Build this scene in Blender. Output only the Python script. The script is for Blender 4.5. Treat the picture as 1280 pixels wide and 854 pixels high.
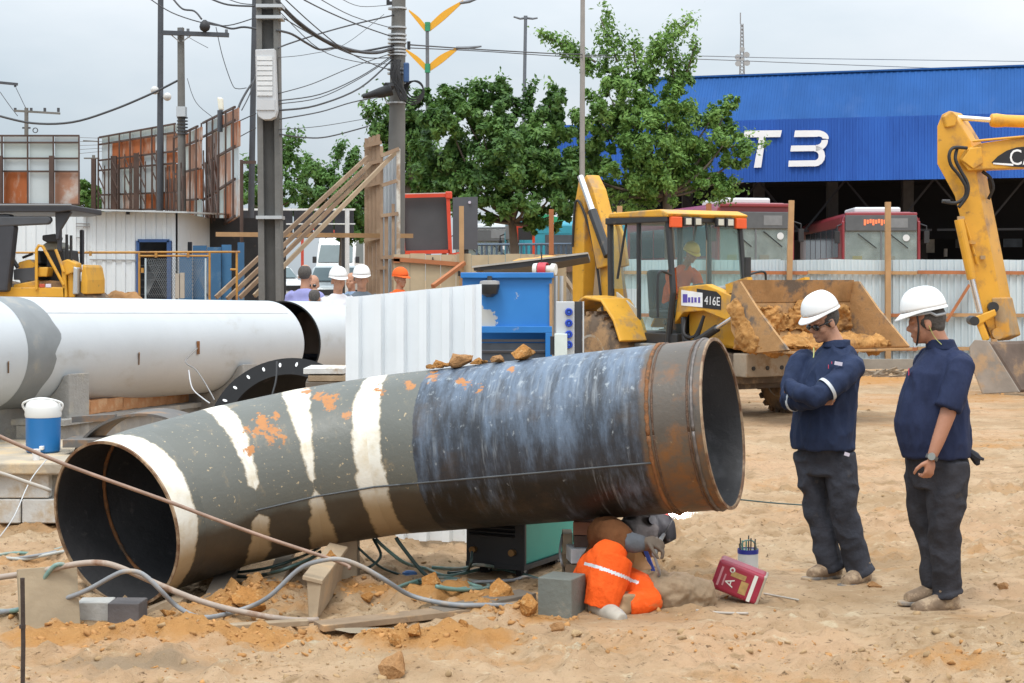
import bpy, bmesh, math, random
import numpy as np
from mathutils import Vector, Matrix, Euler, noise as mnoise
random.seed(7); rng = np.random.default_rng(11)
PI = math.pi
scene = bpy.context.scene
col = scene.collection
for _o in list(bpy.data.objects): bpy.data.objects.remove(_o)

# ------------------------------------------------------------------ camera
F, H, YH, CX = 2100.0, 1.88, 350.0, 640.0      # focal length in pixels of a 1280 wide picture, eye height, horizon row
cam_d = bpy.data.cameras.new('camera'); cam = bpy.data.objects.new('camera', cam_d); col.objects.link(cam)
cam_d.sensor_width = 36.0; cam_d.lens = F / 1280 * 36; cam_d.shift_y = -(427 - YH) / 1280
cam_d.clip_start = 0.1; cam_d.clip_end = 3000
cam.location = (0, 0, H); cam.rotation_euler = (PI / 2, 0, 0)
scene.camera = cam

# ------------------------------------------------------------------ world: bright overcast sky
SUN_EL, SUN_AZ = math.radians(62), math.radians(205)
world = bpy.data.worlds.new('World'); scene.world = world; world.use_nodes = True
nt = world.node_tree; N = nt.nodes; L = nt.links; N.clear()
out = N.new('ShaderNodeOutputWorld'); bg = N.new('ShaderNodeBackground'); bg.inputs['Strength'].default_value = 0.1
sky = N.new('ShaderNodeTexSky'); sky.sky_type = 'NISHITA'; sky.sun_disc = False
sky.sun_elevation = SUN_EL; sky.sun_rotation = SUN_AZ; sky.dust_density = 2.0
tc = N.new('ShaderNodeTexCoord'); sp = N.new('ShaderNodeSeparateXYZ'); L.new(tc.outputs['Generated'], sp.inputs[0])
mp = N.new('ShaderNodeMapping'); mp.inputs['Scale'].default_value = (1.0, 1.0, 2.6); mp.inputs['Location'].default_value = (0.31, 0.0, 0.2)
L.new(tc.outputs['Generated'], mp.inputs[0])
n1 = N.new('ShaderNodeTexNoise'); n1.inputs['Scale'].default_value = 2.6; n1.inputs['Detail'].default_value = 7; n1.inputs['Roughness'].default_value = 0.52
L.new(mp.outputs[0], n1.inputs['Vector'])
gr = N.new('ShaderNodeMath'); gr.operation = 'MULTIPLY_ADD'; gr.inputs[1].default_value = 0.45; L.new(sp.outputs['X'], gr.inputs[0]); L.new(n1.outputs['Fac'], gr.inputs[2])   # cloud cover thins to the right
cr = N.new('ShaderNodeValToRGB'); L.new(gr.outputs[0], cr.inputs[0])
cr.color_ramp.elements[0].position = 0.32; cr.color_ramp.elements[0].color = (5.2, 6.0, 6.65, 1)
cr.color_ramp.elements[1].position = 0.64; cr.color_ramp.elements[1].color = (7.5, 7.85, 8.2, 1)
# overcast luminance law: brighter overhead
mu = N.new('ShaderNodeMath'); mu.operation = 'MULTIPLY_ADD'; mu.use_clamp = False
mx0 = N.new('ShaderNodeMath'); mx0.operation = 'MAXIMUM'; mx0.inputs[1].default_value = 0.0
L.new(sp.outputs['Z'], mx0.inputs[0]); L.new(mx0.outputs[0], mu.inputs[0]); mu.inputs[1].default_value = 2.35; mu.inputs[2].default_value = 0.75
vm = N.new('ShaderNodeVectorMath'); vm.operation = 'SCALE'; L.new(cr.outputs[0], vm.inputs[0]); L.new(mu.outputs[0], vm.inputs['Scale'])
mix = N.new('ShaderNodeMix'); mix.data_type = 'RGBA'; mix.inputs[0].default_value = 0.93
L.new(sky.outputs[0], mix.inputs[6]); L.new(vm.outputs[0], mix.inputs[7])
L.new(mix.outputs[2], bg.inputs['Color']); L.new(bg.outputs[0], out.inputs['Surface'])

sun_d = bpy.data.lights.new('sun', 'SUN'); sun = bpy.data.objects.new('sun', sun_d); col.objects.link(sun)
sun_d.energy = 1.5; sun_d.angle = math.radians(18); sun_d.color = (1.0, 0.96, 0.9)
# light travels down, away from the camera and a little to the right
sun.rotation_euler = (PI / 2 - SUN_EL, 0, math.radians(-25)); sun.location = (0, 0, 60)

scene.view_settings.view_transform = 'Standard'; scene.view_settings.look = 'None'
scene.view_settings.gamma = 1.0; scene.view_settings.exposure = 0.27; scene.view_settings.use_curve_mapping = False
scene.render.engine = 'CYCLES'
scene.cycles.max_bounces = 4; scene.cycles.diffuse_bounces = 3; scene.cycles.glossy_bounces = 2; scene.cycles.transparent_max_bounces = 10

# ------------------------------------------------------------------ helpers
def P(px, py, d):
    """point seen at pixel (px, py) of the photograph at distance d"""
    return Vector(((px - CX) / F * d, d, H - (py - YH) / F * d))
def G(px, py, z=0.0):
    d = F * (H - z) / (py - YH); return Vector(((px - CX) / F * d, d, z))
def sstep(a, b, x):
    t = min(1, max(0, (x - a) / (b - a))); return t * t * (3 - 2 * t)

_m = {}
def lin(c):
    return tuple((v / 12.92 if v <= .04045 else ((v + .055) / 1.055) ** 2.4) for v in c)
def M(name, c=(.5, .5, .5), rough=.6, metal=0.0, var=.15, vs=4.0, bump=0.0, bs=30.0, dirt=None, dirt2=None, spec=.5, coat=0.0, emit=None, stretch=None):
    """procedural principled material; dirt = (colour, threshold 0..1, scale)"""
    if name in _m: return _m[name]
    m = bpy.data.materials.new(name); m.use_nodes = True; t = m.node_tree; n = t.nodes; l = t.links
    b = n['Principled BSDF']; b.inputs['Roughness'].default_value = rough; b.inputs['Metallic'].default_value = metal
    b.inputs['Specular IOR Level'].default_value = spec; b.inputs['Coat Weight'].default_value = coat
    co = n.new('ShaderNodeTexCoord'); src = co.outputs['Object']
    if stretch:
        mp = n.new('ShaderNodeMapping'); mp.inputs['Scale'].default_value = stretch; l.new(src, mp.inputs[0]); src = mp.outputs[0]
    def noise(s, det=6, ro=.55):
        q = n.new('ShaderNodeTexNoise'); q.inputs['Scale'].default_value = s; q.inputs['Detail'].default_value = det; q.inputs['Roughness'].default_value = ro
        l.new(src, q.inputs['Vector']); return q.outputs['Fac']
    def mixc(f, a, bcol):
        q = n.new('ShaderNodeMix'); q.data_type = 'RGBA'; l.new(f, q.inputs[0])
        for k, v in ((6, a), (7, bcol)):
            if isinstance(v, tuple): q.inputs[k].default_value = (*v[:3], 1)
            else: l.new(v, q.inputs[k])
        return q.outputs[2]
    nf = noise(vs)
    cur = mixc(nf, tuple(max(0, v * (1 - 2 * var)) for v in c), tuple(v * (1 + 2 * var) for v in c))
    for dd in (dirt, dirt2):
        if dd:
            f = noise(dd[2], 8, .65); r = n.new('ShaderNodeMapRange'); r.inputs[1].default_value = dd[1] - .05; r.inputs[2].default_value = dd[1] + .08
            l.new(f, r.inputs[0]); cur = mixc(r.outputs[0], cur, dd[0])
    l.new(cur, b.inputs['Base Color'])
    if bump:
        bp = n.new('ShaderNodeBump'); bp.inputs['Strength'].default_value = bump; bp.inputs['Distance'].default_value = .02
        l.new(noise(bs, 8, .6), bp.inputs['Height']); l.new(bp.outputs[0], b.inputs['Normal'])
    if emit: b.inputs['Emission Color'].default_value = (*emit[0], 1); b.inputs['Emission Strength'].default_value = emit[1]
    _m[name] = m; return m
def glass(name, tint=(.75, .82, .82), alpha=.35, rough=.05):
    """window pane: part clear, part reflecting"""
    if name in _m: return _m[name]
    m = bpy.data.materials.new(name); m.use_nodes = True; t = m.node_tree; n = t.nodes; l = t.links; n.clear()
    o = n.new('ShaderNodeOutputMaterial'); tr = n.new('ShaderNodeBsdfTransparent'); tr.inputs[0].default_value = (*tint, 1)
    pr = n.new('ShaderNodeBsdfPrincipled'); pr.inputs['Base Color'].default_value = (tint[0] * .45, tint[1] * .5, tint[2] * .5, 1); pr.inputs['Roughness'].default_value = rough
    mx = n.new('ShaderNodeMixShader'); mx.inputs[0].default_value = alpha
    l.new(tr.outputs[0], mx.inputs[1]); l.new(pr.outputs[0], mx.inputs[2]); l.new(mx.outputs[0], o.inputs[0])
    _m[name] = m; return m

def tag(o, label=None, cat=None, group=None, kind=None):
    if label: o['label'] = label
    if cat: o['category'] = cat
    if group: o['group'] = group
    if kind: o['kind'] = kind
    return o
def thing(name, label, cat, loc=(0, 0, 0), rz=0.0, group=None):
    o = bpy.data.objects.new(name, None); col.objects.link(o); o.empty_display_size = .1
    o.location = loc; o.rotation_euler = (0, 0, rz); return tag(o, label, cat, group)
def chain(o):
    m = Matrix.Identity(4)
    while o is not None: m = o.matrix_basis @ m; o = o.parent
    return m
def link(name, me, mat, parent=None, loc=None, rot=None, scale=None):
    o = bpy.data.objects.new(name, me); col.objects.link(o)
    if mat is not None and not me.materials: me.materials.append(mat)
    if parent is not None: o.parent = parent
    if loc is not None: o.location = loc
    if rot is not None: o.rotation_euler = rot
    if scale is not None: o.scale = scale
    return o
def copy_tree(o, parent=None):
    c = o.copy(); col.objects.link(c); c.parent = parent
    for ch in list(o.children): copy_tree(ch, c)
    return c
def frame_of(d, up=(0, 0, 1)):
    d = Vector(d).normalized(); up = Vector(up)
    if abs(d.dot(up)) > .98: up = Vector((0, 1, 0))
    u = d.cross(up).normalized(); v = u.cross(d).normalized(); return u, v

class MB:
    def __init__(s): s.v = []; s.f = []
    def add(s, vs, fs):
        b = len(s.v); s.v += [Vector(p) for p in vs]; s.f += [tuple(i + b for i in f) for f in fs]; return s
    def box(s, c, size, rz=0.0, rx=0.0, ry=0.0):
        R = Euler((rx, ry, rz)).to_matrix(); c = Vector(c); h = [q / 2 for q in size]
        vs = [c + R @ Vector((sx * h[0], sy * h[1], sz * h[2])) for sx in (-1, 1) for sy in (-1, 1) for sz in (-1, 1)]
        return s.add(vs, [(0, 1, 3, 2), (4, 6, 7, 5), (0, 4, 5, 1), (2, 3, 7, 6), (0, 2, 6, 4), (1, 5, 7, 3)])
    def bar(s, a, b, w, h=None, up=(0, 0, 1)):
        """rectangular beam from a to b"""
        a, b = Vector(a), Vector(b); h = h or w; u, v = frame_of(b - a, up)
        vs = [p + u * (sx * w / 2) + v * (sz * h / 2) for p in (a, b) for sx, sz in ((-1, -1), (1, -1), (1, 1), (-1, 1))]
        return s.add(vs, [(0, 1, 2, 3), (7, 6, 5, 4)] + [(i, i + 4, (i + 1) % 4 + 4, (i + 1) % 4) for i in range(4)])
    def tube(s, pts, r, n=8, cap=True):
        pts = [Vector(p) for p in pts]; k = len(pts); rs = r if isinstance(r, (list, tuple)) else [r] * k
        vs = []; fs = []; u = None
        for i, p in enumerate(pts):
            t = (pts[min(i + 1, k - 1)] - pts[max(i - 1, 0)]).normalized()
            if u is None: u, v = frame_of(t)
            else:
                u = (u - t * u.dot(t)).normalized(); v = u.cross(t)
            for j in range(n):
                a = 2 * PI * j / n; vs.append(p + (u * math.cos(a) + v * math.sin(a)) * rs[i])
        for i in range(k - 1):
            for j in range(n): fs.append((i * n + j, i * n + (j + 1) % n, (i + 1) * n + (j + 1) % n, (i + 1) * n + j))
        if cap: fs += [tuple(range(n))[::-1], tuple((k - 1) * n + j for j in range(n))]
        return s.add(vs, fs)
    def cyl(s, a, b, r, n=16, r2=None, cap=True): return s.tube([a, b], [r, r if r2 is None else r2], n, cap)
    def lathe(s, c, axis, prof, n=24, closed=False):
        """prof: list of (distance along axis, radius)"""
        c = Vector(c); ax = Vector(axis).normalized(); u, v = frame_of(ax); vs = []; fs = []; k = len(prof)
        for (z, r) in prof:
            for j in range(n):
                a = 2 * PI * j / n; vs.append(c + ax * z + (u * math.cos(a) + v * math.sin(a)) * r)
        for i in range(k - 1 if not closed else k):
            i2 = (i + 1) % k
            for j in range(n): fs.append((i * n + j, i * n + (j + 1) % n, i2 * n + (j + 1) % n, i2 * n + j))
        if not closed: fs += [tuple(range(n))[::-1], tuple((k - 1) * n + j for j in range(n))]
        return s.add(vs, fs)
    def prism(s, poly, vec):
        """polygon of 3-D points extruded by vec"""
        a = [Vector(p) for p in poly]; vec = Vector(vec); n = len(a)
        nrm = Vector((0, 0, 0))
        for i in range(n): nrm += a[i].cross(a[(i + 1) % n])
        if nrm.dot(vec) > 0: a = a[::-1]
        return s.add(a + [p + vec for p in a], [tuple(range(n)), tuple(range(2 * n - 1, n - 1, -1))] + [(i, i + n, (i + 1) % n + n, (i + 1) % n) for i in range(n)])
    def ell(s, c, r, n=12, m=8, rot=None):
        c = Vector(c); r = Vector(r) if not isinstance(r, (int, float)) else Vector((r, r, r)); R = rot.to_matrix() if rot else Matrix.Identity(3)
        vs = [c + R @ Vector((0, 0, -r.z))]
        for i in range(1, m):
            t = -PI / 2 + PI * i / m
            for j in range(n):
                a = 2 * PI * j / n; vs.append(c + R @ Vector((r.x * math.cos(t) * math.cos(a), r.y * math.cos(t) * math.sin(a), r.z * math.sin(t))))
        vs.append(c + R @ Vector((0, 0, r.z))); top = len(vs) - 1
        fs = [(0, 1 + (j + 1) % n, 1 + j) for j in range(n)]
        for i in range(m - 2):
            for j in range(n): fs.append((1 + i * n + j, 1 + i * n + (j + 1) % n, 1 + (i + 1) * n + (j + 1) % n, 1 + (i + 1) * n + j))
        fs += [(1 + (m - 2) * n + j, 1 + (m - 2) * n + (j + 1) % n, top) for j in range(n)]
        return s.add(vs, fs)
    def loft(s, rings):
        """rings: list of (centre, u, v, ru, rv, [power]) closed with caps"""
        n = 20; vs = []; fs = []; k = len(rings)
        for rg in rings:
            c, u, v, ru, rv = rg[:5]; p = rg[5] if len(rg) > 5 else 2.0
            for j in range(n):
                a = 2 * PI * j / n; ca, sa = math.cos(a), math.sin(a)
                vs.append(Vector(c) + Vector(u) * (ru * math.copysign(abs(ca) ** (2 / p), ca)) + Vector(v) * (rv * math.copysign(abs(sa) ** (2 / p), sa)))
        for i in range(k - 1):
            for j in range(n): fs.append((i * n + j, i * n + (j + 1) % n, (i + 1) * n + (j + 1) % n, (i + 1) * n + j))
        fs += [tuple(range(n))[::-1], tuple((k - 1) * n + j for j in range(n))]
        return s.add(vs, fs)
    def mesh(s, name, parent=None, world=False):
        vs = s.v
        if world and parent is not None:
            inv = chain(parent).inverted(); vs = [inv @ p for p in vs]
        me = bpy.data.meshes.new(name); me.from_pydata([tuple(p) for p in vs], [], s.f); me.update(); return me
    def build(s, name, mat, parent=None, world=False, bevel=0.0, smooth=False, seg=2, fix=True):
        me = s.mesh(name, parent, world)
        if fix:
            bm = bmesh.new(); bm.from_mesh(me); bmesh.ops.recalc_face_normals(bm, faces=bm.faces); bm.to_mesh(me); bm.free()
        o = link(name, me, mat, parent)
        if smooth:
            me.polygons.foreach_set('use_smooth', [True] * len(me.polygons))
            if smooth != 'all': me.set_sharp_from_angle(angle=math.radians(40))
        if bevel:
            b = o.modifiers.new('bevel', 'BEVEL'); b.width = bevel; b.segments = seg; b.limit_method = 'ANGLE'; b.angle_limit = math.radians(35)
        return o
def part(name, mat, parent, fn, **k):
    m = MB(); fn(m); return m.build(name, mat, parent, **k)
def evaluated(o):
    """bake the modifiers of o into its mesh"""
    dg = bpy.context.evaluated_depsgraph_get(); me = bpy.data.meshes.new_from_object(o.evaluated_get(dg)); old = o.data
    o.modifiers.clear(); o.data = me; bpy.data.meshes.remove(old); return o
def remesh(o, voxel=.012, smooth=6, fac=.5, wrinkle=0.0, ws=8.0, stretch=(1, 1, 1), earth=False):
    r = o.modifiers.new('r', 'REMESH'); r.mode = 'VOXEL'; r.voxel_size = voxel; r.use_smooth_shade = True
    if smooth:
        q = o.modifiers.new('s', 'SMOOTH'); q.factor = fac; q.iterations = smooth
    evaluated(o); me = o.data
    if wrinkle:
        n = len(me.vertices); co = np.empty(n * 3, 'f'); me.vertices.foreach_get('co', co); co = co.reshape(-1, 3)
        no = np.empty(n * 3, 'f'); me.vertex_normals.foreach_get('vector', no); no = no.reshape(-1, 3)
        h = fold(co * np.array(stretch, 'f') * ws) if not earth else 2.4 * (fbm(co * ws, 5, .62) - .5)
        co += no * (h * wrinkle)[:, None]; me.vertices.foreach_set('co', co.ravel()); me.update()
    me.polygons.foreach_set('use_smooth', [True] * len(me.polygons)); return o
# numpy value noise ------------------------------------------------
_tab = rng.random((64, 64, 64)).astype('f')
def vnoise(p):
    p = np.asarray(p, 'f'); i = np.floor(p).astype(int); f = p - i; f = f * f * (3 - 2 * f); r = 0
    for dx in (0, 1):
        for dy in (0, 1):
            for dz in (0, 1):
                w = (f[:, 0] if dx else 1 - f[:, 0]) * (f[:, 1] if dy else 1 - f[:, 1]) * (f[:, 2] if dz else 1 - f[:, 2])
                r = r + w * _tab[(i[:, 0] + dx) & 63, (i[:, 1] + dy) & 63, (i[:, 2] + dz) & 63]
    return r
def fbm(p, o=4, g=.5):
    p = np.asarray(p, 'f'); s = 0; a = 1; t = 0
    for k in range(o): s = s + a * vnoise(p * (2.03 ** k) + 7.7 * k); t += a; a *= g
    return s / t
def fold(p):
    """cloth folds: ridged noise"""
    return 1 - 2 * np.abs(2 * fbm(p, 2) - 1) - .3
def text_mesh(s, name, size=1.0, shear=0.0, depth=0.0):
    c = bpy.data.curves.new(name, 'FONT'); c.body = s; c.size = size; c.align_x = 'CENTER'; c.align_y = 'CENTER'; c.shear = shear; c.extrude = depth; c.resolution_u = 3
    o = bpy.data.objects.new(name, c); col.objects.link(o); dg = bpy.context.evaluated_depsgraph_get()
    me = bpy.data.meshes.new_from_object(o.evaluated_get(dg)); bpy.data.objects.remove(o); bpy.data.curves.remove(c); me.name = name; return me
def basis(o, xaxis, yaxis, loc):
    x = Vector(xaxis).normalized(); y = Vector(yaxis); y = (y - x * y.dot(x)).normalized(); z = x.cross(y)
    m = Matrix((x, y, z)).transposed().to_4x4(); m.translation = Vector(loc); o.matrix_basis = m; return o
def sag(a, b, drop, n=14):
    a, b = Vector(a), Vector(b); return [a.lerp(b, i / n) - Vector((0, 0, drop * 4 * (i / n) * (1 - i / n))) for i in range(n + 1)]
def smooth_path(pts, k=6):
    """Catmull-Rom through the points"""
    pts = [Vector(p) for p in pts]; q = [pts[0]] + pts + [pts[-1]]; r = []
    for i in range(1, len(q) - 2):
        for j in range(k):
            t = j / k; a, b, c, d = q[i - 1], q[i], q[i + 1], q[i + 2]
            r.append(.5 * ((2 * b) + (c - a) * t + (2 * a - 5 * b + 4 * c - d) * t * t + (3 * b - a - 3 * c + d) * t ** 3))
    r.append(pts[-1]); return r
def terrain(x, y):
    left = sstep(1.5, -1.0, x)
    z = left * .22 * sstep(18.5, 20.5, y) + sstep(37.5, 45, y) * .95 * (1 - .75 * left) + left * .9 * sstep(45, 85, y)
    return z
# ================================================================== ground
def soil_material():
    m = bpy.data.materials.new('soil'); m.use_nodes = True; t = m.node_tree; n = t.nodes; l = t.links; b = n['Principled BSDF']
    b.inputs['Roughness'].default_value = .9; b.inputs['Specular IOR Level'].default_value = .2
    co = n.new('ShaderNodeTexCoord')
    def noise(s, det=8, ro=.6, st=None):
        q = n.new('ShaderNodeTexNoise'); q.inputs['Scale'].default_value = s; q.inputs['Detail'].default_value = det; q.inputs['Roughness'].default_value = ro
        src = co.outputs['Object']
        if st:
            mp = n.new('ShaderNodeMapping'); mp.inputs['Scale'].default_value = st; l.new(src, mp.inputs[0]); src = mp.outputs[0]
        l.new(src, q.inputs['Vector']); return q.outputs['Fac']
    def ramp(f, a, bb):
        r = n.new('ShaderNodeMapRange'); r.interpolation_type = 'SMOOTHSTEP'; r.inputs[1].default_value = a; r.inputs[2].default_value = bb; l.new(f, r.inputs[0]); return r.outputs[0]
    def mixc(f, a, c):
        q = n.new('ShaderNodeMix'); q.data_type = 'RGBA'; l.new(f, q.inputs[0])
        for k, v in ((6, a), (7, c)):
            if isinstance(v, tuple): q.inputs[k].default_value = (*v, 1)
            else: l.new(v, q.inputs[k])
        return q.outputs[2]
    def addm(a, c, op='ADD'):
        q = n.new('ShaderNodeMath'); q.operation = op
        for k, v in ((0, a), (1, c)):
            if isinstance(v, (int, float)): q.inputs[k].default_value = v
            else: l.new(v, q.inputs[k])
        return q.outputs[0]
    c = mixc(ramp(noise(1.3), .38, .62), (.40, .268, .152), (.51, .368, .232))
    c = mixc(ramp(noise(.33, 6, .6), .42, .62), c, (.52, .335, .198)); c = mixc(ramp(noise(2.1, 9, .72, (.45, 1, 1)), .52, .66), c, (.33, .215, .115))
    c = mixc(ramp(noise(.75, 9, .7, (.6, 1, 1)), .5, .68), c, (.47, .255, .105))
    c = mixc(ramp(noise(7, 8, .72, (.6, 1, 1)), .54, .70), c, (.30, .195, .10))
    c = mixc(ramp(noise(30, 6, .7, (.7, 1, 1)), .575, .68), c, (.15, .092, .05))
    c = mixc(ramp(noise(9, 8, .72, (.5, 1, 1)), .56, .70), c, (.57, .46, .31))
    at = n.new('ShaderNodeAttribute'); at.attribute_name = 'orange'
    c = mixc(ramp(addm(at.outputs['Fac'], addm(noise(9), -.5)), .15, .8), c, mixc(noise(14), (.40, .185, .055), (.50, .27, .10)))
    at2 = n.new('ShaderNodeAttribute'); at2.attribute_name = 'wet'
    c = mixc(ramp(addm(at2.outputs['Fac'], addm(noise(5), -.5)), .3, 1.0), c, (.30, .215, .135))
    l.new(c, b.inputs['Base Color'])
    h = addm(addm(noise(9, 10, .7), noise(42, 8, .65)), noise(150, 4, .6)); bp = n.new('ShaderNodeBump'); bp.inputs['Strength'].default_value = .7; bp.inputs['Distance'].default_value = .025
    l.new(h, bp.inputs['Height']); l.new(bp.outputs[0], b.inputs['Normal']); return m
SOIL = soil_material()
def geo(a, b, st, g=1.18):
    r = []; x = a; 
    while abs(x - a) < abs(b - a): r.append(x); x += math.copysign(st, b - a); st *= g
    r.append(b); return r
gx = geo(-6, -320, .05)[::-1][:-1] + list(np.arange(-6, 6, .03)) + geo(6, 320, .05)
gy = geo(7.2, 1.5, .04)[::-1][:-1] + list(np.arange(7.2, 14.5, .027)) + geo(14.5, 900, .035, 1.012)[:0] + list(np.arange(14.5, 40, .16)) + geo(40, 1200, .4)
gx = np.array(gx, 'f'); gy = np.array(gy, 'f')
X, Y = np.meshgrid(gx, gy); X = X.ravel(); Y = Y.ravel()
def np_terrain(x, y):
    s = lambda a, b, v: (lambda t: t * t * (3 - 2 * t))(np.clip((v - a) / (b - a), 0, 1))
    left = s(1.5, -1.0, x)
    return left * .22 * s(18.5, 20.5, y) + s(37.5, 45, y) * .95 * (1 - .75 * left) + left * .9 * s(45, 85, y)
Z = np_terrain(X, Y)
near = np.clip((26 - Y) / 12, .25, 1) * np.clip((60 - Y) / 20, 0, 1)
p3 = np.stack([X, Y, X * 0], 1)
lump = fbm(p3 * 3.1 + 3, 4, .55); mid = fbm(p3 * np.array([.55, 1.3, 1], 'f') + 9, 3); fine = fbm(p3 * 13, 3, .6)
rid = 1 - np.abs(2 * fbm(p3 * 1.7 + 21, 3) - 1)
clump = fbm(p3 * np.array([6.5, 8.5, 1], 'f') + 31, 3, .6); crumb = fbm(p3 * 19 + 5, 2, .6)
Z += near * ((mid - .5) * .07 + (np.clip(lump, .5, 1) - .54) * .10 + (np.clip(clump, .5, 1) - .54) * .22 + (fine - .5) * .04 + (np.clip(crumb, .45, 1) - .52) * .055 + (rid - .8) * .02)
orange = np.zeros_like(X); wet = np.zeros_like(X)
MOUNDS = []   # (centre, radius, height, orangeness)
def mound(px, py, r, h, o=1.0): 
    g = G(px, py); MOUNDS.append((g.x, g.y, r, h, o))
for a in ((310, 752, .20, .14), (270, 765, .3, .06), (345, 740, .2, .12), (452, 742, .24, .05), (530, 745, .26, .05), (560, 748, .3, .035),
          (610, 752, .16, .1), (645, 760, .2, .10), (665, 774, .14, .08), (590, 765, .2, .05), (330, 800, .3, .04), (240, 800, .3, .05), (480, 798, .2, .06),
          (530, 802, .25, .05), (600, 805, .3, .035), (60, 800, .4, .06), (150, 790, .35, .05), (845, 755, .26, .05, .2), (830, 745, .2, .04, .2), (700, 770, .3, .05, .5),
          (960, 470, .8, .12), (975, 478, 1.4, .10), (1230, 500, 1.5, .06, .6), (1100, 478, 2.2, .07, .8), (1190, 840, .4, .03, .6), (880, 800, .4, .03, .3), (100, 840, .5, .03, .4)):
    mound(*a)
for (mx_, my_, r, h, o) in MOUNDS:
    d2 = ((X - mx_) ** 2 + (Y - my_) ** 2) / (r * r); k = np.exp(-d2 * 1.6); Z += h * k * (.3 + .7 * lump + .6 * clump); orange += o * k * .95
for (px, py, r) in ((140, 835, .55), (480, 792, .45), (95, 850, .4), (200, 833, .5), (330, 770, .6), (470, 725, .6), (610, 740, .5)):
    g = G(px, py); d2 = ((X - g.x) ** 2 / (r * r) + (Y - g.y) ** 2 / (r * r * .09)); k = np.exp(-d2); wet += .55 * k
# shallow puddle basin and the dip the pipe end sits in
pg = G(462, 793); Z -= .075 * np.exp(-(((X - pg.x) / .17) ** 2 + ((Y - pg.y) / .10) ** 2) ** 2)
Z -= .06 * np.exp(-(((X + 2.0) / .6) ** 2 + ((Y - 9.9) / .45) ** 2))
# faint wheel ruts running across the yard
for (y0, sl) in ((12.2, .04), (12.75, .05), (14.6, -.05), (15.3, -.04), (9.0, .10), (17.5, .02), (18.4, .03)):
    yy = Y - (y0 + sl * X + .25 * np.sin(X * .6 + y0)); Z -= .035 * np.exp(-(yy / .11) ** 2) * (X > -1.2); Z += .02 * np.exp(-((yy - .2) / .08) ** 2) * (X > -1.2)
for (px, py, r) in ((1048, 726, .42), (1165, 762, .45), (765, 772, .4), (703, 766, .25), (935, 713, .15), (928, 756, .2), (135, 775, .3), (622, 712, .4), (716, 728, .2)):
    g = G(px, py); k = np.clip(1.35 * np.exp(-((X - g.x) ** 2 + (Y - g.y) ** 2) / (r * r)), 0, 1); Z = Z * (1 - k) + (-.012 + .25 * (clump - .5) * .1) * k
# cleated wheel tracks pressed across the open ground
for (x0, y0, x1, y1) in ((.9, 14.2, 7.5, 12.3), (1.2, 15.9, 8.0, 13.9), (-.6, 8.35, 3.4, 8.75), (2.2, 20, 9, 17.2), (2.6, 22, 9.5, 19.0)):
    L_ = math.hypot(x1 - x0, y1 - y0); ux, uy = (x1 - x0) / L_, (y1 - y0) / L_; al = (X - x0) * ux + (Y - y0) * uy; ac = -(X - x0) * uy + (Y - y0) * ux + .12 * np.sin(al * 1.1 + x0)
    on = np.clip(1 - (np.abs(ac) / .19) ** 6, 0, 1) * (al > 0) * (al < L_) * np.clip(fbm(p3 * 1.1 + x0, 2) * 3 - 1.0, 0, 1); Z += on * (-.022 + .026 * (np.sin((al + np.abs(ac) * .8) * 2 * PI / .17) > .1)); wet += on * .22
def gz_at(x, y):
    """height of the ground sheet"""
    i = int(np.clip(np.searchsorted(gx, x) - 1, 0, len(gx) - 2)); j = int(np.clip(np.searchsorted(gy, y) - 1, 0, len(gy) - 2)); W = len(gx)
    u = (x - gx[i]) / (gx[i + 1] - gx[i]); v = (y - gy[j]) / (gy[j + 1] - gy[j])
    z = lambda a, b: float(Z[b * W + a]); return (z(i, j) * (1 - u) + z(i + 1, j) * u) * (1 - v) + (z(i, j + 1) * (1 - u) + z(i + 1, j + 1) * u) * v
W_, H_ = len(gx), len(gy)
i0 = (np.arange(H_ - 1)[:, None] * W_ + np.arange(W_ - 1)[None]).ravel()
faces = np.stack([i0, i0 + 1, i0 + 1 + W_, i0 + W_], 1)
def np_mesh(name, co, fc):
    me = bpy.data.meshes.new(name); k = fc.shape[1]
    me.vertices.add(len(co)); me.vertices.foreach_set('co', np.ascontiguousarray(co, 'f').ravel())
    me.loops.add(fc.size); me.loops.foreach_set('vertex_index', np.ascontiguousarray(fc, 'i').ravel())
    me.polygons.add(len(fc)); me.polygons.foreach_set('loop_start', np.arange(0, fc.size, k, dtype='i')); me.polygons.foreach_set('loop_total', np.full(len(fc), k, 'i'))
    me.update(calc_edges=True); return me
me = np_mesh('ground', np.stack([X, Y, Z], 1), faces)
for nm, a in (('orange', orange), ('wet', wet)):
    at = me.attributes.new(nm, 'FLOAT', 'POINT'); at.data.foreach_set('value', a.astype('f'))
me.polygons.foreach_set('use_smooth', [True] * len(me.polygons))
tag(link('ground', me, SOIL), kind='structure')
# puddle of muddy water
pm = MB(); ring = [(pg.x + .17 * math.cos(a) * (1 + .22 * math.sin(3 * a)), pg.y + .09 * math.sin(a) * (1 + .2 * math.cos(2 * a)), gz_at(pg.x, pg.y) + .03) for a in np.linspace(0, 2 * PI, 28, endpoint=False)]
pm.add(ring, [tuple(range(28))]); tag(pm.build('puddle', M('muddy_water', (.40, .33, .24), .06, var=.05, spec=.6)), kind='structure')

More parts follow.
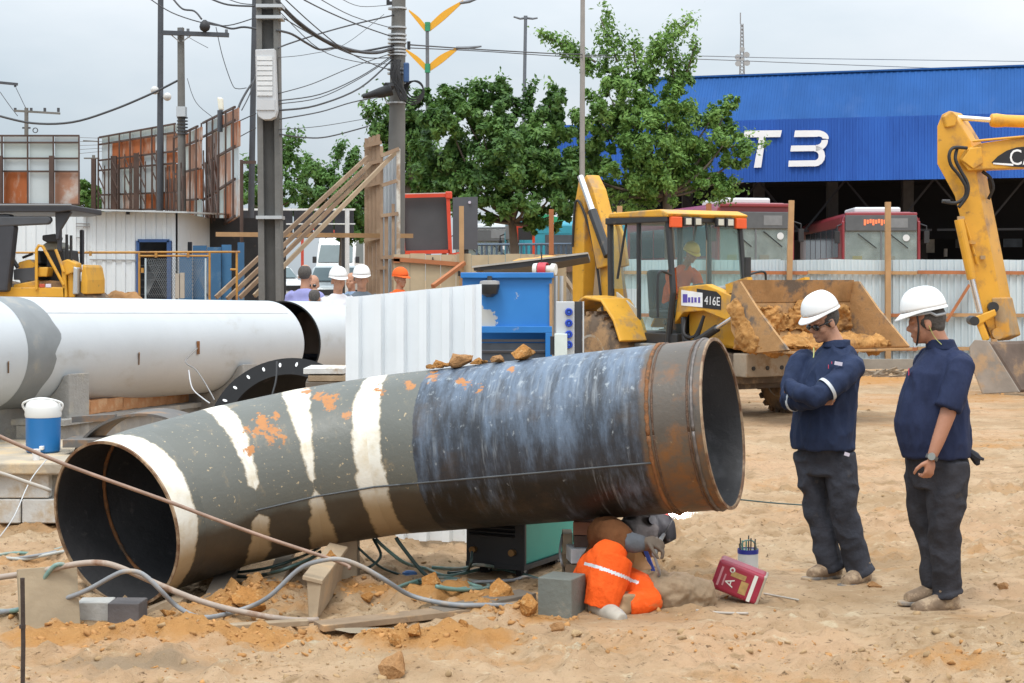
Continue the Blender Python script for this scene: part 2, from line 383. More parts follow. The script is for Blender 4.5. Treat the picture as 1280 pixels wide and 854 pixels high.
# ------------------------------------------------------------------ clods
def clod_mesh(seed, flat=.8, rough=True):
    """angular lump of clay: hull of random points, broken up with noise"""
    r_ = np.random.default_rng(seed * 7 + 3); bm = bmesh.new(); q = r_.normal(size=(15, 3)); q /= np.linalg.norm(q, axis=1)[:, None]; q *= (.7 + .4 * r_.random(15))[:, None]
    for v in q: bm.verts.new(v)
    bmesh.ops.convex_hull(bm, input=bm.verts)
    for v in [v for v in bm.verts if not v.link_faces]: bm.verts.remove(v)
    if rough: bmesh.ops.triangulate(bm, faces=bm.faces); bmesh.ops.subdivide_edges(bm, edges=bm.edges, cuts=4, use_grid_fill=True)
    me = bpy.data.meshes.new('dirt_clod'); bm.to_mesh(me); bm.free()
    n = len(me.vertices); co = np.empty(n * 3, 'f'); me.vertices.foreach_get('co', co); co = co.reshape(-1, 3)
    if rough: co *= (.80 + .32 * (fbm(co * 2.2 + seed * 5.1, 4, .65) - .1) + .10 * (fbm(co * 8 + seed, 2) - .5))[:, None]
    co[:, 2] *= flat; co[:, 2] = np.maximum(co[:, 2], -.42); me.vertices.foreach_set('co', co.ravel()); me.update(); return me
CLAY = M('orange_clay', (.44, .205, .062), .95, var=.25, vs=6, bump=.9, bs=9, dirt=((.52, .32, .14), .58, 3), spec=.15)
TANC = M('tan_clay', (.52, .36, .2), .95, var=.22, vs=6, bump=.8, bs=9, spec=.15)
BROWNC = M('brown_clay', (.38, .205, .09), .95, var=.2, vs=6, bump=.8, bs=9, spec=.15)
CLODS = {k: [clod_mesh(i + 10 * q) for i in range(6)] for q, k in enumerate(('o', 't', 'b'))}
for k, mt in (('o', CLAY), ('t', TANC), ('b', BROWNC)):
    for m_ in CLODS[k]: m_.materials.append(mt)
def clod(px, py, w, kind, label, flat=1.0, d=None, z=None, grp='clods of soil lying on the ground'):
    """w = width in pixels"""
    g = G(px, py) if d is None else P(px, py, d)
    zz = gz_at(g.x, g.y) if z is None else z
    if z is None and d is None: pass
    r = w / F * g.y / 2
    o = link('dirt_clod', random.choice(CLODS[kind]), None, None, (g.x, g.y, zz + r * .22 * flat), (0, 0, random.uniform(0, 6)), (r * 1.05, r * 1.05, r * 1.05 * flat))
    return tag(o, label, 'clod', grp)
clod(492, 846, 46, 'b', 'large reddish pyramid-shaped clod at the bottom edge of the picture', 1.3)
clod(496, 808, 22, 'o', 'tan-orange clod just right of the puddle', 1.1)
clod(520, 808, 30, 'o', 'broad lumpy clod second to the right of the puddle')
clod(578, 799, 22, 'o', 'small round clod below the end of the long plank')
clod(388, 803, 20, 'o', 'pale orange clod under the tip of the long bent rod')
clod(660, 775, 34, 'o', 'upright orange clod left of the grey concrete block', 1.5)
clod(625, 757, 44, 'o', 'heap of orange soil lumps between the welding machine and the concrete block', 1.1)
clod(650, 768, 26, 'o', 'orange clod leaning on the heap beside the concrete block', 1.2)
clod(537, 748, 32, 'o', 'orange clod lying by the green cables', 1.2)
clod(460, 752, 18, 'o', 'small orange clod right of the leaning wooden beam', 1.2)
clod(545, 790, 16, 'b', 'small brown clod just below the long plank')
clod(698, 788, 24, 'b', 'reddish clod in front of the concrete block')
clod(720, 800, 18, 't', 'pale stone-like lump in front of the welder boot')
clod(1046, 640, 16, 't', 'tan clod on the open ground left of the bare-armed man')
clod(1093, 732, 22, 'b', 'brown clod at the heel of the man with folded arms')
clod(1255, 740, 18, 'b', 'brown clod near the right edge behind the bare-armed man')
clod(1010, 625, 16, 'b', 'small dark clod left of the legs of the man with folded arms')
clod(310, 762, 60, 'o', 'pile of orange soil under the pipe beside the wooden beam', .9)
clod(280, 772, 30, 'o', 'small spill of orange soil left of the soil pile')
clod(210, 772, 26, 'o', 'orange clod under the pipe mouth by the dark block', .8)
clod(940, 474, 46, 'o', 'orange soil heap beyond the open pipe end', 1.0)
clod(975, 476, 40, 'o', 'orange soil heap behind the man with folded arms', .9)
# loose crumbs: nobody could count these
base = clod_mesh(3, .75, False); bm = bmesh.new(); bm.from_mesh(base); bmesh.ops.triangulate(bm, faces=bm.faces); bm.to_mesh(base); bm.free()
nb = len(base.vertices); bc = np.empty(nb * 3, 'f'); base.vertices.foreach_get('co', bc); bc = bc.reshape(-1, 3); bf = np.array([list(p.vertices) for p in base.polygons])
def crumbs(name, lab, n, mat, seed, near_foot=False):
    g_ = np.random.default_rng(seed); V = []; Fc = []; cnt = 0; u = g_.random(n); dd = 7.6 / (1 - u * (1 - 7.6 / 26)); xx = (g_.random(n) - .5) * dd * 1280 / F * 1.3
    if near_foot:
        k_ = g_.integers(0, len(MOUNDS), n); mo = np.array([m_[:3] for m_ in MOUNDS]); xx = mo[k_, 0] + g_.normal(size=n) * mo[k_, 2] * .9; dd = mo[k_, 1] + g_.normal(size=n) * mo[k_, 2] * .7
    dens = fbm(np.stack([xx, dd, dd * 0], 1) * .9 + seed, 3)
    for i in range(n):
        if dens[i] < .47 and g_.random() > .2: continue
        r = (.0045 + .024 * g_.random() ** 4.5) * (1 + dd[i] / 40); a = g_.random(3) * 6.3; R = np.array(Euler((a[0] * .15, a[1] * .15, a[2])).to_matrix(), 'f')
        q = (bc * r * np.array([1, .6 + .5 * g_.random(), .5 + .6 * g_.random()], 'f')) @ R.T + np.array([xx[i], dd[i], gz_at(xx[i], dd[i]) + r * .05]); V.append(q); Fc.append(bf + cnt * nb); cnt += 1
    tag(link(name, np_mesh(name, np.concatenate(V), np.concatenate(Fc)), mat), lab, 'soil', kind='stuff')
crumbs('soil_crumbs', 'loose crumbs of tan soil scattered over the yard', 5200, M('crumb_soil', (.37, .25, .135), .95, var=.35, vs=2.5, spec=.15), 5)
crumbs('clay_crumbs', 'orange clay crumbs around the soil heaps and pipe', 4200, M('crumb_clay', (.42, .22, .085), .95, var=.35, vs=2.5, spec=.15), 9, True)
# ================================================================== the big black elbow pipe
def attr_material(name, fn):
    m = bpy.data.materials.new(name); m.use_nodes = True; t = m.node_tree; n = t.nodes; l = t.links; b = n['Principled BSDF']
    class K: pass
    k = K(); k.n = n; k.l = l; k.b = b
    def attr(nm): a = n.new('ShaderNodeAttribute'); a.attribute_name = nm; return a.outputs['Fac']
    def vec(nm): a = n.new('ShaderNodeAttribute'); a.attribute_name = nm; return a.outputs['Vector']
    def noise(src, s, det=7, ro=.6, st=None):
        if st: mp = n.new('ShaderNodeMapping'); mp.inputs['Scale'].default_value = st; l.new(src, mp.inputs[0]); src = mp.outputs[0]
        q = n.new('ShaderNodeTexNoise'); q.inputs['Scale'].default_value = s; q.inputs['Detail'].default_value = det; q.inputs['Roughness'].default_value = ro; l.new(src, q.inputs['Vector']); return q.outputs['Fac']
    def ramp(f, a, c):
        r = n.new('ShaderNodeMapRange'); r.interpolation_type = 'SMOOTHSTEP'; r.inputs[1].default_value = a; r.inputs[2].default_value = c; l.new(f, r.inputs[0]); return r.outputs[0]
    def mixc(f, a, c):
        q = n.new('ShaderNodeMix'); q.data_type = 'RGBA'
        if isinstance(f, (int, float)): q.inputs[0].default_value = f
        else: l.new(f, q.inputs[0])
        for kk, v in ((6, a), (7, c)):
            if isinstance(v, tuple): q.inputs[kk].default_value = (*v, 1)
            else: l.new(v, q.inputs[kk])
        return q.outputs[2]
    def mth(op, a, c=0.0):
        q = n.new('ShaderNodeMath'); q.operation = op
        for kk, v in ((0, a), (1, c)):
            if isinstance(v, (int, float)): q.inputs[kk].default_value = v
            else: l.new(v, q.inputs[kk])
        return q.outputs[0]
    def bump(h, st, dist=.01):
        bp = n.new('ShaderNodeBump'); bp.inputs['Strength'].default_value = st; bp.inputs['Distance'].default_value = dist; l.new(h, bp.inputs['Height']); l.new(bp.outputs[0], b.inputs['Normal'])
    k.attr, k.vec, k.noise, k.ramp, k.mixc, k.mth, k.bump = attr, vec, noise, ramp, mixc, mth, bump
    co = n.new('ShaderNodeTexCoord'); k.obj = co.outputs['Object']
    fn(k); return m
def pipe_shader(k):
    uv = k.vec('pipe_uv')     # (along the axis in m, round the girth in m, 0)
    o = k.obj
    grey = k.mixc(k.noise(uv, 2.2), (.095, .099, .087), (.15, .153, .133))
    grey = k.mixc(k.ramp(k.noise(uv, 9, 8, .7, (1, .5, 1)), .56, .72), grey, (.25, .20, .13))
    grey = k.mixc(k.ramp(k.noise(o, 38, 5, .6), .63, .70), grey, (.46, .36, .22))
    low = k.mth('ADD', k.attr('low'), k.mth('MULTIPLY', k.mth('SUBTRACT', k.noise(uv, 4), .5), .12))  # weights the lower half, where shade is partly put into the colour
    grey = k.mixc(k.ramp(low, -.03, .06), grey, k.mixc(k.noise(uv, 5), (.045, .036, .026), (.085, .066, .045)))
    # bare primer stripes with ragged edges
    st = k.mth('ADD', k.attr('stripe'), k.mth('MULTIPLY', k.mth('SUBTRACT', k.noise(uv, 9, 8, .7), .5), .085))
    prim = k.mixc(k.ramp(k.noise(uv, 7), .4, .75), (.74, .72, .64), (.60, .52, .38))
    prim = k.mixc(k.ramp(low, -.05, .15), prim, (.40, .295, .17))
    rim = k.ramp(k.mth('ABSOLUTE', st), .012, .0)
    grey = k.mixc(k.mth('MULTIPLY', rim, .45), grey, (.33, .22, .09))
    c = k.mixc(k.ramp(st, -.010, .012), grey, prim)
    # bitumen coated straight length, bluer towards the top, splashed with dried mud that ran down
    tar = k.mixc(k.noise(uv, 3), (.012, .015, .022), (.04, .045, .055))
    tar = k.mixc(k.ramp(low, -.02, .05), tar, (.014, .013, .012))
    topw = k.attr('top')
    spl = k.mth('ADD', k.noise(uv, 4.5, 9, .72, (1.3, .30, 1)), k.mth('MULTIPLY', topw, .12))
    tar = k.mixc(k.mth('MULTIPLY', k.ramp(spl, .42, .70), .72), tar, (.165, .225, .315))
    spk = k.mth('ADD', k.noise(uv, 26, 5, .6, (1, .6, 1)), k.mth('MULTIPLY', topw, .07))
    tar = k.mixc(k.mth('MULTIPLY', k.ramp(spk, .62, .74), .5), tar, (.46, .50, .52))
    drip = k.mth('ADD', k.noise(uv, 26, 5, .65, (1, .07, 1)), k.mth('MULTIPLY', topw, .03))
    tar = k.mixc(k.mth('MULTIPLY', k.mth('MULTIPLY', k.ramp(drip, .52, .68), k.ramp(k.noise(uv, 3.1, 5, .6), .42, .62)), .6), tar, (.27, .30, .33))
    tar = k.mixc(k.mth('MULTIPLY', k.ramp(k.noise(uv, 2.3, 6, .6), .52, .7), .55), tar, (.075, .05, .03))
    c = k.mixc(k.ramp(k.mth('ADD', k.attr('tar'), k.mth('MULTIPLY', k.mth('SUBTRACT', k.noise(uv, 20), .5), .03)), -.004, .006), c, tar)
    # bare rusty steel of the last length
    ste = k.mixc(k.noise(uv, 4, 8, .65), (.055, .044, .035), (.13, .105, .08))
    ste = k.mixc(k.ramp(k.mth('ADD', k.noise(uv, 3.5, 8, .7), k.mth('MULTIPLY', k.attr('low'), .10)), .43, .64), ste, (.20, .085, .026))
    ste = k.mixc(k.ramp(k.noise(uv, 15, 6, .7), .64, .72), ste, (.36, .27, .16))
    ste = k.mixc(k.ramp(k.noise(uv, 8, 7, .7, (1, .4, 1)), .6, .74), ste, (.05, .045, .04))
    c = k.mixc(k.ramp(k.mth('ADD', k.attr('steel'), k.mth('MULTIPLY', k.mth('SUBTRACT', k.noise(uv, 9), .5), .05)), -.02, .02), c, ste)
    # splats of orange clay
    cl = k.mth('ADD', k.noise(o, 16, 6, .7), k.mth('MULTIPLY', k.attr('clay'), .30))
    c = k.mixc(k.ramp(cl, .77, .83), c, k.mixc(k.noise(o, 30), (.36, .13, .03), (.48, .21, .06)))
    k.l.new(c, k.b.inputs['Base Color']); 
    r = k.mth('ADD', k.mth('MULTIPLY', k.noise(uv, 8), .35), .26); k.l.new(r, k.b.inputs['Roughness'])
    k.b.inputs['Specular IOR Level'].default_value = .45
    k.bump(k.mth('ADD', k.noise(uv, 30, 6), k.mth('MULTIPLY', k.noise(uv, 3), 2.0)), .25, .008)
PIPE = attr_material('coated_pipe', pipe_shader)
INNER = M('pipe_inside', (.03, .03, .032), .55, var=.3, vs=3, dirt=((.09, .085, .08), .66, 14), bump=.3, bs=18)
RUST = M('rust', (.22, .09, .03), .85, var=.35, vs=8, dirt=((.10, .06, .035), .55, 10), bump=.5, bs=30)
WELD = M('weld_bead', (.12, .07, .045), .6, metal=.4, var=.4, vs=20, bump=.6, bs=60)
RP = .498
def _rot(v, k, a): return v * math.cos(a) + k.cross(v) * math.sin(a) + k * (k.dot(v) * (1 - math.cos(a)))
az, el, roll, turn, a0, RB, b0 = .566, .173, -.085, 1.341, .05, 1.529, 1.878
c0 = P(144.2, 655.3, 9.804)
dr = Vector((math.sin(az) * math.cos(el), math.cos(az) * math.cos(el), math.sin(el)))
r_ = dr.cross(Vector((0, 0, 1))).normalized(); u_ = r_.cross(dr); kx = u_ * math.cos(roll) + r_ * math.sin(roll)
NJ = 4; dl = turn / NJ; tl = RB * math.tan(dl / 2)
axis_pts = [c0]; dirs = [dr]; c = c0 + dr * (a0 + tl); axis_pts.append(c)
for j in range(NJ):
    dr = _rot(dr, kx, -dl); dirs.append(dr)
    c = c + dr * (2 * tl if j < NJ - 1 else tl); axis_pts.append(c)
# axis_pts: end, J0..J3, elbow end ; straight length continues along dr
elbow_end = axis_pts[-1]; S_end = a0 + tl + 2 * tl * (NJ - 1) + tl
straight_end = elbow_end + dr * (b0 - .315); pipe_end = elbow_end + dr * b0
segs = []   # (p0, n0, p1, n1, dir, s0, s1, name)
s = 0; cuts = [(c0, dirs[0])] + [(axis_pts[j + 1], (dirs[j] + dirs[j + 1]).normalized()) for j in range(NJ)] + [(elbow_end, dr)]
for j in range(NJ + 1):
    p0, n0 = cuts[j]; p1, n1 = cuts[j + 1]; ln = (p1 - p0).length; segs.append((p0, n0, p1, n1, dirs[j], s, s + ln, 'elbow_segment')); s += ln
s_el = s
segs.append((elbow_end, dr, straight_end, dr, dr, s, s + b0 - .315, 'straight_length')); s += b0 - .315; s_st = s
segs.append((straight_end, dr, pipe_end, dr, dr, s, s + .315, 'end_collar'))
J_s = [segs[j][6] for j in range(NJ)]
def stripe_val(j, s_loc, th):
    """signed distance to the bare stripe at joint j; th = 0 at the inside of the bend, 90 on top"""
    f = abs(math.degrees(th)); top = th > 0
    if j == 3: w = .078 + (.016 if not top else .0) + .012 * math.sin(th * 3)
    elif j == 2: w = (.018 + .03 * sstep(0, 45, f) + .036 * sstep(35, 80, f)) if top else (-.015 + .06 * sstep(2, 14, f) + .035 * sstep(15, 50, f))
    elif j == 1: w = (-.02 + .05 * sstep(2, 9, f) + .036 * sstep(15, 75, f)) if top else (-.04 + .09 * sstep(9, 18, f) + .02 * sstep(15, 45, f))
    else: return -1
    return w - abs(s_loc)
CLAYSPOT = [(330, 530, .10), (345, 545, .10), (313, 545, .08), (410, 500, .06), (413, 512, .05), (436, 519, .05), (512, 481, .05), (475, 487, .05), (383, 490, .05), (398, 496, .05), (420, 495, .04), (313, 560, .07), (580, 480, .06), (600, 485, .05), (540, 470, .06), (345, 520, .05), (640, 462, .04)]
pipe = thing('pipe_elbow', 'huge dark mitred pipe elbow with whitish stripes and mud-splashed black length, lying across the foreground', 'pipe', (c0.x, c0.y, 0))
NA = 128
def seg_mesh(sg, R=RP, inner=False, NL=None):
    p0, n0, p1, n1, d, s0, s1, nm = sg; NL = NL or max(6, int((s1 - s0) / .02)); vs = []; att = {k: [] for k in ('low', 'stripe', 'tar', 'top', 'steel', 'clay')}; uvs = []
    ins = (kx.cross(d)).normalized(); ins = -ins if ins.dot(Vector((1, -1, 0))) < 0 else ins     # towards the inside of the bend
    upv = d.cross(ins); upv = -upv if upv.z < 0 else upv
    for i in range(NL + 1):
        t = i / NL
        for j in range(NA):
            th = -PI + 2 * PI * j / NA; q = (ins * math.cos(th) + upv * math.sin(th)) * R
            a = p0 + q; a = a + d * ((p0 - a).dot(n0) / d.dot(n0)); b = p1 + q; b = b + d * ((p1 - b).dot(n1) / d.dot(n1)); w = a.lerp(b, t); vs.append(w)
            sl = s0 + (w - q - p0).dot(d); uvs.append((sl, th * R, 0.0))
            if inner: continue
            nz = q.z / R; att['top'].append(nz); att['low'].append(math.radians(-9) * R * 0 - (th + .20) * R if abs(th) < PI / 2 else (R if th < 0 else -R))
            st = -1
            for jj, js in enumerate(J_s): 
                # distance measured along this segment from the joint plane
                if js == s1: st = max(st, stripe_val(jj, (b - w).length, th))
                elif js == s0: st = max(st, stripe_val(jj, (w - a).length, th))
            if s0 == 0: st = max(st, .155 + .02 * math.sin(2 * th) - (w - a).length if True else 0)
            att['stripe'].append(st); att['tar'].append(sl - s_el - .115); att['steel'].append(sl - (s_st - .04))
            best = 0
            px = CX + F * w.x / w.y; py = YH + F * (H - w.z) / w.y
            for (cx_, cy_, rr) in CLAYSPOT:
                ds = math.hypot(px - cx_, py - cy_) / 206
                if ds < rr * 2: best = max(best, 1.25 * math.exp(-(ds / rr) ** 2))
            att['clay'].append(best if q.y < .1 else 0)
    fs = [(i * NA + j, i * NA + (j + 1) % NA, (i + 1) * NA + (j + 1) % NA, (i + 1) * NA + j) for i in range(NL) for j in range(NA)]
    return vs, fs, att, uvs
def add_attrs(me, att, uvs):
    for k_, v in att.items():
        if v: a = me.attributes.new(k_, 'FLOAT', 'POINT'); a.data.foreach_set('value', np.array(v, 'f'))
    a = me.attributes.new('pipe_uv', 'FLOAT_VECTOR', 'POINT'); a.data.foreach_set('vector', np.array(uvs, 'f').ravel())
for sg in segs:
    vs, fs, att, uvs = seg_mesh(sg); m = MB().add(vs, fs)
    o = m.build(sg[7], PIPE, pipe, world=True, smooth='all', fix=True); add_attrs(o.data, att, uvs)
    vi, fi, _, _ = seg_mesh(sg, RP - .014, True, 4); MB().add(vi, fi).build('inner_wall', INNER, o, world=True, smooth='all')
def rim_ring(p, n, d, r0, r1, thick, name, mat):
    m = MB(); m.lathe(p - d * thick / 2, d, [(0, r0), (0, r1), (thick, r1), (thick, r0)], 96, closed=True); return m.build(name, mat, pipe, world=True, smooth=True)
STEELRIM = M('cut_steel_rim', (.34, .24, .15), .6, metal=.2, var=.3, vs=10, dirt=((.16, .08, .04), .5, 8))
rim_ring(c0, dirs[0], dirs[0], RP - .0145, RP + .0015, .012, 'cut_rim', STEELRIM)
rim_ring(pipe_end, dr, dr, RP - .0145, RP + .004, .012, 'cut_rim', STEELRIM)
def bead(p, n, d, r, amp=.006, name='weld_bead', mat=None, R=RP):
    u, v = frame_of(d); pts = []
    for j in range(97):
        a = 2 * PI * j / 96; q = (u * math.cos(a) + v * math.sin(a)) * (R + random.uniform(-.3, .3) * amp); w = p + q; w = w + d * ((p - w).dot(n) / d.dot(n)); pts.append(w)
    MB().tube(pts, [r * random.uniform(.75, 1.2) for _ in pts], 6).build(name, mat or WELD, pipe, world=True, smooth='all')
bead(cuts[1][0], cuts[1][1], dirs[0], .012, mat=RUST, R=RP - .02)
bead(straight_end, dr, dr, .013, .01, mat=RUST); bead(straight_end + dr * .03, dr, dr, .007); bead(pipe_end - dr * .055, dr, dr, .011, mat=M('grey_bead', (.15, .13, .12), .5, metal=.5, var=.4, vs=25)); bead(pipe_end - dr * .08, dr, dr, .008)
# long seam along the side
for (pA, pB, d) in ((elbow_end, straight_end, dr), (cuts[3][0], cuts[4][0], dirs[3]), (cuts[4][0], elbow_end, dr), (cuts[2][0], cuts[3][0], dirs[2])):
    ins = kx.cross(d).normalized(); ins = -ins if ins.dot(Vector((1, -1, 0))) < 0 else ins
    upv = d.cross(ins); upv = -upv if upv.z < 0 else upv; th = -.17; q = (ins * math.cos(th) + upv * math.sin(th)) * (RP + .001)
    MB().tube([pA.lerp(pB, k / 10) + q for k in range(11)], .0065, 6).build('seam_weld', M('seam', (.07, .075, .08), .5, var=.4, vs=8), pipe, world=True, smooth='all')
def on_pipe(px, py):
    """depth where the pixel ray meets the straight length's top line"""
    t = (px - 520) / (905 - 520); return elbow_end.y + (pipe_end.y - elbow_end.y) * t
for (px, py, w, k, lab) in ((575, 459, 40, 'b', 'largest brown clod on top of the black pipe'), (548, 470, 26, 'o', 'flat orange clod at the left of the row on the pipe'), (596, 462, 22, 'o', 'orange clod right beside the largest clod on the pipe'),
                            (623, 456, 24, 'b', 'small rounded clod mid-row on top of the pipe'), (654, 453, 40, 'o', 'long orange clod at the right of the row on the pipe'), (560, 464, 14, 'o', 'smallest orange clod tucked left of the largest one on the pipe'), (605, 461, 12, 'o', 'tiny orange clod between the lumps on the pipe'), (538, 474, 16, 'o', 'crumbly orange clod lowest at the left end of the row on the pipe')):
    t = max(0, (px - 505) / (905 - 505)); q = elbow_end.lerp(pipe_end, t); d_ = q.y - .02; g = P(px, py, d_)
    r = w / F * d_ / 2; ztop = q.z + RP * .995 - .0
    tag(link('dirt_clod', random.choice(CLODS[k]), None, None, (g.x, d_, ztop + r * .28), (0, 0, random.uniform(0, 6)), (r * 1.1, r, r * (.9 if w > 30 else .7))), lab, 'clod', 'clods of soil lying on the pipe')

# ================================================================== the long white pipes on saddles
def white_shader(k):
    o = k.obj
    c = k.mixc(k.noise(o, 1.5, 6), (.46, .49, .51), (.56, .595, .62))
    c = k.mixc(k.ramp(k.noise(o, 2.2, 7, .65, (1, .35, 1)), .56, .75), c, (.40, .405, .39))
    c = k.mixc(k.mth('MULTIPLY', k.ramp(k.noise(o, 9, 6, .7), .68, .76), .6), c, (.34, .30, .25))
    k.l.new(c, k.b.inputs['Base Color']); k.b.inputs['Roughness'].default_value = .42; k.bump(k.noise(o, 3), .15, .02)
WHITEP = attr_material('white_coated_pipe', white_shader)
BAND = M('grey_primer_band', (.20, .215, .22), .5, var=.2, vs=3, dirt=((.30, .28, .24), .6, 3))
wa = P(12, 441, 15.0); wb = P(345, 430, 19.55); wd = (wb - wa).normalized()
def shell(m, p, d, t0, t1, R, n=72, wall=.014, jag=0.0):
    k = max(2, int((t1 - t0) / .25)); u, v = frame_of(d); vs = []; fs = []
    for i in range(k + 1):
        for j in range(n):
            a = 2 * PI * j / n; t = t0 + (t1 - t0) * i / k
            if jag and i == k: t += jag * (vnoise(np.array([[a * 3.2, 1.7, .3]]))[0] - .5) + jag * .5 * math.sin(a * 2)
            vs.append(p + d * t + (u * math.cos(a) + v * math.sin(a)) * R)
    fs = [(i * n + j, i * n + (j + 1) % n, (i + 1) * n + (j + 1) % n, (i + 1) * n + j) for i in range(k) for j in range(n)]
    m.add(vs, fs)
wp = thing('white_pipe', 'long white pipe with a grey joint band, on concrete saddles behind the blue cooler', 'pipe', (wa.x, wa.y, 0), group='white pipes')
for (t0, t1, nm, R, mt, jag) in ((-6.0, -.40, 'pipe_length', .50, WHITEP, 0), (-.40, .0, 'joint_band', .5015, BAND, .16), (-.2, 4.62, 'pipe_length', .50, WHITEP, 0)):
    m = MB(); shell(m, wa, wd, t0, t1, R, jag=jag); o = m.build(nm, mt, wp, world=True, smooth='all', fix=False)
    if nm == 'pipe_length':
        m = MB(); shell(m, wa, wd, t0, t1, .485); m.build('inner_wall', INNER, o, world=True, smooth='all')
        m = MB(); m.lathe(wa + wd * (t1 - .006), wd, [(0, .4855), (0, .5005), (.012, .5005), (.012, .4855)], 72, closed=True); m.build('cut_rim', WHITEP, o, world=True)
u0, v0 = frame_of(wd)
def wside(t, ang, R=.5): # ang up from the camera-facing side
    side = -u0 if (-u0).y < 0 else u0
    return wa + wd * t + (side * math.cos(ang) + v0 * math.sin(ang)) * R
sm = MB(); sm.tube([wside(t, .80, .499) for t in np.linspace(.05, 4.5, 12)], .006, 5); sm.build('seam_weld', M('white_seam', (.5, .5, .49), .5), wp, world=True)
lug = wside(2.35, .02, .50); MB().box(lug, (.03, .05, .13), rz=.3).build('lug', RUST, wp, world=True)
for (t, a, w, h) in ((.35, .05, .02, .10), (1.3, .1, .012, .12)):
    q = wside(t - 1.0 if t < 1 else t, a - .25); MB().box(q, (.012, .03, h), rz=.3, rx=.4).build('scratch_mark', M('rust_scar', (.20, .12, .07), .8, var=.3), wp, world=True)
wp2 = thing('white_pipe', 'second white pipe whose open black end faces the first, half hidden by the white sheet', 'pipe', (wb.x, wb.y, 0), group='white pipes')
m = MB(); shell(m, wa + Vector((.03, 0, 0)), wd, 4.96, 11, .502); o = m.build('pipe_length', WHITEP, wp2, world=True, smooth='all', fix=False)
m = MB(); shell(m, wa + Vector((.03, 0, 0)), wd, 4.96, 11, .486); m.build('inner_wall', INNER, o, world=True, smooth='all')
m = MB(); m.lathe(wa + Vector((.03, 0, 0)) + wd * 4.955, wd, [(0, .4865), (0, .5025), (.012, .5025), (.012, .4865)], 72, closed=True); m.build('cut_rim', M('black_rim', (.02, .02, .02), .5), wp2, world=True)
CONC = M('concrete', (.30, .29, .27), .9, var=.15, vs=5, bump=.5, bs=25, dirt=((.40, .36, .29), .58, 4))
def saddle(t, w, label):
    c = wa + wd * t; gz = terrain(c.x, c.y); r = thing('concrete_saddle', label, 'saddle', (c.x, c.y, gz), 0, 'concrete pipe saddles')
    th = .30; q = MB(); prof = [(-w / 2, 0), (w / 2, 0), (w / 2, c.z - gz - .18)] + [(.505 * math.sin(a), c.z - gz - .505 * math.cos(a)) for a in np.linspace(1.15, -1.15, 15)] + [(-w / 2, c.z - gz - .18)]
    ux = u0 if u0.x > 0 else -u0; ux = Vector((ux.x, ux.y, 0)).normalized()
    pts = [Vector((c.x, c.y, gz)) + ux * x - wd * th / 2 + Vector((0, 0, z)) for x, z in prof]
    q.prism(pts, wd * th); q.build('block', CONC, r, world=True, bevel=.01); return r
saddle(.30, 1.06, 'grey concrete saddle block behind the blue cooler jug'); saddle(3.35, 1.06, 'concrete saddle under the far half of the white pipe'); saddle(-2.2, 1.06, 'concrete saddle under the near end of the white pipe'); saddle(7.0, 1.06, 'concrete saddle hidden under the second white pipe')
# ================================================================== left foreground: slab, blocks, cooler
BLOCKW = M('whitewashed_block', (.55, .54, .51), .9, var=.12, vs=4, bump=.4, bs=20, dirt=((.46, .36, .24), .58, 3))
WOOD = M('weathered_wood', (.30, .22, .14), .85, var=.22, vs=3, bump=.4, bs=12, stretch=(1, 1, 1), dirt=((.40, .31, .21), .55, 4))
TIMBER = M('new_timber', (.42, .25, .12), .8, var=.18, vs=3, bump=.2, bs=12)
TIMBER2 = M('orange_timber', (.38, .14, .055), .8, var=.18, vs=3, bump=.2, bs=12)
GALV = M('galvanised', (.5, .52, .53), .45, metal=.6, var=.12, vs=3)
BLACK = M('black_rubber', (.02, .02, .022), .6, var=.2)
slab_r = thing('slab_foundation', 'low foundation of whitish blocks under a sandy slab, left of the pipe mouth', 'foundation', (-4.0, 12.9, 0))
x1 = P(92, 600, 12.9).x
m = MB(); m.box((-4.2 + (x1 + 4.2) / 2 + .03 - 1, 13.75, .44), (x1 + 4.2 + 2, 1.9, .09)); m.build('slab', M('sandy_concrete', (.42, .36, .28), .9, var=.2, vs=3, bump=.5, bs=14, dirt=((.56, .43, .27), .52, 2.5)), slab_r, world=True, bevel=.015)
bmesh_blk = MB().box((0, 0, 0), (.385, .18, .185)).mesh('block')
for row in range(2):
    for k in range(6):
        x = x1 - .2 - .395 * k - (.18 if row else 0)
        o = link('block', bmesh_blk, BLOCKW, slab_r, Vector((x, 12.97 + random.uniform(-.012, .012), .105 + row * .193)) - slab_r.location, (0, 0, random.uniform(-.02, .02)))
        o.modifiers.new('b', 'BEVEL').width = .008
m = MB(); m.box((x1 - 1.2, 13.06, .2), (2.35, .14, .395)); m.build('mortar_core', CONC, slab_r, world=True)
# cooler jug
jb = P(54, 573, 13.6); jug = thing('cooler_jug', 'blue water cooler jug with a white plastic lid on the slab', 'jug', (jb.x, jb.y, .485))
part('body', M('blue_plastic', (.02, .16, .42), .35, var=.06), jug, lambda m: m.lathe((0, 0, 0), (0, 0, 1), [(0, .120), (.015, .135), (.10, .137), (.20, .138), (.29, .139)], 32), smooth=True)
part('lid', M('white_plastic', (.72, .72, .70), .5, var=.06), jug, lambda m: m.lathe((0, 0, .286), (0, 0, 1), [(0, .141), (.02, .146), (.075, .142), (.115, .13), (.135, .10), (.14, .04)], 32), smooth=True)
part('spout', M('white_plastic', (.72, .72, .70)), jug, lambda m: m.box((.03, -.15, .05), (.03, .05, .03)), bevel=.004)
part('handle', M('white_plastic', (.72, .72, .70)), jug, lambda m: m.tube(smooth_path([(-.14, 0, .33), (-.155, -.02, .40), (0, -.05, .44), (.155, -.02, .40), (.14, 0, .33)]), .009, 8), smooth=True)
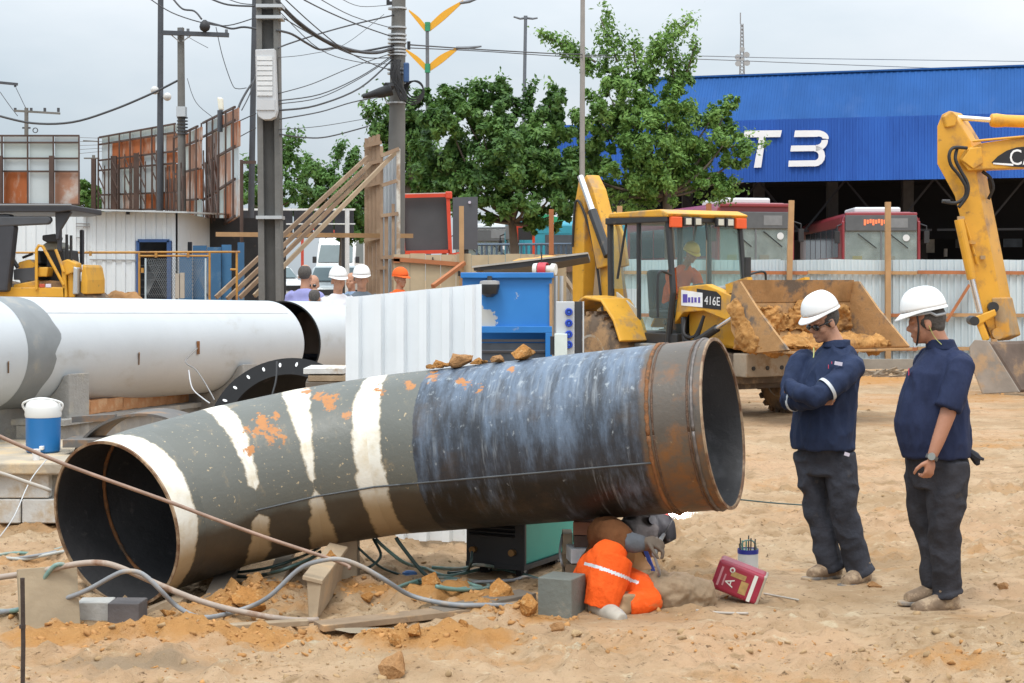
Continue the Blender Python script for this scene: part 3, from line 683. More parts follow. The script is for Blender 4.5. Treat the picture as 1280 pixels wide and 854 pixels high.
cupp = P(43, 570, 12.95); cup = thing('plastic_cup', 'white plastic cup in front of the blue cooler jug', 'cup', (cupp.x, 13.0, .485))
part('cup_wall', M('cup_plastic', (.75, .76, .78), .4), cup, lambda m: m.lathe((0, 0, 0), (0, 0, 1), [(0, .024), (.085, .034), (.083, .031), (.004, .021)], 20), smooth=True)
# flange ring leaning behind the elbow
fc = P(352, 527, 13.6); fl = thing('flange_ring', 'black steel flange ring with bolt holes leaning behind the elbow', 'flange', (fc.x, fc.y, 0))
fax = Vector((-.12, -.80, .58)).normalized(); u, v = frame_of(fax)
FB = M('black_painted_steel', (.012, .012, .013), .7, spec=.2, var=.2, dirt=((.06, .05, .045), .66, 8))
m = MB(); m.lathe(fc, fax, [(-.03, .44), (-.03, .60), (.02, .60), (.02, .44)], 72, closed=True); m.build('ring', FB, fl, world=True, smooth=True)
m = MB(); m.lathe(fc - fax * .02, fax, [(0, .44), (0, .455), (-.25, .455), (-.25, .44)], 72, closed=True); m.build('neck', FB, fl, world=True, smooth=True)
HOLE = M('hole_daylight', (.75, .76, .76), .6)  # white discs put the light seen through the holes into the colour
hm = MB().lathe((0, 0, 0), (0, 0, 1), [(0, .019), (.004, .019)], 12).mesh('bolt_hole')
for k in range(24):
    a = 2 * PI * (k + .3) / 24; q = fc + fax * .0205 + (u * math.cos(a) + v * math.sin(a)) * .535
    o = link('bolt_hole', hm, HOLE, fl); rt = u * -math.sin(a) + v * math.cos(a); basis(o, rt, u * math.cos(a) + v * math.sin(a), q - fl.location)
    o.scale = (.55, 1.15, 1)
# steel half-shell rings lying under the white pipe
rr = P(190, 540, 13.4); rs = thing('steel_ring', 'rusty steel ring section lying under the white pipe', 'ring', (rr.x, rr.y, 0))
OLDST = M('old_steel', (.14, .13, .12), .6, metal=.3, var=.3, vs=4, dirt=((.28, .16, .08), .56, 4))
m = MB(); cc = P(175, 590, 13.6)
for (r0, r1, y0, y1) in ((.50, .52, 0, .55),):
    pts = []
    for k in range(33):
        a = math.radians(8 + 164 * k / 32); pts.append((math.cos(a), math.sin(a)))
    vs = []
    for (rr_, yy) in ((r1, y0), (r1, y1), (r0, y1), (r0, y0)):
        vs += [cc + Vector((rr_ * 1.12 * x + .1 * yy, yy, rr_ * z * .95 - .02)) for x, z in pts]
    n = 33; fs = [(a * n + i, a * n + i + 1, ((a + 1) % 4) * n + i + 1, ((a + 1) % 4) * n + i) for a in range(4) for i in range(n - 1)] + [(0, n, 2 * n, 3 * n), (n - 1, 4 * n - 1, 3 * n - 1, 2 * n - 1)]
    m.add(vs, fs)
m.build('shell', OLDST, rs, world=True, smooth=True)
MB().box(P(118, 523, 13.9), (.36, .06, .05), ry=-.05).build('flat_bar', OLDST, rs, world=True)
MB().box(P(125, 552, 13.6), (.5, .4, .06)).build('flat_bar', OLDST, rs, world=True)
# row of clay blocks under the white pipe
BR = M('clay_block', (.50, .235, .10), .9, var=.18, vs=5, bump=.4, bs=20, dirt=((.58, .36, .2), .57, 6))
brm = MB().box((0, 0, 0), (.29, .19, .13)).mesh('clay_block'); wall = thing('clay_block_row', 'row of orange clay blocks on a ledge under the white pipe', 'block row', (-3.6, 16.2, 0))
A = P(78, 512, 15.2); B = P(232, 494, 18.2)
for k in range(8):
    q = A.lerp(B, (k + .5) / 8); o = link('clay_block', brm, BR, wall, q - wall.location, (0, 0, math.atan2(B.y - A.y, B.x - A.x))); o.scale = (1.42, 1, 1); o.modifiers.new('b', 'BEVEL').width = .006
d_ = (B - A).normalized(); m = MB(); m.bar(A - Vector((0, 0, .09)) - d_ * .5, B - Vector((0, 0, .09)), .5, .05); m.bar(A - Vector((0, 0, .36)) - d_ * .5, B - Vector((0, 0, .36)), .4, .48); m.build('ledge', CONC, wall, world=True)
# planks on the far side of the elbow
for i, (px, py, w, lab, mt) in enumerate(((409, 461, 50, 'whitish painted plank on top of the small stack behind the pipe', M('white_plank', (.62, .62, .60), .8, var=.2, vs=6, dirt=((.4, .3, .2), .55, 5))), (411, 470, 46, 'brown plank in the middle of the small stack behind the pipe', WOOD), (408, 478, 50, 'dark plank at the bottom of the small stack behind the pipe', M('dark_plank', (.16, .13, .10), .85, var=.2)))):
    q = P(px, py, 13.2); t = thing('plank', lab, 'plank', (q.x, q.y, q.z - .03), .05 * i, 'planks stacked behind the pipe'); part('board', mt, t, lambda m: m.box((0, 0, .024), (w / F * 13.2, .5, .045)), bevel=.004)
q = P(410, 484, 13.2); t = thing('support_box', 'dark box holding up the stacked planks behind the pipe', 'box', (q.x, q.y, 0)); part('box_wall', M('dark_plank', (.16, .13, .10)), t, lambda m: m.box((0, 0, (q.z - .03) / 2), (.26, .4, q.z - .03)), bevel=.01)

# ================================================================== white corrugated sheet standing behind the elbow
def corrugated(m, p0, p1, h0, h1, pitch=.15, depth=.028, nz=1, flat=.32):
    """trapezoid-ribbed sheet from p0 to p1 (bottom line), heights h0/h1"""
    p0, p1 = Vector(p0), Vector(p1); d = p1 - p0; L_ = d.length; d.normalize(); nrm = Vector((d.y, -d.x, 0)); xs = []
    k = max(1, round(L_ / pitch)); pt = L_ / k
    for i in range(k):
        for fx, fz in ((0, 0), (.5 - flat / 2 - .08, 0), (.5 - flat / 2, 1), (.5 + flat / 2, 1), (.5 + flat / 2 + .08, 0)): xs.append(((i + fx) * pt, fz * depth))
    xs.append((L_, 0)); vs = []; fs = []; n = len(xs)
    for th in (0, -.003):
        for t in (0, 1):
            for x, z in xs: 
                hh = h0 + (h1 - h0) * x / L_; vs.append(p0 + d * x + nrm * (z + th) + Vector((0, 0, hh * t)))
    for i in range(n - 1):
        fs += [(i, i + 1, n + i + 1, n + i), (2 * n + i + 1, 2 * n + i, 3 * n + i, 3 * n + i + 1), (n + i, n + i + 1, 3 * n + i + 1, 3 * n + i), (i + 1, i, 2 * n + i, 2 * n + i + 1)]
    fs += [(0, n, 3 * n, 2 * n), (n - 1, 3 * n - 1, 4 * n - 1, 2 * n - 1)]
    m.add(vs, fs)
SHEETW = M('white_sheet_metal', (.78, .81, .83), .4, var=.05, vs=3, dirt=((.5, .47, .42), .72, 4))
a, b = P(432, 676, 12.25), P(602, 678, 12.05); a.z = b.z = 0
sh = thing('corrugated_panel', 'free-standing white corrugated metal panel behind the pipe, left of the blue cabinet', 'panel', ((a.x + b.x) / 2, 12.15, 0))
m = MB(); corrugated(m, a, b, 1.88 - (372 - 350) / F * 12.25, 1.88 - (355 - 350) / F * 12.05, .163, .05); m.build('sheet', SHEETW, sh, world=True)
part('strut', WOOD, sh, lambda m: m.bar((-.3, .12, 0), (-.3, .12, 1.6), .05), world=False); part('strut', WOOD, sh, lambda m: m.bar((.35, .12, 0), (.35, .12, 1.6), .05)); part('strut', WOOD, sh, lambda m: m.bar((.0, .16, 1.2), (.1, .95, .02), .05))

# ================================================================== blue generator cabinet
def blue_shader(k):
    o = k.obj; c = k.mixc(k.noise(o, 3), (.02, .17, .50), (.035, .235, .62))
    w = k.mth('ADD', k.noise(o, 5, 8, .68), k.mth('MULTIPLY', k.attr('peel'), .30))
    c = k.mixc(k.ramp(w, .66, .69), c, (.50, .50, .47)); k.l.new(c, k.b.inputs['Base Color']); k.b.inputs['Roughness'].default_value = .45
BLUEC = attr_material('peeling_blue_paint', blue_shader)
cd = 15.2; cb = thing('generator_cabinet', 'blue steel generator cabinet with peeling paint behind the white sheet', 'cabinet', (P(635, 400, cd).x, cd, 0))
xa, xb = P(578, 0, cd).x, P(690, 0, cd).x; zt = P(0, 347, cd).z; zm = P(0, 412, cd).z
m = MB(); nx, nz = 30, 16
vs = [Vector((xa + (xb - xa) * i / nx, cd, zm + (zt - zm) * j / nz)) for j in range(nz + 1) for i in range(nx + 1)]
fs = [(j * (nx + 1) + i, j * (nx + 1) + i + 1, (j + 1) * (nx + 1) + i + 1, (j + 1) * (nx + 1) + i) for j in range(nz) for i in range(nx)]
m.add(vs, fs); o = m.build('front_panel', BLUEC, cb, world=True, fix=False)
pe = []
for p_ in vs:
    px = CX + F * p_.x / p_.y; py = YH + F * (H - p_.z) / p_.y
    pe.append(max(0, 1.25 - math.hypot((px - 603) / 22, (py - 400) / 22)) + max(0, 1.1 - abs(px - 598) / 7) * (py > 360) + max(0, .9 - math.hypot((px - 644) / 7, (py - 404) / 4)) * .6 + max(0, .9 - abs(px - 689) / 4))
at = o.data.attributes.new('peel', 'FLOAT', 'POINT'); at.data.foreach_set('value', np.array(pe, 'f'))
BLUEF = M('blue_frame', (.022, .18, .50), .45, var=.12, dirt=((.4, .4, .38), .7, 6))
part('roof', BLUEF, cb, lambda m: m.box(((xa + xb) / 2, cd + .55, zt + .02), (xb - xa + .03, 1.2, .05)), world=True, bevel=.006)
part('side_panel', M('cabinet_side', (.30, .32, .34), .6, var=.2, vs=4, dirt=((.05, .18, .42), .6, 4)), cb, lambda m: m.prism([(xb, cd + .01, .1), (xb, cd + 1.1, .1), (xb, cd + 1.1, zt), (xb, cd + .01, zt)], (-.03, 0, 0)), world=True)
part('back_panel', BLUEF, cb, lambda m: m.box(((xa + xb) / 2, cd + 1.1, zt / 2), (xb - xa, .03, zt)), world=True)
part('base_frame', BLUEF, cb, lambda m: m.box(((xa + xb) / 2, cd + .55, .1), (xb - xa, 1.05, .14)), world=True)
for (x0, z0, x2, z2) in ((xa, zm - .03, xb, zm + .03), (xb - .06, .1, xb, zm - .03), (xa, .1, xa + .06, zm - .03)): part('frame_bar', BLUEF, cb, lambda m: m.box(((x0 + x2) / 2, cd - .01, (z0 + z2) / 2), (x2 - x0, .05, z2 - z0)), world=True, bevel=.004)
part('radiator', M('radiator_grille', (.06, .07, .085), .6, var=.3, vs=8), cb, lambda m: m.box(((xa + xb) / 2, cd + .05, zm / 2), (xb - xa - .1, .04, zm - .25)), world=True)
for k in range(12):
    z = .25 + (zm - .35) * k / 11; part('grille_slat', M('slat_grey', (.10, .11, .13), .5), cb, lambda m: m.box(((xa + xb) / 2, cd + .018, z), (xb - xa - .13, .012, .022), rx=.5), world=True)
part('edge_strip', M('new_timber'), cb, lambda m: m.box((xb - .012, cd - .012, (zt + zm) / 2 - .03), (.022, .02, .42)), world=True)
q = P(612, 359, cd - .08); part('filter_bowl', M('black_filter', (.02, .02, .02), .4), cb, lambda m: m.lathe(q - Vector((0, 0, .09)), (0, 0, 1), [(0, .03), (.03, .075), (.09, .09), (.12, .088), (.14, .03), (.19, .02)], 20), world=True, smooth=True)
part('filter_cap', M('grey_cap', (.35, .34, .33), .5), cb, lambda m: m.lathe(q + Vector((0, 0, .025)), (0, 0, 1), [(0, .091), (.03, .086), (.035, .05)], 20), world=True, smooth=True)
for px in (694, 701): part('conduit', GALV, cb, lambda m: m.cyl(P(px, 445, 15.3), P(px + 1, 345, 15.3), .018, 8), world=True)
# socket board
sd = 14.6; sb = thing('socket_board', 'grey electrical board with a column of round blue sockets beside the cabinet', 'socket board', (P(708, 400, sd).x, sd, 0))
GREYB = M('board_grey', (.52, .54, .55), .5, var=.06)
za, zb = P(0, 377, sd).z, .75
part('panel', GREYB, sb, lambda m: m.box((P(706.5, 0, sd).x, sd, (za + zb) / 2), (23 / F * sd, .05, za - zb)), world=True, bevel=.006)
part('side_channel', M('dark_channel', (.05, .05, .055), .5), sb, lambda m: m.box((P(723, 0, sd).x, sd + .03, (za + zb) / 2), (9 / F * sd, .05, za - zb)), world=True)
part('edge_flange', GREYB, sb, lambda m: m.box((P(729, 0, sd).x, sd, (za + zb) / 2), (.012, .07, za - zb)), world=True)
SOCK = M('socket_blue', (.02, .06, .42), .35, var=.08)
for i, py in enumerate((390, 404, 418, 431)):
    q = P(711, py, sd - .025); o = part('socket', SOCK, sb, lambda m: m.lathe(q, (0, -1, 0), [(0, .034), (.02, .034), (.03, .028), (.03, .018), (.012, .016)], 18), world=True, smooth=True)
    part('socket_cap', M('socket_cap', (.05, .13, .55), .3), o, lambda m: m.lathe(q - Vector((0, .014, 0)), (0, -1, 0), [(0, .014), (.012, .012)], 12), world=True)
part('junction_box', M('pale_box', (.60, .66, .63), .5), sb, lambda m: m.box(P(701, 433, sd - .06), (.11, .06, .22)), world=True, bevel=.006)
part('breaker', BLACK, sb, lambda m: m.box(P(691, 432, sd - .05), (.045, .05, .16)), world=True)
part('post', GALV, sb, lambda m: m.box((P(708, 0, sd).x, sd + .06, .4), (.06, .06, .8)), world=True)

# ================================================================== welding machine
g = G(652, 708); wm = thing('welding_machine', 'welding machine with louvred black front and green side under the pipe', 'welding machine', (g.x, g.y, gz_at(g.x, g.y)), math.radians(-27))
DK = M('machine_black', (.03, .031, .034), .5, var=.2, dirt=((.12, .09, .06), .66, 6)); GRN = M('machine_green', (.02, .30, .25), .4, var=.08, dirt=((.3, .26, .2), .72, 5))
part('front_panel', DK, wm, lambda m: m.box((0, -.36, .36), (.42, .03, .56)), bevel=.006)
part('housing', GRN, wm, lambda m: m.box((0, .02, .37), (.40, .74, .56)), bevel=.012)
part('top_cover', DK, wm, lambda m: m.box((0, 0, .66), (.42, .76, .03)), bevel=.006)
part('base_tray', DK, wm, lambda m: m.box((0, 0, .075), (.42, .76, .03)))
for k in range(5): part('louvre', M('louvre', (.012, .012, .014), .4), wm, lambda m: m.box((-.02, -.380, .34 - .027 * k + .04), (.32, .016, .012), rx=-.5))
for k in range(4): part('louvre', M('louvre'), wm, lambda m: m.box((-.02, -.380, .44 + .03 * k), (.32, .016, .012), rx=-.5))
for x in (-.15, .13): part('terminal', M('brass', (.35, .2, .08), .4, metal=.6), wm, lambda m: m.cyl((x, -.375, .17), (x, -.41, .17), .022, 12))
for x in (-.13, .13):
    for y in (-.25, .25):
        o = part('wheel', BLACK, wm, lambda m: m.cyl((x - .02, y, .04), (x + .02, y, .04), .055, 16)); part('hub', GALV, o, lambda m: m.cyl((x - .022, y, .04), (x + .022, y, .04), .02, 10))
part('side_cable', BLACK, wm, lambda m: m.tube(smooth_path([(.21, -.25, .58), (.22, -.1, .5), (.22, .05, .55)]), .01, 6))
part('lower_rail', M('dirty_rail', (.09, .07, .06), .7), wm, lambda m: m.box((.0, .36, .05), (.4, .05, .05)))

# ================================================================== wooden blocks propping the pipe + concrete block
WB = [(730, 658, 24, 17, 10.15, (.24, .11, .065), 'reddish wood block at the top of the prop stack under the pipe'), (731, 674, 28, 15, 10.15, (.10, .06, .045), 'dark brown wood block second from the top of the prop stack'),
      (724, 692, 27, 19, 10.1, (.62, .62, .62), 'white block in the middle of the prop stack'), (722, 711, 28, 18, 10.1, (.20, .14, .09), 'brown wood block at the foot of the prop stack'), (709, 677, 12, 26, 10.3, (.36, .28, .19), 'narrow beige block standing behind the prop stack')]
for i, (px, py, w, h, d, c, lab) in enumerate(WB):
    q = P(px, py, d); t = thing('prop_block', lab, 'block', (q.x, q.y, q.z - h / F * d / 2), .12 * (i % 3 - 1), 'blocks propping up the pipe')
    part('block', M('prop%d' % i, c, .85, var=.25, vs=9, bump=.3, bs=18), t, lambda m: m.box((0, 0, h / F * d / 2), (w / F * d, .2, h / F * d - .004)), bevel=.004)
q = G(722, 716 + 16); t = thing('prop_block', 'buried timber footing under the prop stack', 'block', (P(721, 725, 10.1).x, 10.1, -.06), 0, 'blocks propping up the pipe'); part('block', WOOD, t, lambda m: m.box((0, 0, (P(0, 720, 10.1).z + .06) / 2), (.2, .26, P(0, 720, 10.1).z + .055)), bevel=.004)
t_ = P(709, 690, 10.3); t = thing('prop_block', 'upright dark timber behind the prop stack', 'block', (t_.x + .02, 10.32, -.04), 0, 'blocks propping up the pipe'); part('block', WOOD, t, lambda m: m.box((0, 0, .14), (.1, .1, .28 + t_.z * 0)), bevel=.004)
g = G(703, 768); t = thing('concrete_block', 'grey concrete cube beside the welder in orange trousers', 'block', (g.x, g.y + .1, gz_at(g.x, g.y + .1) - .02), math.radians(-24))
part('cube', M('grey_cement', (.155, .165, .145), .8, var=.12, vs=6, bump=.3, bs=25, dirt=((.30, .26, .2), .64, 5)), t, lambda m: m.box((0, 0, .115), (.205, .22, .23)), bevel=.006)
# blocks and boards under the left mouth
def blk(px, py, w, h, dep, mt, lab, rz=0, name='concrete_block', cat='block', sink=.02):
    g = G(px, py); t = thing(name, lab, cat, (g.x, g.y + dep / 2, gz_at(g.x, g.y + dep / 2) - sink), rz); part('body', mt, t, lambda m: m.box((0, 0, (h / F * g.y + sink) / 2), (w / F * g.y, dep, h / F * g.y + sink)), bevel=.006); return t
blk(116, 772, 42, 22, .16, M('pale_concrete', (.46, .45, .42), .9, var=.15, vs=6, bump=.4, bs=20), 'pale concrete block under the lip of the pipe mouth', .06)
blk(155, 777, 40, 25, .18, M('dark_concrete', (.12, .11, .11), .85, var=.2, vs=6, bump=.4, bs=20), 'dark grey block under the lip of the pipe mouth, right of the pale one', -.05)
g = G(57, 783); t = thing('board', 'muddy upright board leaning at the left below the pipe mouth', 'board', (g.x, g.y, 0)); part('plank', M('muddy_board', (.34, .27, .18), .9, var=.2, vs=4, bump=.4, bs=10), t, lambda m: m.box((0, .06, .14), (.32, .04, .34), rx=-.25, rz=.5), bevel=.004)
g = G(192, 760); t = thing('wedge', 'wooden wedge jammed under the right of the pipe mouth', 'wedge', (g.x, g.y, gz_at(g.x, g.y))); part('wood', WOOD, t, lambda m: m.prism([(-.12, -.05, 0), (.16, -.05, 0), (.16, -.05, .09), (.1, -.05, .10)], (0, .2, 0)))
# leaning beam with soil on it, plank in front
ba, bb = P(419, 693, 10.15), P(391, 737, 9.35)
t = thing('timber_beam', 'square timber beam slanting out from under the pipe with soil on top', 'beam', (bb.x, bb.y, 0)); bmw = M('beam_wood', (.36, .27, .175), .85, var=.2, vs=5, bump=.4, bs=10, dirt=((.5, .33, .18), .6, 4))
m = MB(); m.prism([P(383, 722, 9.35), P(402, 728, 9.33), P(396, 776, 9.3), P(386, 779, 9.32)], P(419, 682, 10.2) - P(388, 722, 9.35)); m.build('beam', bmw, t, world=True, bevel=.006)
m = MB(); m.prism([P(378, 720, 9.33), P(403, 726, 9.32), P(403, 731, 9.32), P(378, 725, 9.33)], P(424, 680, 10.2) - P(391, 722, 9.33)); m.build('top_board', bmw, t, world=True, bevel=.003)
clod(413, 694, 28, 'o', 'orange soil lump sitting on the slanting beam', 1.3, d=9.85, z=P(0, 706, 9.85).z)
def wood_bar(a, b, w, h, lab, mt=WOOD, name='plank'):
    t = thing(name, lab, 'plank', (a.x, a.y, 0)); m = MB(); m.bar(a, b, w, h); m.build('board', mt, t, world=True, bevel=.004); return t
wood_bar(G(398, 786) + Vector((0, 0, .012)), G(655, 760) + Vector((0, 0, .025)), .15, .035, 'long muddy plank lying on the ground in front of the beam', M('muddy_plank', (.25, .175, .11), .9, var=.3, vs=4, bump=.5, bs=9, dirt=((.5, .3, .14), .56, 3)))
wood_bar(G(545, 775) + Vector((0, .1, .02)), G(660, 758) + Vector((0, .1, .05)), .16, .04, 'dark wet plank end behind the long plank', M('dark_plank', (.16, .13, .10)))
wood_bar(G(195, 793) + Vector((0, 0, .015)), G(385, 781) + Vector((0, 0, .015)), .07, .03, 'thin half-buried lath left of the beam', WOOD)
wood_bar(G(255, 770) + Vector((0, .3, .02)), G(300, 705) + Vector((0, 0, .12)), .12, .05, 'board lying under the elbow, dark with mud', M('dark_plank'))
wood_bar(G(340, 745) + Vector((0, .1, .05)), G(365, 700) + Vector((0, 0, .14)), .1, .05, 'short board propped under the elbow near the soil pile', WOOD)
t = thing('timber_prop', 'short upright timber holding the elbow behind the slanting beam', 'prop', (P(432, 700, 10.5).x, 10.5, 0)); part('post', WOOD, t, lambda m: m.box((0, 0, .12), (.16, .2, .32)), bevel=.005)
# steel stake in front
g = G(28, 862); t = thing('rebar_stake', 'rusty steel bar driven upright into the ground at the bottom left', 'stake', (g.x, g.y, gz_at(g.x, g.y))); part('bar', M('dark_rebar', (.05, .035, .028), .8, var=.3, vs=20, bump=.5, bs=60), t, lambda m: m.tube([(0, 0, -.1), (.004, 0, .2), (0, 0, .5), (.0, .0, P(28, 724, g.y).z - gz_at(g.x, g.y))], .0105, 8), smooth=True)
part('collar', M('dark_rebar'), t, lambda m: m.cyl((0, 0, .27), (0, 0, .285), .015, 8))

# ================================================================== cables, hoses and rods
def cable(name, cat, lab, pts, r, mt, k=6, grp=None):
    q = smooth_path(pts, k)
    for v in q:
        if v.y < 14 and mt.name not in ('pale_rod', 'rusty_rod'): v.z = max(v.z, gz_at(v.x, v.y) + r * .7)
    for _ in range(4):
        zs = [v.z for v in q]
        for i in range(1, len(q) - 1): q[i].z = (zs[i - 1] + 2 * zs[i] + zs[i + 1]) / 4
    t = tag(MB().tube(q, r, 8).build(name, mt, None, smooth='all'), lab, cat, grp); return t
def gp(px, py, z=.02):
    for _ in range(4): g = G(px, py, z); z = gz_at(g.x, g.y) + .012
    return g
RODM = M('rusty_rod', (.30, .20, .15), .6, metal=.3, var=.25, vs=12); GREYH = M('grey_hose', (.24, .25, .26), .6, var=.2, vs=5, dirt=((.38, .3, .22), .58, 5)); GREENH = M('green_hose', (.14, .25, .22), .5, var=.15, vs=5, dirt=((.36, .34, .28), .54, 6)); DKG = M('dark_green_cable', (.03, .06, .055), .5, var=.2, dirt=((.2, .17, .12), .64, 6)); TANH = M('muddy_hose', (.36, .29, .235), .7, var=.25, vs=6, dirt=((.22, .12, .07), .58, 6))
cable('guy_rod', 'rod', 'thin rusty rod slanting down across the open pipe mouth', [P(-25, 533, 9.0), P(60, 571, 9.1), P(225, 634, 9.25), P(330, 671, 9.3), P(425, 704, 9.32), P(437, 711, 9.3)], .0105, RODM)
cable('guy_rod', 'rod', 'pale rod ending left of the pipe mouth above the block foundation', [P(-20, 585, 10.2), P(20, 598, 10.3), P(64, 614, 10.35)], .012, M('pale_rod', (.42, .38, .33), .6, var=.2))
cable('hose', 'hose', 'thick muddy bundled hose arching over the pipe lip and down to the right', [P(-20, 725, 9.2), P(50, 714, 9.2), P(95, 705, 9.2), P(125, 703.5, 9.2), P(150, 709, 9.2), P(195, 729, 9.2), P(260, 755, 9.2), P(330, 770, 9.2), gp(398, 781)], .0165, TANH)
cable('hose', 'hose', 'grey hose looping over the beam from the left to the long plank', [gp(-15, 768), P(40, 759, 9.25), P(100, 742, 9.2), P(140, 720, 9.17), P(158, 714, 9.15), P(178, 717, 9.15), P(200, 737, 9.15), P(225, 762, 9.2), gp(255, 771), gp(300, 764), P(338, 745, 9.35), P(372, 712, 9.35), P(400, 701, 9.32), P(425, 699, 9.32), P(452, 708, 9.35), P(485, 727, 9.4), gp(520, 748, .03), gp(580, 757, .06), gp(650, 766, .05)], .0135, GREYH)
cable('hose', 'hose', 'green hose hooked up to the pipe lip at the far left', [gp(-15, 764), P(20, 763, 9.22), P(38, 748, 9.2), P(58, 718, 9.18), P(70, 706, 9.18), P(80, 706, 9.2)], .0125, GREENH)
for i, (dy, lab) in enumerate(((0, 'upper of the pale cables running behind the pipe mouth at the left'), (5, 'middle of the pale cables running behind the pipe mouth at the left'), (9, 'lower of the pale cables running behind the pipe mouth at the left'))):
    cable('cable', 'cable', lab, [gp(-15, 697 + dy * .6), gp(25, 693 + dy), gp(55, 690 + dy * .4), gp(90, 682 + dy)], .011, (GREENH, GREYH, M('pale_cable', (.42, .43, .4), .6, var=.15))[i], grp='pale cables at the left')
cable('wire', 'wire', 'thin pale wire drooping from the slab to the ground at the far left', [P(-5, 678, 11), P(18, 645, 11.2), P(38, 600, 11.8), P(62, 570, 12.8)], .004, M('pale_wire', (.5, .5, .5), .5))
cable('wire', 'wire', 'thin loose wire hanging from the lug of the white pipe', [lug, P(232, 452, 16.3), P(245, 462, 15.8), P(258, 482, 15.2), P(268, 500, 14.4)], .006, M('grey_wire', (.2, .19, .18), .6)); cable('wire', 'wire', 'second loose wire below the lug of the white pipe', [P(236, 463, 16), P(240, 485, 15.5), P(252, 497, 15), P(262, 504, 14.4)], .006, M('pale_wire'))
cable('cable', 'cable', 'dark cable hanging from the flange ring', [P(346, 452, 13.5), P(345, 475, 13.4), P(340, 495, 13.3)], .008, BLACK)
cab = [('dark green cable running under the elbow to the beam', [gp(235, 727), gp(300, 725), P(350, 712, 10.0), P(385, 700, 10.2), P(400, 690, 10.4)], DKG, .011),
       ('second dark cable under the elbow just above the first', [gp(250, 722), P(330, 710, 10.3), P(372, 698, 10.4), P(400, 684, 10.6)], DKG, .009),
       ('black cable falling from the pipe in a tall curve left of the machine', [P(466, 672, 10.6), P(476, 695, 10.5), P(462, 708, 10.4), gp(445, 712)], DKG, .009),
       ('long dark cable from the pipe underside down to the soil', [P(440, 676, 10.5), P(470, 705, 10.5), gp(500, 720), gp(545, 732)], DKG, .008),
       ('green cable sweeping down right from under the pipe', [P(470, 674, 10.6), P(500, 700, 10.5), gp(530, 712), gp(560, 720), gp(600, 712), gp(625, 712)], GREENH, .011),
       ('black cable slanting steeply from the pipe to the cable coil', [P(495, 672, 10.4), P(515, 700, 10.4), P(535, 722, 10.4), gp(550, 728)], DKG, .012),
       ('outer loop of the green cable coil by the welding machine', [gp(495, 735), gp(520, 727), gp(560, 724), gp(600, 728), gp(610, 735), gp(580, 738), gp(545, 733)], GREENH, .012),
       ('inner loop of the green cable coil by the welding machine', [gp(505, 731), gp(545, 728), gp(590, 731), gp(600, 736), gp(560, 737), gp(530, 726)], GREENH, .011),
       ('green cable looping under the welding machine', [gp(540, 714), gp(580, 712), P(600, 704, 10.6), gp(640, 716), gp(690, 728)], GREENH, .011),
       ('grey cable crossing the ground below the welding machine', [gp(590, 728), gp(640, 725), gp(660, 722), gp(700, 738)], GREYH, .010),
       ('dark cable hanging at the front of the welding machine', [P(590, 690, 10.45), P(588, 705, 10.4), gp(582, 715), gp(560, 716)], DKG, .009),
       ('grey lead looping beside the prop stack', [P(703, 668, 10.3), P(700, 690, 10.1), P(703, 705, 10.0), gp(712, 726)], GREYH, .008),
       ('thin dark lead on the open ground right of the pipe', [gp(855, 618), gp(900, 622), gp(960, 628), gp(1010, 632)], DKG, .006),
       ('thin rod lying in front of the red paint can', [gp(870, 763), gp(900, 766), gp(935, 767)], M('pale_rod'), .007),
       ('dark hose lying left of the red paint can', [gp(862, 740), gp(880, 733), gp(898, 728)], DKG, .014),
       ('thin stick right of the red paint can', [gp(955, 742), gp(975, 746), gp(998, 750)], M('pale_rod'), .006)]
for lab, pts, mt, r in cab: cable('cable', 'cable', lab, pts, r, mt)

# ================================================================== cans
g = G(935, 713); can = thing('electrode_can', 'white can of welding rods with a blue band standing behind the red tin', 'can', (g.x, g.y, gz_at(g.x, g.y)))
part('body', M('can_white', (.58, .60, .60), .4, var=.08, dirt=((.45, .38, .3), .66, 8)), can, lambda m: m.lathe((0, 0, 0), (0, 0, 1), [(0, .06), (.005, .066), (.145, .066), (.145, .060), (.02, .058)], 28), smooth=True)
part('band', M('can_blue', (.02, .03, .26), .4), can, lambda m: m.lathe((0, 0, .125), (0, 0, 1), [(0, .0665), (.0, .068), (.028, .068), (.028, .0665)], 28, closed=True), smooth=True)
part('sticker', M('can_orange', (.75, .14, .03), .5), can, lambda m: m.add([(.0675 * math.sin(a), -.0675 * math.cos(a), z) for z in (.01, .035) for a in np.linspace(-.1, .9, 7)], [(i, i + 1, i + 8, i + 7) for i in range(6)]))
for k in range(9):
    a = k * .7; r = .045; part('welding_rod', M('rod_dark' if k % 3 else 'rod_green', (.05, .045, .04) if k % 3 else (.05, .22, .16), .6), can, lambda m: m.tube([(r * math.cos(a), r * math.sin(a), .02), (r * 1.25 * math.cos(a) + random.uniform(-.01, .01), r * 1.25 * math.sin(a), .19 + .05 * ((k * 37) % 5) / 5)], .0045, 6))
part('handle', GREENH, can, lambda m: m.tube(smooth_path([(-.055, -.01, .15), (-.03, -.02, .205), (.03, -.02, .205), (.055, -.01, .15)]), .005, 6))
g = G(926, 752); tin = thing('paint_tin', 'dented dark red rectangular paint tin tipped over beside the welder', 'tin', (g.x, g.y + .06, gz_at(g.x, g.y + .06) - .015), math.radians(-12))
TINR = M('tin_red', (.30, .02, .045), .35, var=.2, vs=5, dirt=((.5, .36, .32), .68, 7)); TI = Euler((0, math.radians(20), 0)).to_matrix()
def tin_fn(m):
    m.box((0, 0, .135), (.29, .17, .185), ry=math.radians(20))
part('body', TINR, tin, tin_fn, bevel=.022, seg=3)
def tl_(x, z, y=-.0865): return TI @ Vector((x, y, z)) + Vector((0, 0, .135))
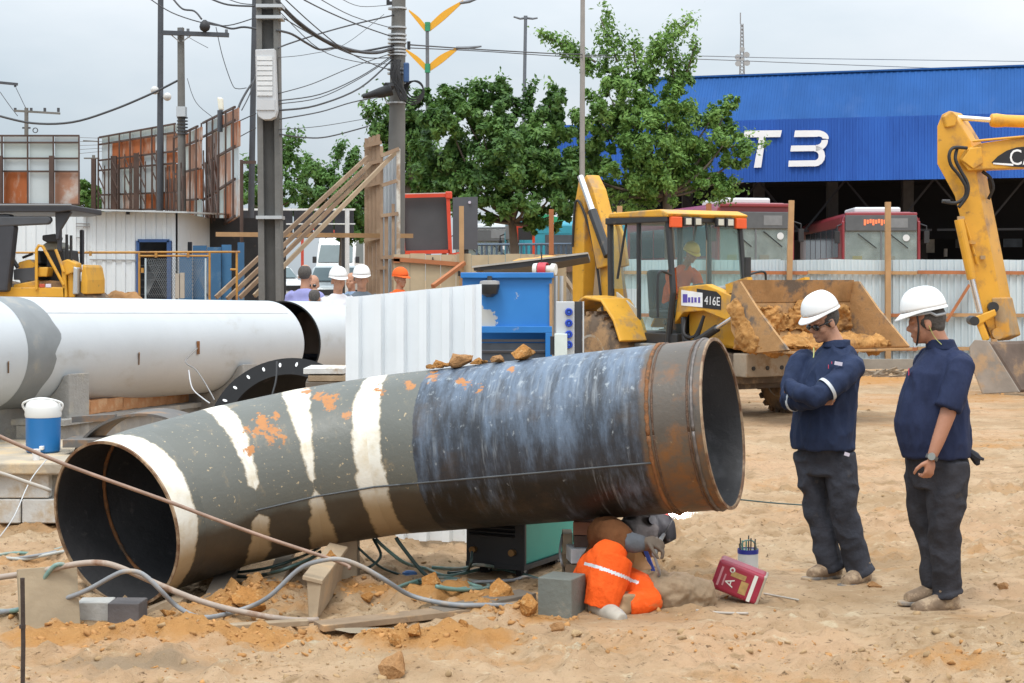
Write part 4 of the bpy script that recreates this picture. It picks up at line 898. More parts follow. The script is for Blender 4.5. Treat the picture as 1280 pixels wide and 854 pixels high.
part('metal_top', M('tin_metal', (.42, .38, .30), .5, metal=.4, var=.2, vs=10), tin, lambda m: m.box(tl_(.137, 0, 0), (.02, .165, .18), ry=math.radians(20)), bevel=.006)
def quad(nm, mt, x0, x1, z0, z1, y=-.0865): part(nm, mt, tin, lambda m: m.prism([tl_(x0, z0, y), tl_(x1, z0, y), tl_(x1, z1, y), tl_(x0, z1, y)], (0, -.0012, 0)))
quad('stripe', M('tin_white', (.66, .66, .6), .5), .075, .097, -.085, .075); quad('picture', M('tin_gold', (.40, .25, .09), .5, var=.3, vs=30), -.055, .035, .02, .05); quad('picture', M('tin_gold'), .015, .06, -.06, .015)
o = link('lettering', text_mesh('A', 'lettering', .075), M('tin_white'), tin); basis(o, TI @ Vector((0, 0, 1)), TI @ Vector((-1, 0, 0)), tl_(-.045, -.02, -.0882))
quad('print_bar', M('tin_pink', (.50, .22, .25), .5), -.118, -.105, -.06, .055); quad('print_bar', M('tin_pink'), -.088, -.078, -.05, .02)
part('emblem', M('tin_white'), tin, lambda m: m.lathe(tl_(-.055, .055), (0, -1, 0), [(0, .016), (.0012, .016)], 18)); part('emblem', TINR, tin, lambda m: m.lathe(tl_(-.055, .055, -.0878), (0, -1, 0), [(0, .008), (.0012, .008)], 14))
# rag/blue scrap
g = G(512, 716); t = thing('blue_scrap', 'small scrap of blue plastic on the ground behind the beam', 'scrap', (g.x, g.y, gz_at(g.x, g.y))); part('film', M('blue_film', (.08, .2, .5), .4), t, lambda m: m.ell((0, 0, .015), (.05, .03, .022), 8, 5))
# ================================================================== people
SKIN = M('skin_tan', (.42, .215, .135), .55, var=.08, vs=9, bump=.1, bs=60, spec=.4)
SKIND = M('skin_brown', (.38, .18, .11), .55, var=.08, vs=9, bump=.1, bs=60, spec=.4)
HAIR = M('short_grey_hair', (.075, .065, .058), .8, var=.4, vs=60, bump=.6, bs=120)
NAVY = M('navy_cloth', (.022, .033, .072), .85, var=.25, vs=7, bump=.75, bs=11, spec=.2, stretch=(1.4, 1.4, .7))
NAVY2 = M('navy_polo', (.020, .028, .066), .85, var=.22, vs=7, bump=.6, bs=10, spec=.2, stretch=(1.4, 1.4, .7))
JEAN = M('dark_trousers', (.040, .043, .055), .85, var=.35, vs=6, bump=.8, bs=12, spec=.2, dirt=((.10, .085, .07), .66, 5))
JEAN2 = M('charcoal_trousers', (.036, .036, .043), .85, var=.35, vs=6, bump=.8, bs=12, spec=.2, dirt=((.09, .08, .07), .66, 5))
BOOT = M('muddy_boot', (.20, .135, .085), .85, var=.35, vs=14, bump=.4, bs=40, dirt=((.42, .31, .2), .54, 12)); SOLE = M('boot_sole', (.16, .15, .14), .8, var=.25, vs=12, dirt=((.38, .28, .18), .5, 10))
HELM = M('white_hard_hat', (.76, .76, .75), .35, var=.03, spec=.5, dirt=((.62, .58, .5), .70, 9))
def ellb(m, c, ax, r, n=14, k=10):
    """ellipsoid with axes ax = (a, b, c) and radii r"""
    base = MB().ell((0, 0, 0), 1.0, n, k); A = [Vector(a) * q for a, q in zip(ax, r)]
    m.add([Vector(c) + A[0] * p.x + A[1] * p.y + A[2] * p.z for p in base.v], base.f)
def orth(fwd, up):
    f = Vector(fwd).normalized(); u = Vector(up); u = (u - f * u.dot(f)).normalized(); s = u.cross(f); return f, s, u      # forward, left side, up
def head_shapes(m, c, fwd, up, s=1.0):
    f, sd, u = orth(fwd, up); A = (f, sd, u); C = lambda a, b, h: Vector(c) + f * a * s + sd * b * s + u * h * s; R = lambda *q: [x * s for x in q]
    ellb(m, C(-.012, 0, .035), A, R(.100, .078, .098)); ellb(m, C(.028, 0, -.05), A, R(.064, .060, .075)); ellb(m, C(.06, 0, -.098), A, R(.030, .032, .024))
    ellb(m, C(.094, 0, -.028), A, R(.024, .013, .020)); ellb(m, C(.085, 0, -.008), A, R(.013, .010, .030)); ellb(m, C(.074, 0, .012), A, R(.022, .052, .014)); ellb(m, C(.084, 0, -.071), A, R(.014, .024, .011))
    for q in (-1, 1):
        ellb(m, C(-.008, q * .079, -.018), A, R(.021, .009, .033)); ellb(m, C(.05, q * .045, -.035), A, R(.03, .022, .03))
def neck_shapes(m, c, base, r=.058):
    m.tube([Vector(base), Vector(base).lerp(Vector(c), .5), Vector(c)], [r * 1.15, r, r * .98], 14)
def hand_shapes(m, wrist, dirn, palm_n, curl=.5, s=1.0, thumb=1):
    """palm and five fingers; dirn = wrist to knuckles, palm_n = direction the fingers curl to"""
    d, sd, n_ = orth(dirn, palm_n); w = Vector(wrist); n_ = n_; side = sd * thumb
    ellb(m, w + d * .045 * s, (d, side, n_), (.052 * s, .040 * s, .017 * s))
    for k, (off, ln) in enumerate(((.030, .068), (.011, .076), (-.010, .072), (-.029, .056))):
        p = w + d * .082 * s + side * off * s; q = p; a = curl * .6; pts = [w + d * .04 * s + side * off * .8 * s, p]
        for seg in (.45, .32, .23):
            q = q + (d * math.cos(a) + n_ * math.sin(a)) * ln * seg * s; pts.append(q); a += curl * .9
        m.tube(pts, [.0105 * s, .0100 * s, .0095 * s, .0088 * s, .0072 * s], 8)
    b = w + d * .025 * s + side * .030 * s
    m.tube([b, b + (d * .5 + side * .75 + n_ * .25) * .035 * s, b + (d * .85 + side * .75 + n_ * .5) * .055 * s, b + (d * 1.25 + side * .6 + n_ * .75) * .062 * s], [.014 * s, .0125 * s, .011 * s, .009 * s], 8)
def body_obj(name, mat, root, fn, voxel=.010, smooth=5, wrinkle=0.0, ws=8.0, stretch=(1, 1, 1)):
    m = MB(); fn(m); o = m.build(name, mat, root, world=True); return remesh(o, voxel, smooth, .5, wrinkle, ws, stretch)
def ring(c, f, s, rf, rs, p=2.2): return (c, f, s, rf, rs, p)
def helmet(root, c, fwd, up, mat, s=1.0, strap=True):
    """hard hat: dome, rib, brim with a peak in front"""
    f, sd, u = orth(fwd, up); C = Vector(c); m = MB(); n = 40; k = 12; vs = []; fs = []
    rf, rs, rh = .135 * s, .112 * s, .128 * s
    for i in range(k + 1):
        t = PI / 2 * i / k
        for j in range(n):
            a = 2 * PI * j / n; rad = math.cos(t) ** .8
            rib = .006 * s * math.exp(-(math.sin(a) * rad * 9) ** 2) * math.sin(t)
            vs.append(C + f * (rf * rad * math.cos(a)) + sd * (rs * rad * math.sin(a)) + u * (rh * math.sin(t) + rib))
    fs = [(i * n + j, i * n + (j + 1) % n, (i + 1) * n + (j + 1) % n, (i + 1) * n + j) for i in range(k) for j in range(n)]
    m.add(vs, fs); dome = m.build('hard_hat', mat, root, world=True, smooth='all'); dome.modifiers.new('t', 'SOLIDIFY').thickness = .004
    m = MB(); vs = []
    for (q, dz) in ((0, .004), (1, -.006), (1, -.012), (0, -.004)):
        for j in range(n):
            a = 2 * PI * j / n; pk = max(0, math.cos(a)) ** 2.2; ext = q * (.006 + .034 * pk) * s
            vs.append(C + f * ((rf + ext) * math.cos(a)) + sd * ((rs + ext * .7) * math.sin(a)) + u * (dz * s - q * pk * .022 * s - .010 * s * max(0, math.cos(a))))
    fs = [(i * n + j, i * n + (j + 1) % n, ((i + 1) % 4) * n + (j + 1) % n, ((i + 1) % 4) * n + j) for i in range(4) for j in range(n)]
    m.add(vs, fs); m.build('brim', mat, dome, world=True, smooth=True)
    return dome
def shoe(root, ankle, toe, mat=None, w=.048):
    a, t = Vector(ankle), Vector(toe); d = (t - a); d.z = 0; L_ = d.length; d.normalize(); s = Vector((-d.y, d.x, 0)); up = Vector((0, 0, 1)); z0 = t.z
    def fn(m):
        heel = Vector((a.x, a.y, z0)) - d * .07
        m.loft([(heel - d * .01 + up * .05, s, up, w * .6, .04), (heel + d * .02 + up * .06, s, up, w * 1.0, .062), (heel + d * .08 + up * .066, s, up, w * 1.05, .072), (heel + d * (L_ * .55 + .05) + up * .054, s, up, w * 1.12, .058), (heel + d * (L_ + .04) + up * .044, s, up, w * 1.1, .046), (heel + d * (L_ + .10) + up * .036, s, up, w * .75, .034)])
        m.tube([heel + d * .07 + up * .05, Vector((a.x, a.y, z0 + .15))], [.062, .066], 12)
    o = body_obj('boot', mat or BOOT, root, fn, .009, 3)
    def sl(m):
        heel = Vector((a.x, a.y, z0)) - d * .072; pts = []
        for q, ww in ((0, .55), (.1, .9), (.4, .85), (.72, 1.1), (.92, .9), (1.0, .45)): pts.append((q * (L_ + .15), ww * w * .95))
        poly = [heel + d * x + s * y for x, y in pts] + [heel + d * x - s * y for x, y in pts[::-1]]; m.prism(poly, (0, 0, .022))
    part('sole', SOLE, o, sl, world=True, bevel=.006)

def flat_badge(root, name, mat, c, xa, ya, w, h, parent=None):
    m = MB(); xa = Vector(xa).normalized(); ya = Vector(ya); ya = (ya - xa * ya.dot(xa)).normalized(); n_ = xa.cross(ya); c = Vector(c)
    m.prism([c - xa * w / 2 - ya * h / 2, c + xa * w / 2 - ya * h / 2, c + xa * w / 2 + ya * h / 2, c - xa * w / 2 + ya * h / 2], n_ * .004); return m.build(name, mat, parent or root, world=True)
# ---------------------------------------------------------------- man with folded arms
D1 = 10.6
def J(px, py, dy=0.0, d=D1):
    q = P(px, py, d); return Vector((q.x, d + dy, q.z))
man = thing('person', 'person in white hard hat, sunglasses and navy jacket standing with folded arms', 'person', (P(1048, 725, D1).x, D1, gz_at(P(1048, 725, D1).x, D1)), 0, 'men in white hard hats beside the pipe')
bf, bs_, bu = orth((-.86, -.50, 0), (0, 0, 1)); hf, hs, hu = orth((-.86, -.40, -.30), (-.25, -.1, 1))
hc = J(1029, 402); nb_ = J(1046, 436, .0)
near_arm = [J(1061, 456, -.15), J(1036, 476, -.25), J(1006, 494, -.30)]; near_fore = [J(1006, 494, -.30), J(990, 488, -.26), J(984, 480, -.14)]
far_arm = [J(1006, 455, .14), J(992, 478, .05), J(986, 500, -.06)]; far_fore = [J(986, 500, -.06), J(1000, 500, -.18), J(1012, 496, -.235)]
nl = [J(1046, 566, -.07), J(1050, 600, -.08), J(1053, 640, -.08), J(1064, 680, -.06), J(1072, 712, -.05)]; fl_ = [J(1014, 566, .07), J(1018, 600, .06), J(1024, 640, .05), J(1032, 680, .05), J(1041, 710, .06)]
def f_body(m):
    head_shapes(m, hc, hf, hu, 1.0); neck_shapes(m, hc - hu * .05 - hf * .02, nb_, .058)
    m.loft([(J(1030, 556), bf, bs_, .10, .14), (J(1036, 500), bf, bs_, .10, .15), (J(1042, 455), bf, bs_, .09, .16), (nb_, bf, bs_, .06, .07)])
    m.tube(near_arm + near_fore[1:], .04, 10); m.tube(far_arm + far_fore[1:], .036, 10); m.tube(nl, .05, 10); m.tube(fl_, .05, 10)
    hand_shapes(m, J(1008, 497, -.22), Vector((1, -.35, .05)), Vector((.2, -1, .1)), .25, .95, 1); hand_shapes(m, J(984, 480, -.14), Vector((.2, 1, .0)), Vector((.6, .2, -.6)), .5, .95, -1)
body_obj('body', SKIN, man, f_body, .0065, 3)
def f_jacket(m):
    m.loft([(J(1029, 560), bf, bs_, .166, .205, 2.4), (J(1029, 545), bf, bs_, .174, .212, 2.4), (J(1031, 515), bf, bs_, .168, .212), (J(1035, 480), bf, bs_, .160, .225), (J(1041, 455), bf, bs_, .135, .215), (J(1045, 440), bf, bs_, .10, .14), (J(1046, 431), bf, bs_, .078, .080)])
    m.tube([near_arm[0] + Vector((0, .05, .01))] + near_arm + near_fore[1:], [.070, .076, .066, .062, .055, .048], 14); m.tube([far_arm[0] + Vector((0, -.05, .01))] + far_arm + far_fore[1:], [.070, .074, .064, .06, .054, .048], 14)
    ellb(m, J(1058, 457, -.13), (bf, bs_, bu), (.080, .065, .078)); ellb(m, J(1010, 455, .13), (bf, bs_, bu), (.085, .07, .08))
jk = body_obj('jacket', NAVY, man, f_jacket, .009, 3, .018, 7, (1.5, 1.5, .8))
def f_collar(m):
    c = J(1045, 428); m.loft([(c - bu * .035, bf, bs_, .093, .095), (c + bu * .0 - bf * .006, bf, bs_, .084, .086), (c + bu * .018 - bf * .020, bf, bs_, .076, .080)])
body_obj('collar', NAVY, jk, f_collar, .008, 2)
def f_tr(m):
    m.loft([(J(1030, 548), bf, bs_, .13, .18), (J(1030, 570), bf, bs_, .134, .18), (J(1031, 592), bf, bs_, .115, .16)])
    m.tube(nl, [.098, .097, .084, .078, .073], 14); m.tube(fl_, [.098, .097, .084, .078, .073], 14); m.tube([nl[-1], nl[-1] + Vector((.02, 0, -.03))], [.082, .085], 14); m.tube([fl_[-1], fl_[-1] + Vector((.01, 0, -.025))], [.08, .082], 14)
body_obj('trousers', JEAN, man, f_tr, .009, 3, .017, 7.0, (1.2, 1.2, 1.1))
z1 = gz_at(man.location.x, D1)
shoe(man, J(1074, 715, -.05), Vector((J(1058, 725, -.08).x - .02, D1 - .14, J(0, 729, -.05).z))); shoe(man, J(1040, 713, .06), Vector((J(1018, 722, .03).x - .01, D1 + .0, J(0, 725).z)))
hair = body_obj('hair', HAIR, man, lambda m: ellb(m, hc - hf * .022 + hu * .028, (hf, hs, hu), (.098, .083, .096)), .01, 2)
helmet(man, hc + hu * .073 + hf * .0, hf - hu * .02, hu + hf * .06, HELM, .95)
GL = M('dark_lens', (.008, .008, .01), .12, spec=.8)
def f_gl(m):
    for q in (-1, 1):
        c = hc + hf * .088 + hs * .036 * q - hu * .012; ellb(m, c, (hf, hs, hu), (.012, .031, .021))
    m.tube([hc + hf * .096 - hu * .005 - hs * .01, hc + hf * .096 - hu * .005 + hs * .01], .005, 6)
    for q in (-1, 1): m.tube([hc + hf * .080 + hs * .066 * q - hu * .004, hc + hf * .03 + hs * .081 * q + hu * .0, hc - hf * .01 + hs * .083 * q + hu * .004], .0045, 6)
part('sunglasses', GL, man, f_gl, world=True, smooth='all')
REFL = M('reflective_band', (.55, .58, .60), .3, var=.05)
def band(root, a, b, r, t=.018, mat=REFL, name='reflective_band'):
    a, b = Vector(a), Vector(b); d = (b - a).normalized(); m = MB(); m.lathe(a, d, [(0, r), (0, r + .004), (t, r + .004), (t, r)], 28, closed=True); m.build(name, mat, root, world=True, smooth=True)
band(jk, near_arm[1].lerp(near_arm[2], .35), near_arm[2], .073, .022); band(jk, far_fore[0].lerp(far_fore[1], .2), far_fore[1], .062, .018)
cb_ = J(1037, 454, -.235); flat_badge(man, 'chest_badge', M('badge_red', (.55, .05, .10), .6), J(1026, 456, -.247), bs_ * -1 + bf * -.9, bu, .042, .022, jk); flat_badge(man, 'chest_badge', M('badge_red'), J(1030, 451, -.247), bs_ * -1 + bf * -.9, bu, .018, .014, jk)
flat_badge(man, 'chest_badge', M('badge_white', (.62, .58, .68), .6), J(1038, 452, -.262), bs_ * .3 + Vector((1, 0, -.2)), bu, .048, .022, jk)
flat_badge(man, 'pocket_label', M('badge_white'), J(1051, 564, -.19), (1, .2, -.3), bu, .035, .022, man)
part('earplug_cord', M('lime_cord', (.42, .44, .14), .5), man, lambda m: m.tube(smooth_path([J(1014, 434, -.09), J(1013, 442, -.12), J(1012, 446, -.13)]), .0032, 6), world=True)
# ---------------------------------------------------------------- bare-armed man
D2 = 9.72
def K(px, py, dy=0.0): return J(px, py, dy, D2)
man2 = thing('person', 'person in white hard hat, navy polo shirt and charcoal trousers with bare forearm and wristwatch', 'person', (P(1175, 762, D2).x, D2, gz_at(P(1175, 762, D2).x, D2)), 0, 'men in white hard hats beside the pipe')
bf, bs_, bu = orth((-.95, .22, 0), (0, 0, 1)); hf, hs, hu = orth((-.93, .18, -.16), (-.12, 0, 1))
hc2 = K(1157, 402); nb2 = K(1176, 437)
arm = [K(1190, 455, -.19), K(1180, 485, -.23), K(1170, 515, -.25), K(1158, 545, -.27), K(1149, 567, -.28)]; arm_f = [K(1172, 455, .19), K(1172, 490, .22), K(1170, 520, .2), K(1160, 550, .16)]
n2 = [K(1180, 575, -.085), K(1179, 615, -.09), K(1176, 655, -.085), K(1179, 700, -.07), K(1181, 738, -.06)]; f2 = [K(1162, 575, .085), K(1160, 615, .085), K(1164, 660, .08), K(1170, 700, .07), K(1173, 735, .065)]
def f_b2(m):
    head_shapes(m, hc2, hf, hu, 1.0); neck_shapes(m, hc2 - hu * .05 - hf * .03, nb2, .062)
    m.loft([(K(1170, 570), bf, bs_, .11, .14), (K(1166, 530), bf, bs_, .13, .15), (K(1170, 470), bf, bs_, .11, .16), (K(1176, 440), bf, bs_, .06, .08)])
    m.tube(arm, [.05, .048, .046, .038, .027], 12); m.tube(arm_f, [.05, .048, .045, .03], 12); m.tube(n2, .05, 10); m.tube(f2, .05, 10)
    hand_shapes(m, K(1149, 567, -.28), Vector((-.18, -.05, -1)), Vector((-.5, .8, 0)), 1.1, 1.0, 1); hand_shapes(m, K(1160, 550, .16), Vector((-.18, 0, -1)), Vector((-.5, -.8, 0)), .9, 1.0, -1)
body_obj('body', SKIND, man2, f_b2, .0065, 3)
def f_polo(m):
    m.loft([(K(1170, 570), bf, bs_, .192, .20, 2.4), (K(1168, 552), bf, bs_, .205, .21, 2.3), (K(1165, 528), bf, bs_, .212, .21), (K(1167, 495), bf, bs_, .190, .21), (K(1171, 465), bf, bs_, .162, .205), (K(1176, 445), bf, bs_, .115, .15), (K(1177, 434), bf, bs_, .082, .085)])
    m.tube([arm[0] + Vector((0, .06, .01)), arm[0], arm[1], K(1170.5, 507, -.245)], [.078, .080, .074, .078], 14); m.tube([arm_f[0] + Vector((0, -.06, .01)), arm_f[0], arm_f[1], K(1171, 507, .21)], [.085, .09, .08, .08], 14)
po = body_obj('polo_shirt', NAVY2, man2, f_polo, .009, 3, .014, 7, (1.5, 1.5, .8))
body_obj('collar', NAVY2, po, lambda m: m.loft([(K(1178, 438), bf, bs_, .095, .095), (K(1176, 430), bf, bs_, .086, .086), (K(1175, 424), bf, bs_, .080, .083)]), .008, 2)
def f_t2(m):
    m.loft([(K(1172, 556), bf, bs_, .165, .185), (K(1172, 580), bf, bs_, .170, .195), (K(1171, 608), bf, bs_, .13, .17)])
    m.tube(n2, [.118, .112, .094, .080, .074], 14); m.tube(f2, [.118, .112, .092, .080, .074], 14); m.tube([n2[-1], n2[-1] + Vector((.005, 0, -.02))], [.085, .086], 14)
body_obj('trousers', JEAN2, man2, f_t2, .009, 3, .017, 7.0, (1.2, 1.2, 1.1))
shoe(man2, K(1180, 742, -.06), Vector((K(1142, 762, -.04).x, D2 - .10, K(0, 765).z)), w=.052); shoe(man2, K(1172, 738, .065), Vector((K(1140, 752, .08).x, D2 + .03, K(0, 757).z)), w=.05)
body_obj('hair', HAIR, man2, lambda m: (ellb(m, hc2 - hf * .025 + hu * .022, (hf, hs, hu), (.097, .083, .098)), ellb(m, hc2 - hf * .055 - hu * .035, (hf, hs, hu), (.052, .066, .05))), .01, 2)
helmet(man2, hc2 + hu * .074, hf - hu * .02, hu + hf * .04, HELM, .99)
part('suspension_strap', M('grey_strap', (.32, .33, .34), .6), man2, lambda m: m.tube([hc2 + hu * .052 + hf * (.118 * math.cos(a)) + hs * (.096 * math.sin(a)) - hu * (.022 if abs(a) > 2 else 0) for a in np.linspace(-PI, PI, 25)], .009, 6), world=True)
part('chin_strap', M('black_strap', (.02, .02, .022), .6), man2, lambda m: m.tube(smooth_path([hc2 + hf * .045 + hs * .083 + hu * .05, hc2 + hf * .047 + hs * .076 - hu * .02, hc2 + hf * .062 + hs * .052 - hu * .085, hc2 + hf * .072 - hu * .126, hc2 + hf * .062 - hs * .05 - hu * .085]), .0055, 6), world=True)
part('earplug_cord', M('lime_cord'), man2, lambda m: m.tube(smooth_path([hc2 + hs * .088 - hu * .02 - hf * .01, hc2 + hs * .085 - hu * .06 - hf * .02, hc2 + hs * .075 - hu * .10 - hf * .035, K(1172, 430, -.09)]), .0022, 6), world=True)
wq = K(1150.5, 563.5, -.28); wdn = (arm[4] - arm[3]).normalized()
band(man2, wq, wq + wdn, .031, .022, M('watch_strap', (.12, .12, .12), .4, metal=.5), 'watch_strap'); part('watch_face', M('watch_face', (.3, .33, .32), .3, metal=.3), man2, lambda m: m.cyl(wq + Vector((-.012, -.030, 0)), wq + Vector((-.016, -.042, 0)), .021, 16), world=True)
flat_badge(man2, 'chest_badge', M('badge_red'), K(1132.5, 464, -.08), (-.3, -.9, 0), bu, .035, .04, po)
part('work_gloves', M('black_glove', (.02, .022, .03), .8), man2, lambda m: (m.tube([K(1206, 562, -.06), K(1216, 570, -.06), K(1222, 573, -.06)], [.02, .028, .014], 8), m.tube([K(1208, 564, -.06), K(1218, 576, -.05), K(1220, 580, -.05)], [.016, .022, .012], 8), m.tube([K(1212, 568, -.06), K(1226, 573, -.06)], [.012, .009], 8)), world=True)
# ---------------------------------------------------------------- welder crouching under the pipe
DW = 9.62
def Wd(px, py, dy=0.0): q = P(px, py, DW + dy); return q
wel = thing('person', 'welder in orange trousers and brown leather sleeves crouching under the pipe', 'person', (P(770, 765, DW).x, DW, 0))
ORG = M('orange_workwear', (.78, .10, .012), .8, var=.14, vs=6, bump=.9, bs=13, spec=.2, dirt=((.50, .17, .06), .66, 6)); LEA = M('brown_leather', (.125, .052, .022), .9, var=.3, vs=8, bump=.6, bs=16, spec=.1, dirt=((.17, .09, .045), .62, 6)); GLV = M('grey_gauntlet', (.10, .11, .125), .85, var=.25, vs=10, bump=.3, bs=50); DGR = M('dusty_leather', (.13, .10, .075), .8, var=.25, vs=8)
sh_n = Wd(757, 668, .22); el_n = Wd(776, 676, .05); wr_n = Wd(806, 679, .02); hd = Wd(806, 659, .55)
def f_wb(m):
    head_shapes(m, hd, (.75, .55, .2), (-.3, .2, 1), .95); m.tube([hd, Wd(775, 676, .42)], [.055, .06], 12)
    m.loft([(Wd(746, 738, .28), (1, 0, 0), (0, 1, 0), .13, .12), (Wd(756, 705, .32), (1, 0, 0), (0, 1, 0), .13, .12), (Wd(770, 675, .38), (1, 0, 0), (0, 1, 0), .12, .12)])
    m.tube([sh_n, el_n, wr_n], [.05, .045, .03], 10); m.tube([Wd(740, 735, .2), Wd(765, 697, .0), Wd(757, 757, -.05)], [.07, .055, .04], 10); m.tube([Wd(755, 745, .25), Wd(812, 742, .05), Wd(785, 757, -.0)], [.07, .055, .04], 10)
    m.tube([Wd(785, 682, .5), Wd(812, 690, .45), Wd(815, 675, .2)], [.045, .04, .03], 10)
body_obj('body', SKIND, wel, f_wb, .01, 3)
def f_jk(m):
    m.loft([(Wd(748, 728, .28), (1, 0, 0), (0, 1, 0), .145, .13), (Wd(757, 705, .30), (1, 0, 0), (0, 1, 0), .16, .15), (Wd(768, 680, .36), (1, 0, 0), (0, 1, 0), .15, .14), (Wd(775, 668, .40), (1, 0, 0), (0, 1, 0), .09, .09)])
    m.tube([Wd(757, 672, .30), sh_n, Wd(768, 671, .10), el_n, Wd(786, 679, .03)], [.10, .105, .098, .088, .068], 14)
body_obj('leather_jacket', LEA, wel, f_jk, .011, 4, .016, 7)
body_obj('gauntlet', GLV, wel, lambda m: m.tube([Wd(783, 677, .03), Wd(795, 679, .02), Wd(806, 680, .02)], [.062, .055, .042], 14), .009, 2, .006, 10)
body_obj('leather_glove', DGR, wel, lambda m: (ellb(m, Wd(808, 680, .02), ((1, 0, 0), (0, 1, 0), (0, 0, 1)), (.05, .04, .042)), hand_shapes(m, Wd(806, 675, .0), Vector((1, -.1, -.45)), Vector((-.35, .1, -1)), .85, 1.12, 1), ellb(m, Wd(818, 680, -.01), ((1, 0, -.4), (0, 1, 0), (.4, 0, 1)), (.06, .032, .04))), .009, 2)
def f_wt(m):
    m.tube([Wd(741, 733, .2), Wd(748, 712, .08), Wd(766, 697, .0)], [.13, .118, .100], 16); m.tube([Wd(768, 698, .0), Wd(762, 720, -.04), Wd(754, 745, -.07), Wd(750, 761, -.08)], [.108, .108, .102, .104], 16)
    m.tube([Wd(752, 738, .25), Wd(782, 734, .14), Wd(818, 745, .02)], [.13, .125, .08], 16); m.tube([Wd(819, 748, .02), Wd(800, 754, -.02), Wd(784, 758, -.05)], [.078, .075, .07], 16)
    ellb(m, Wd(743, 722, .16), ((1, 0, 0), (0, 1, 0), (0, 0, 1)), (.10, .14, .16)); ellb(m, Wd(788, 734, .12), ((1, 0, -.45), (0, 1, 0), (.45, 0, 1)), (.15, .09, .085)); ellb(m, Wd(762, 692, .02), ((1, 0, 0), (0, 1, 0), (0, 0, 1)), (.10, .09, .075))
body_obj('trousers', ORG, wel, f_wt, .008, 3, .016, 6.0, (1.2, 1.2, .7))
o = [c for c in wel.children if c.name.startswith('trousers')][0]; o.data.materials.append(REFL); sa, sb_ = Wd(766, 712, -.03) - wel.location, (Wd(755, 745, -.06) - Wd(766, 712, -.03)).normalized()
for p_ in o.data.polygons:      # reflective tape sewn round the shin
    q = p_.center - sa; t_ = q.dot(sb_)
    if abs(t_ - .02) < .009 and (q - sb_ * t_).length < .17 and p_.center.y < .05: p_.material_index = 1
shoe(wel, Wd(750, 756, -.08), Vector((Wd(774, 768, -.2).x, DW - .24, Wd(0, 775, -.1).z)), M('pale_boot', (.40, .36, .30), .85, var=.25, vs=12, dirt=((.22, .27, .33), .58, 9)), .05)
shoe(wel, Wd(783, 754, -.05), Vector((Wd(772, 752, 0).x - .03, DW - .12, Wd(0, 772).z)), M('tan_boot', (.30, .20, .11), .85, var=.3, vs=12), .045)
# leather apron behind the knees and its blue lining
part('apron', M('tan_leather', (.34, .17, .06), .7, var=.2, vs=6), wel, lambda m: m.prism([Wd(770, 690, .2), Wd(796, 683, .25), Wd(815, 712, .22), Wd(790, 716, .1)], (.0, .03, .01)), world=True, bevel=.006)
part('apron_edge', M('blue_lining', (.03, .06, .30), .7), wel, lambda m: m.prism([Wd(804, 688, .26), Wd(809, 688, .26), Wd(819, 714, .24), Wd(814, 714, .24)], (0, .03, .01)), world=True)
MASK = M('black_mask', (.014, .014, .016), .6, var=.3, vs=8, spec=.25, dirt=((.10, .09, .08), .66, 10))
mf, ms, mu_ = orth((.80, .45, .35), (-.4, .2, 1))
def f_mask(m):
    ellb(m, hd + mf * .02, (mf, ms, mu_), (.105, .10, .12)); m.loft([(hd + mf * .06 + mu_ * .10, ms, mf, .085, .06, 4), (hd + mf * .10 + mu_ * .03, ms, mf, .09, .055, 4), (hd + mf * .12 - mu_ * .06, ms, mf, .085, .05, 4), (hd + mf * .10 - mu_ * .15, ms, mf, .06, .04, 4)])
mk = body_obj('welding_mask', MASK, wel, f_mask, .012, 3); body_obj('hood', M('dark_hood', (.045, .04, .038), .9, var=.3, vs=8, bump=.5, bs=14), wel, lambda m: (ellb(m, hd - mf * .03, (mf, ms, mu_), (.115, .112, .128)), m.tube([hd - mu_ * .05, Wd(778, 674, .40)], [.095, .11], 14)), .011, 3, .01, 9)
part('mask_window', M('red_trim', (.45, .06, .05), .5), mk, lambda m: m.box(hd + mf * .13 - ms * .05 + mu_ * .02, (.03, .08, .018), rz=.5, ry=.4), world=True, bevel=.004); part('mask_knob', MASK, mk, lambda m: m.cyl(hd - ms * .11 + mu_ * .02, hd - ms * .135 + mu_ * .02, .026, 12), world=True)
part('electrode_holder', M('holder_grey', (.28, .29, .30), .5), wel, lambda m: m.tube([Wd(818, 695, -.02), Wd(819, 687, -.02), Wd(822, 680, -.01), Wd(830, 668, .1)], [.016, .02, .017, .01], 10), world=True, smooth=True)
part('holder_lead', M('grey_hose'), wel, lambda m: m.tube(smooth_path([Wd(818, 695, -.02), Wd(821, 705, -.02), Wd(824, 716, .0), Wd(822, 728, .1)]), .009, 8), world=True, smooth=True)
part('electrode', M('rod_dark', (.05, .045, .04)), wel, lambda m: m.tube([Wd(830, 668, .1), P(846, 641, 9.98)], .003, 6), world=True)
# bag of brown earth at the welder's knee
g = G(842, 762); t = thing('soil_sack', 'slumped brown heap of earth right of the orange trousers', 'heap', (g.x, g.y, gz_at(g.x, g.y)))
o = part('heap', TANC if False else M('brown_sack', (.30, .215, .135), .95, var=.2, vs=8, bump=.5, bs=20), t, lambda m: (m.ell((0, .12, .04), (.16, .12, .16), 20, 14), m.ell((.12, .14, .03), (.14, .1, .11), 20, 14), m.ell((-.06, .1, .07), (.1, .1, .13), 20, 14))); remesh(o, .012, 3, .5, .05, 8, earth=True)
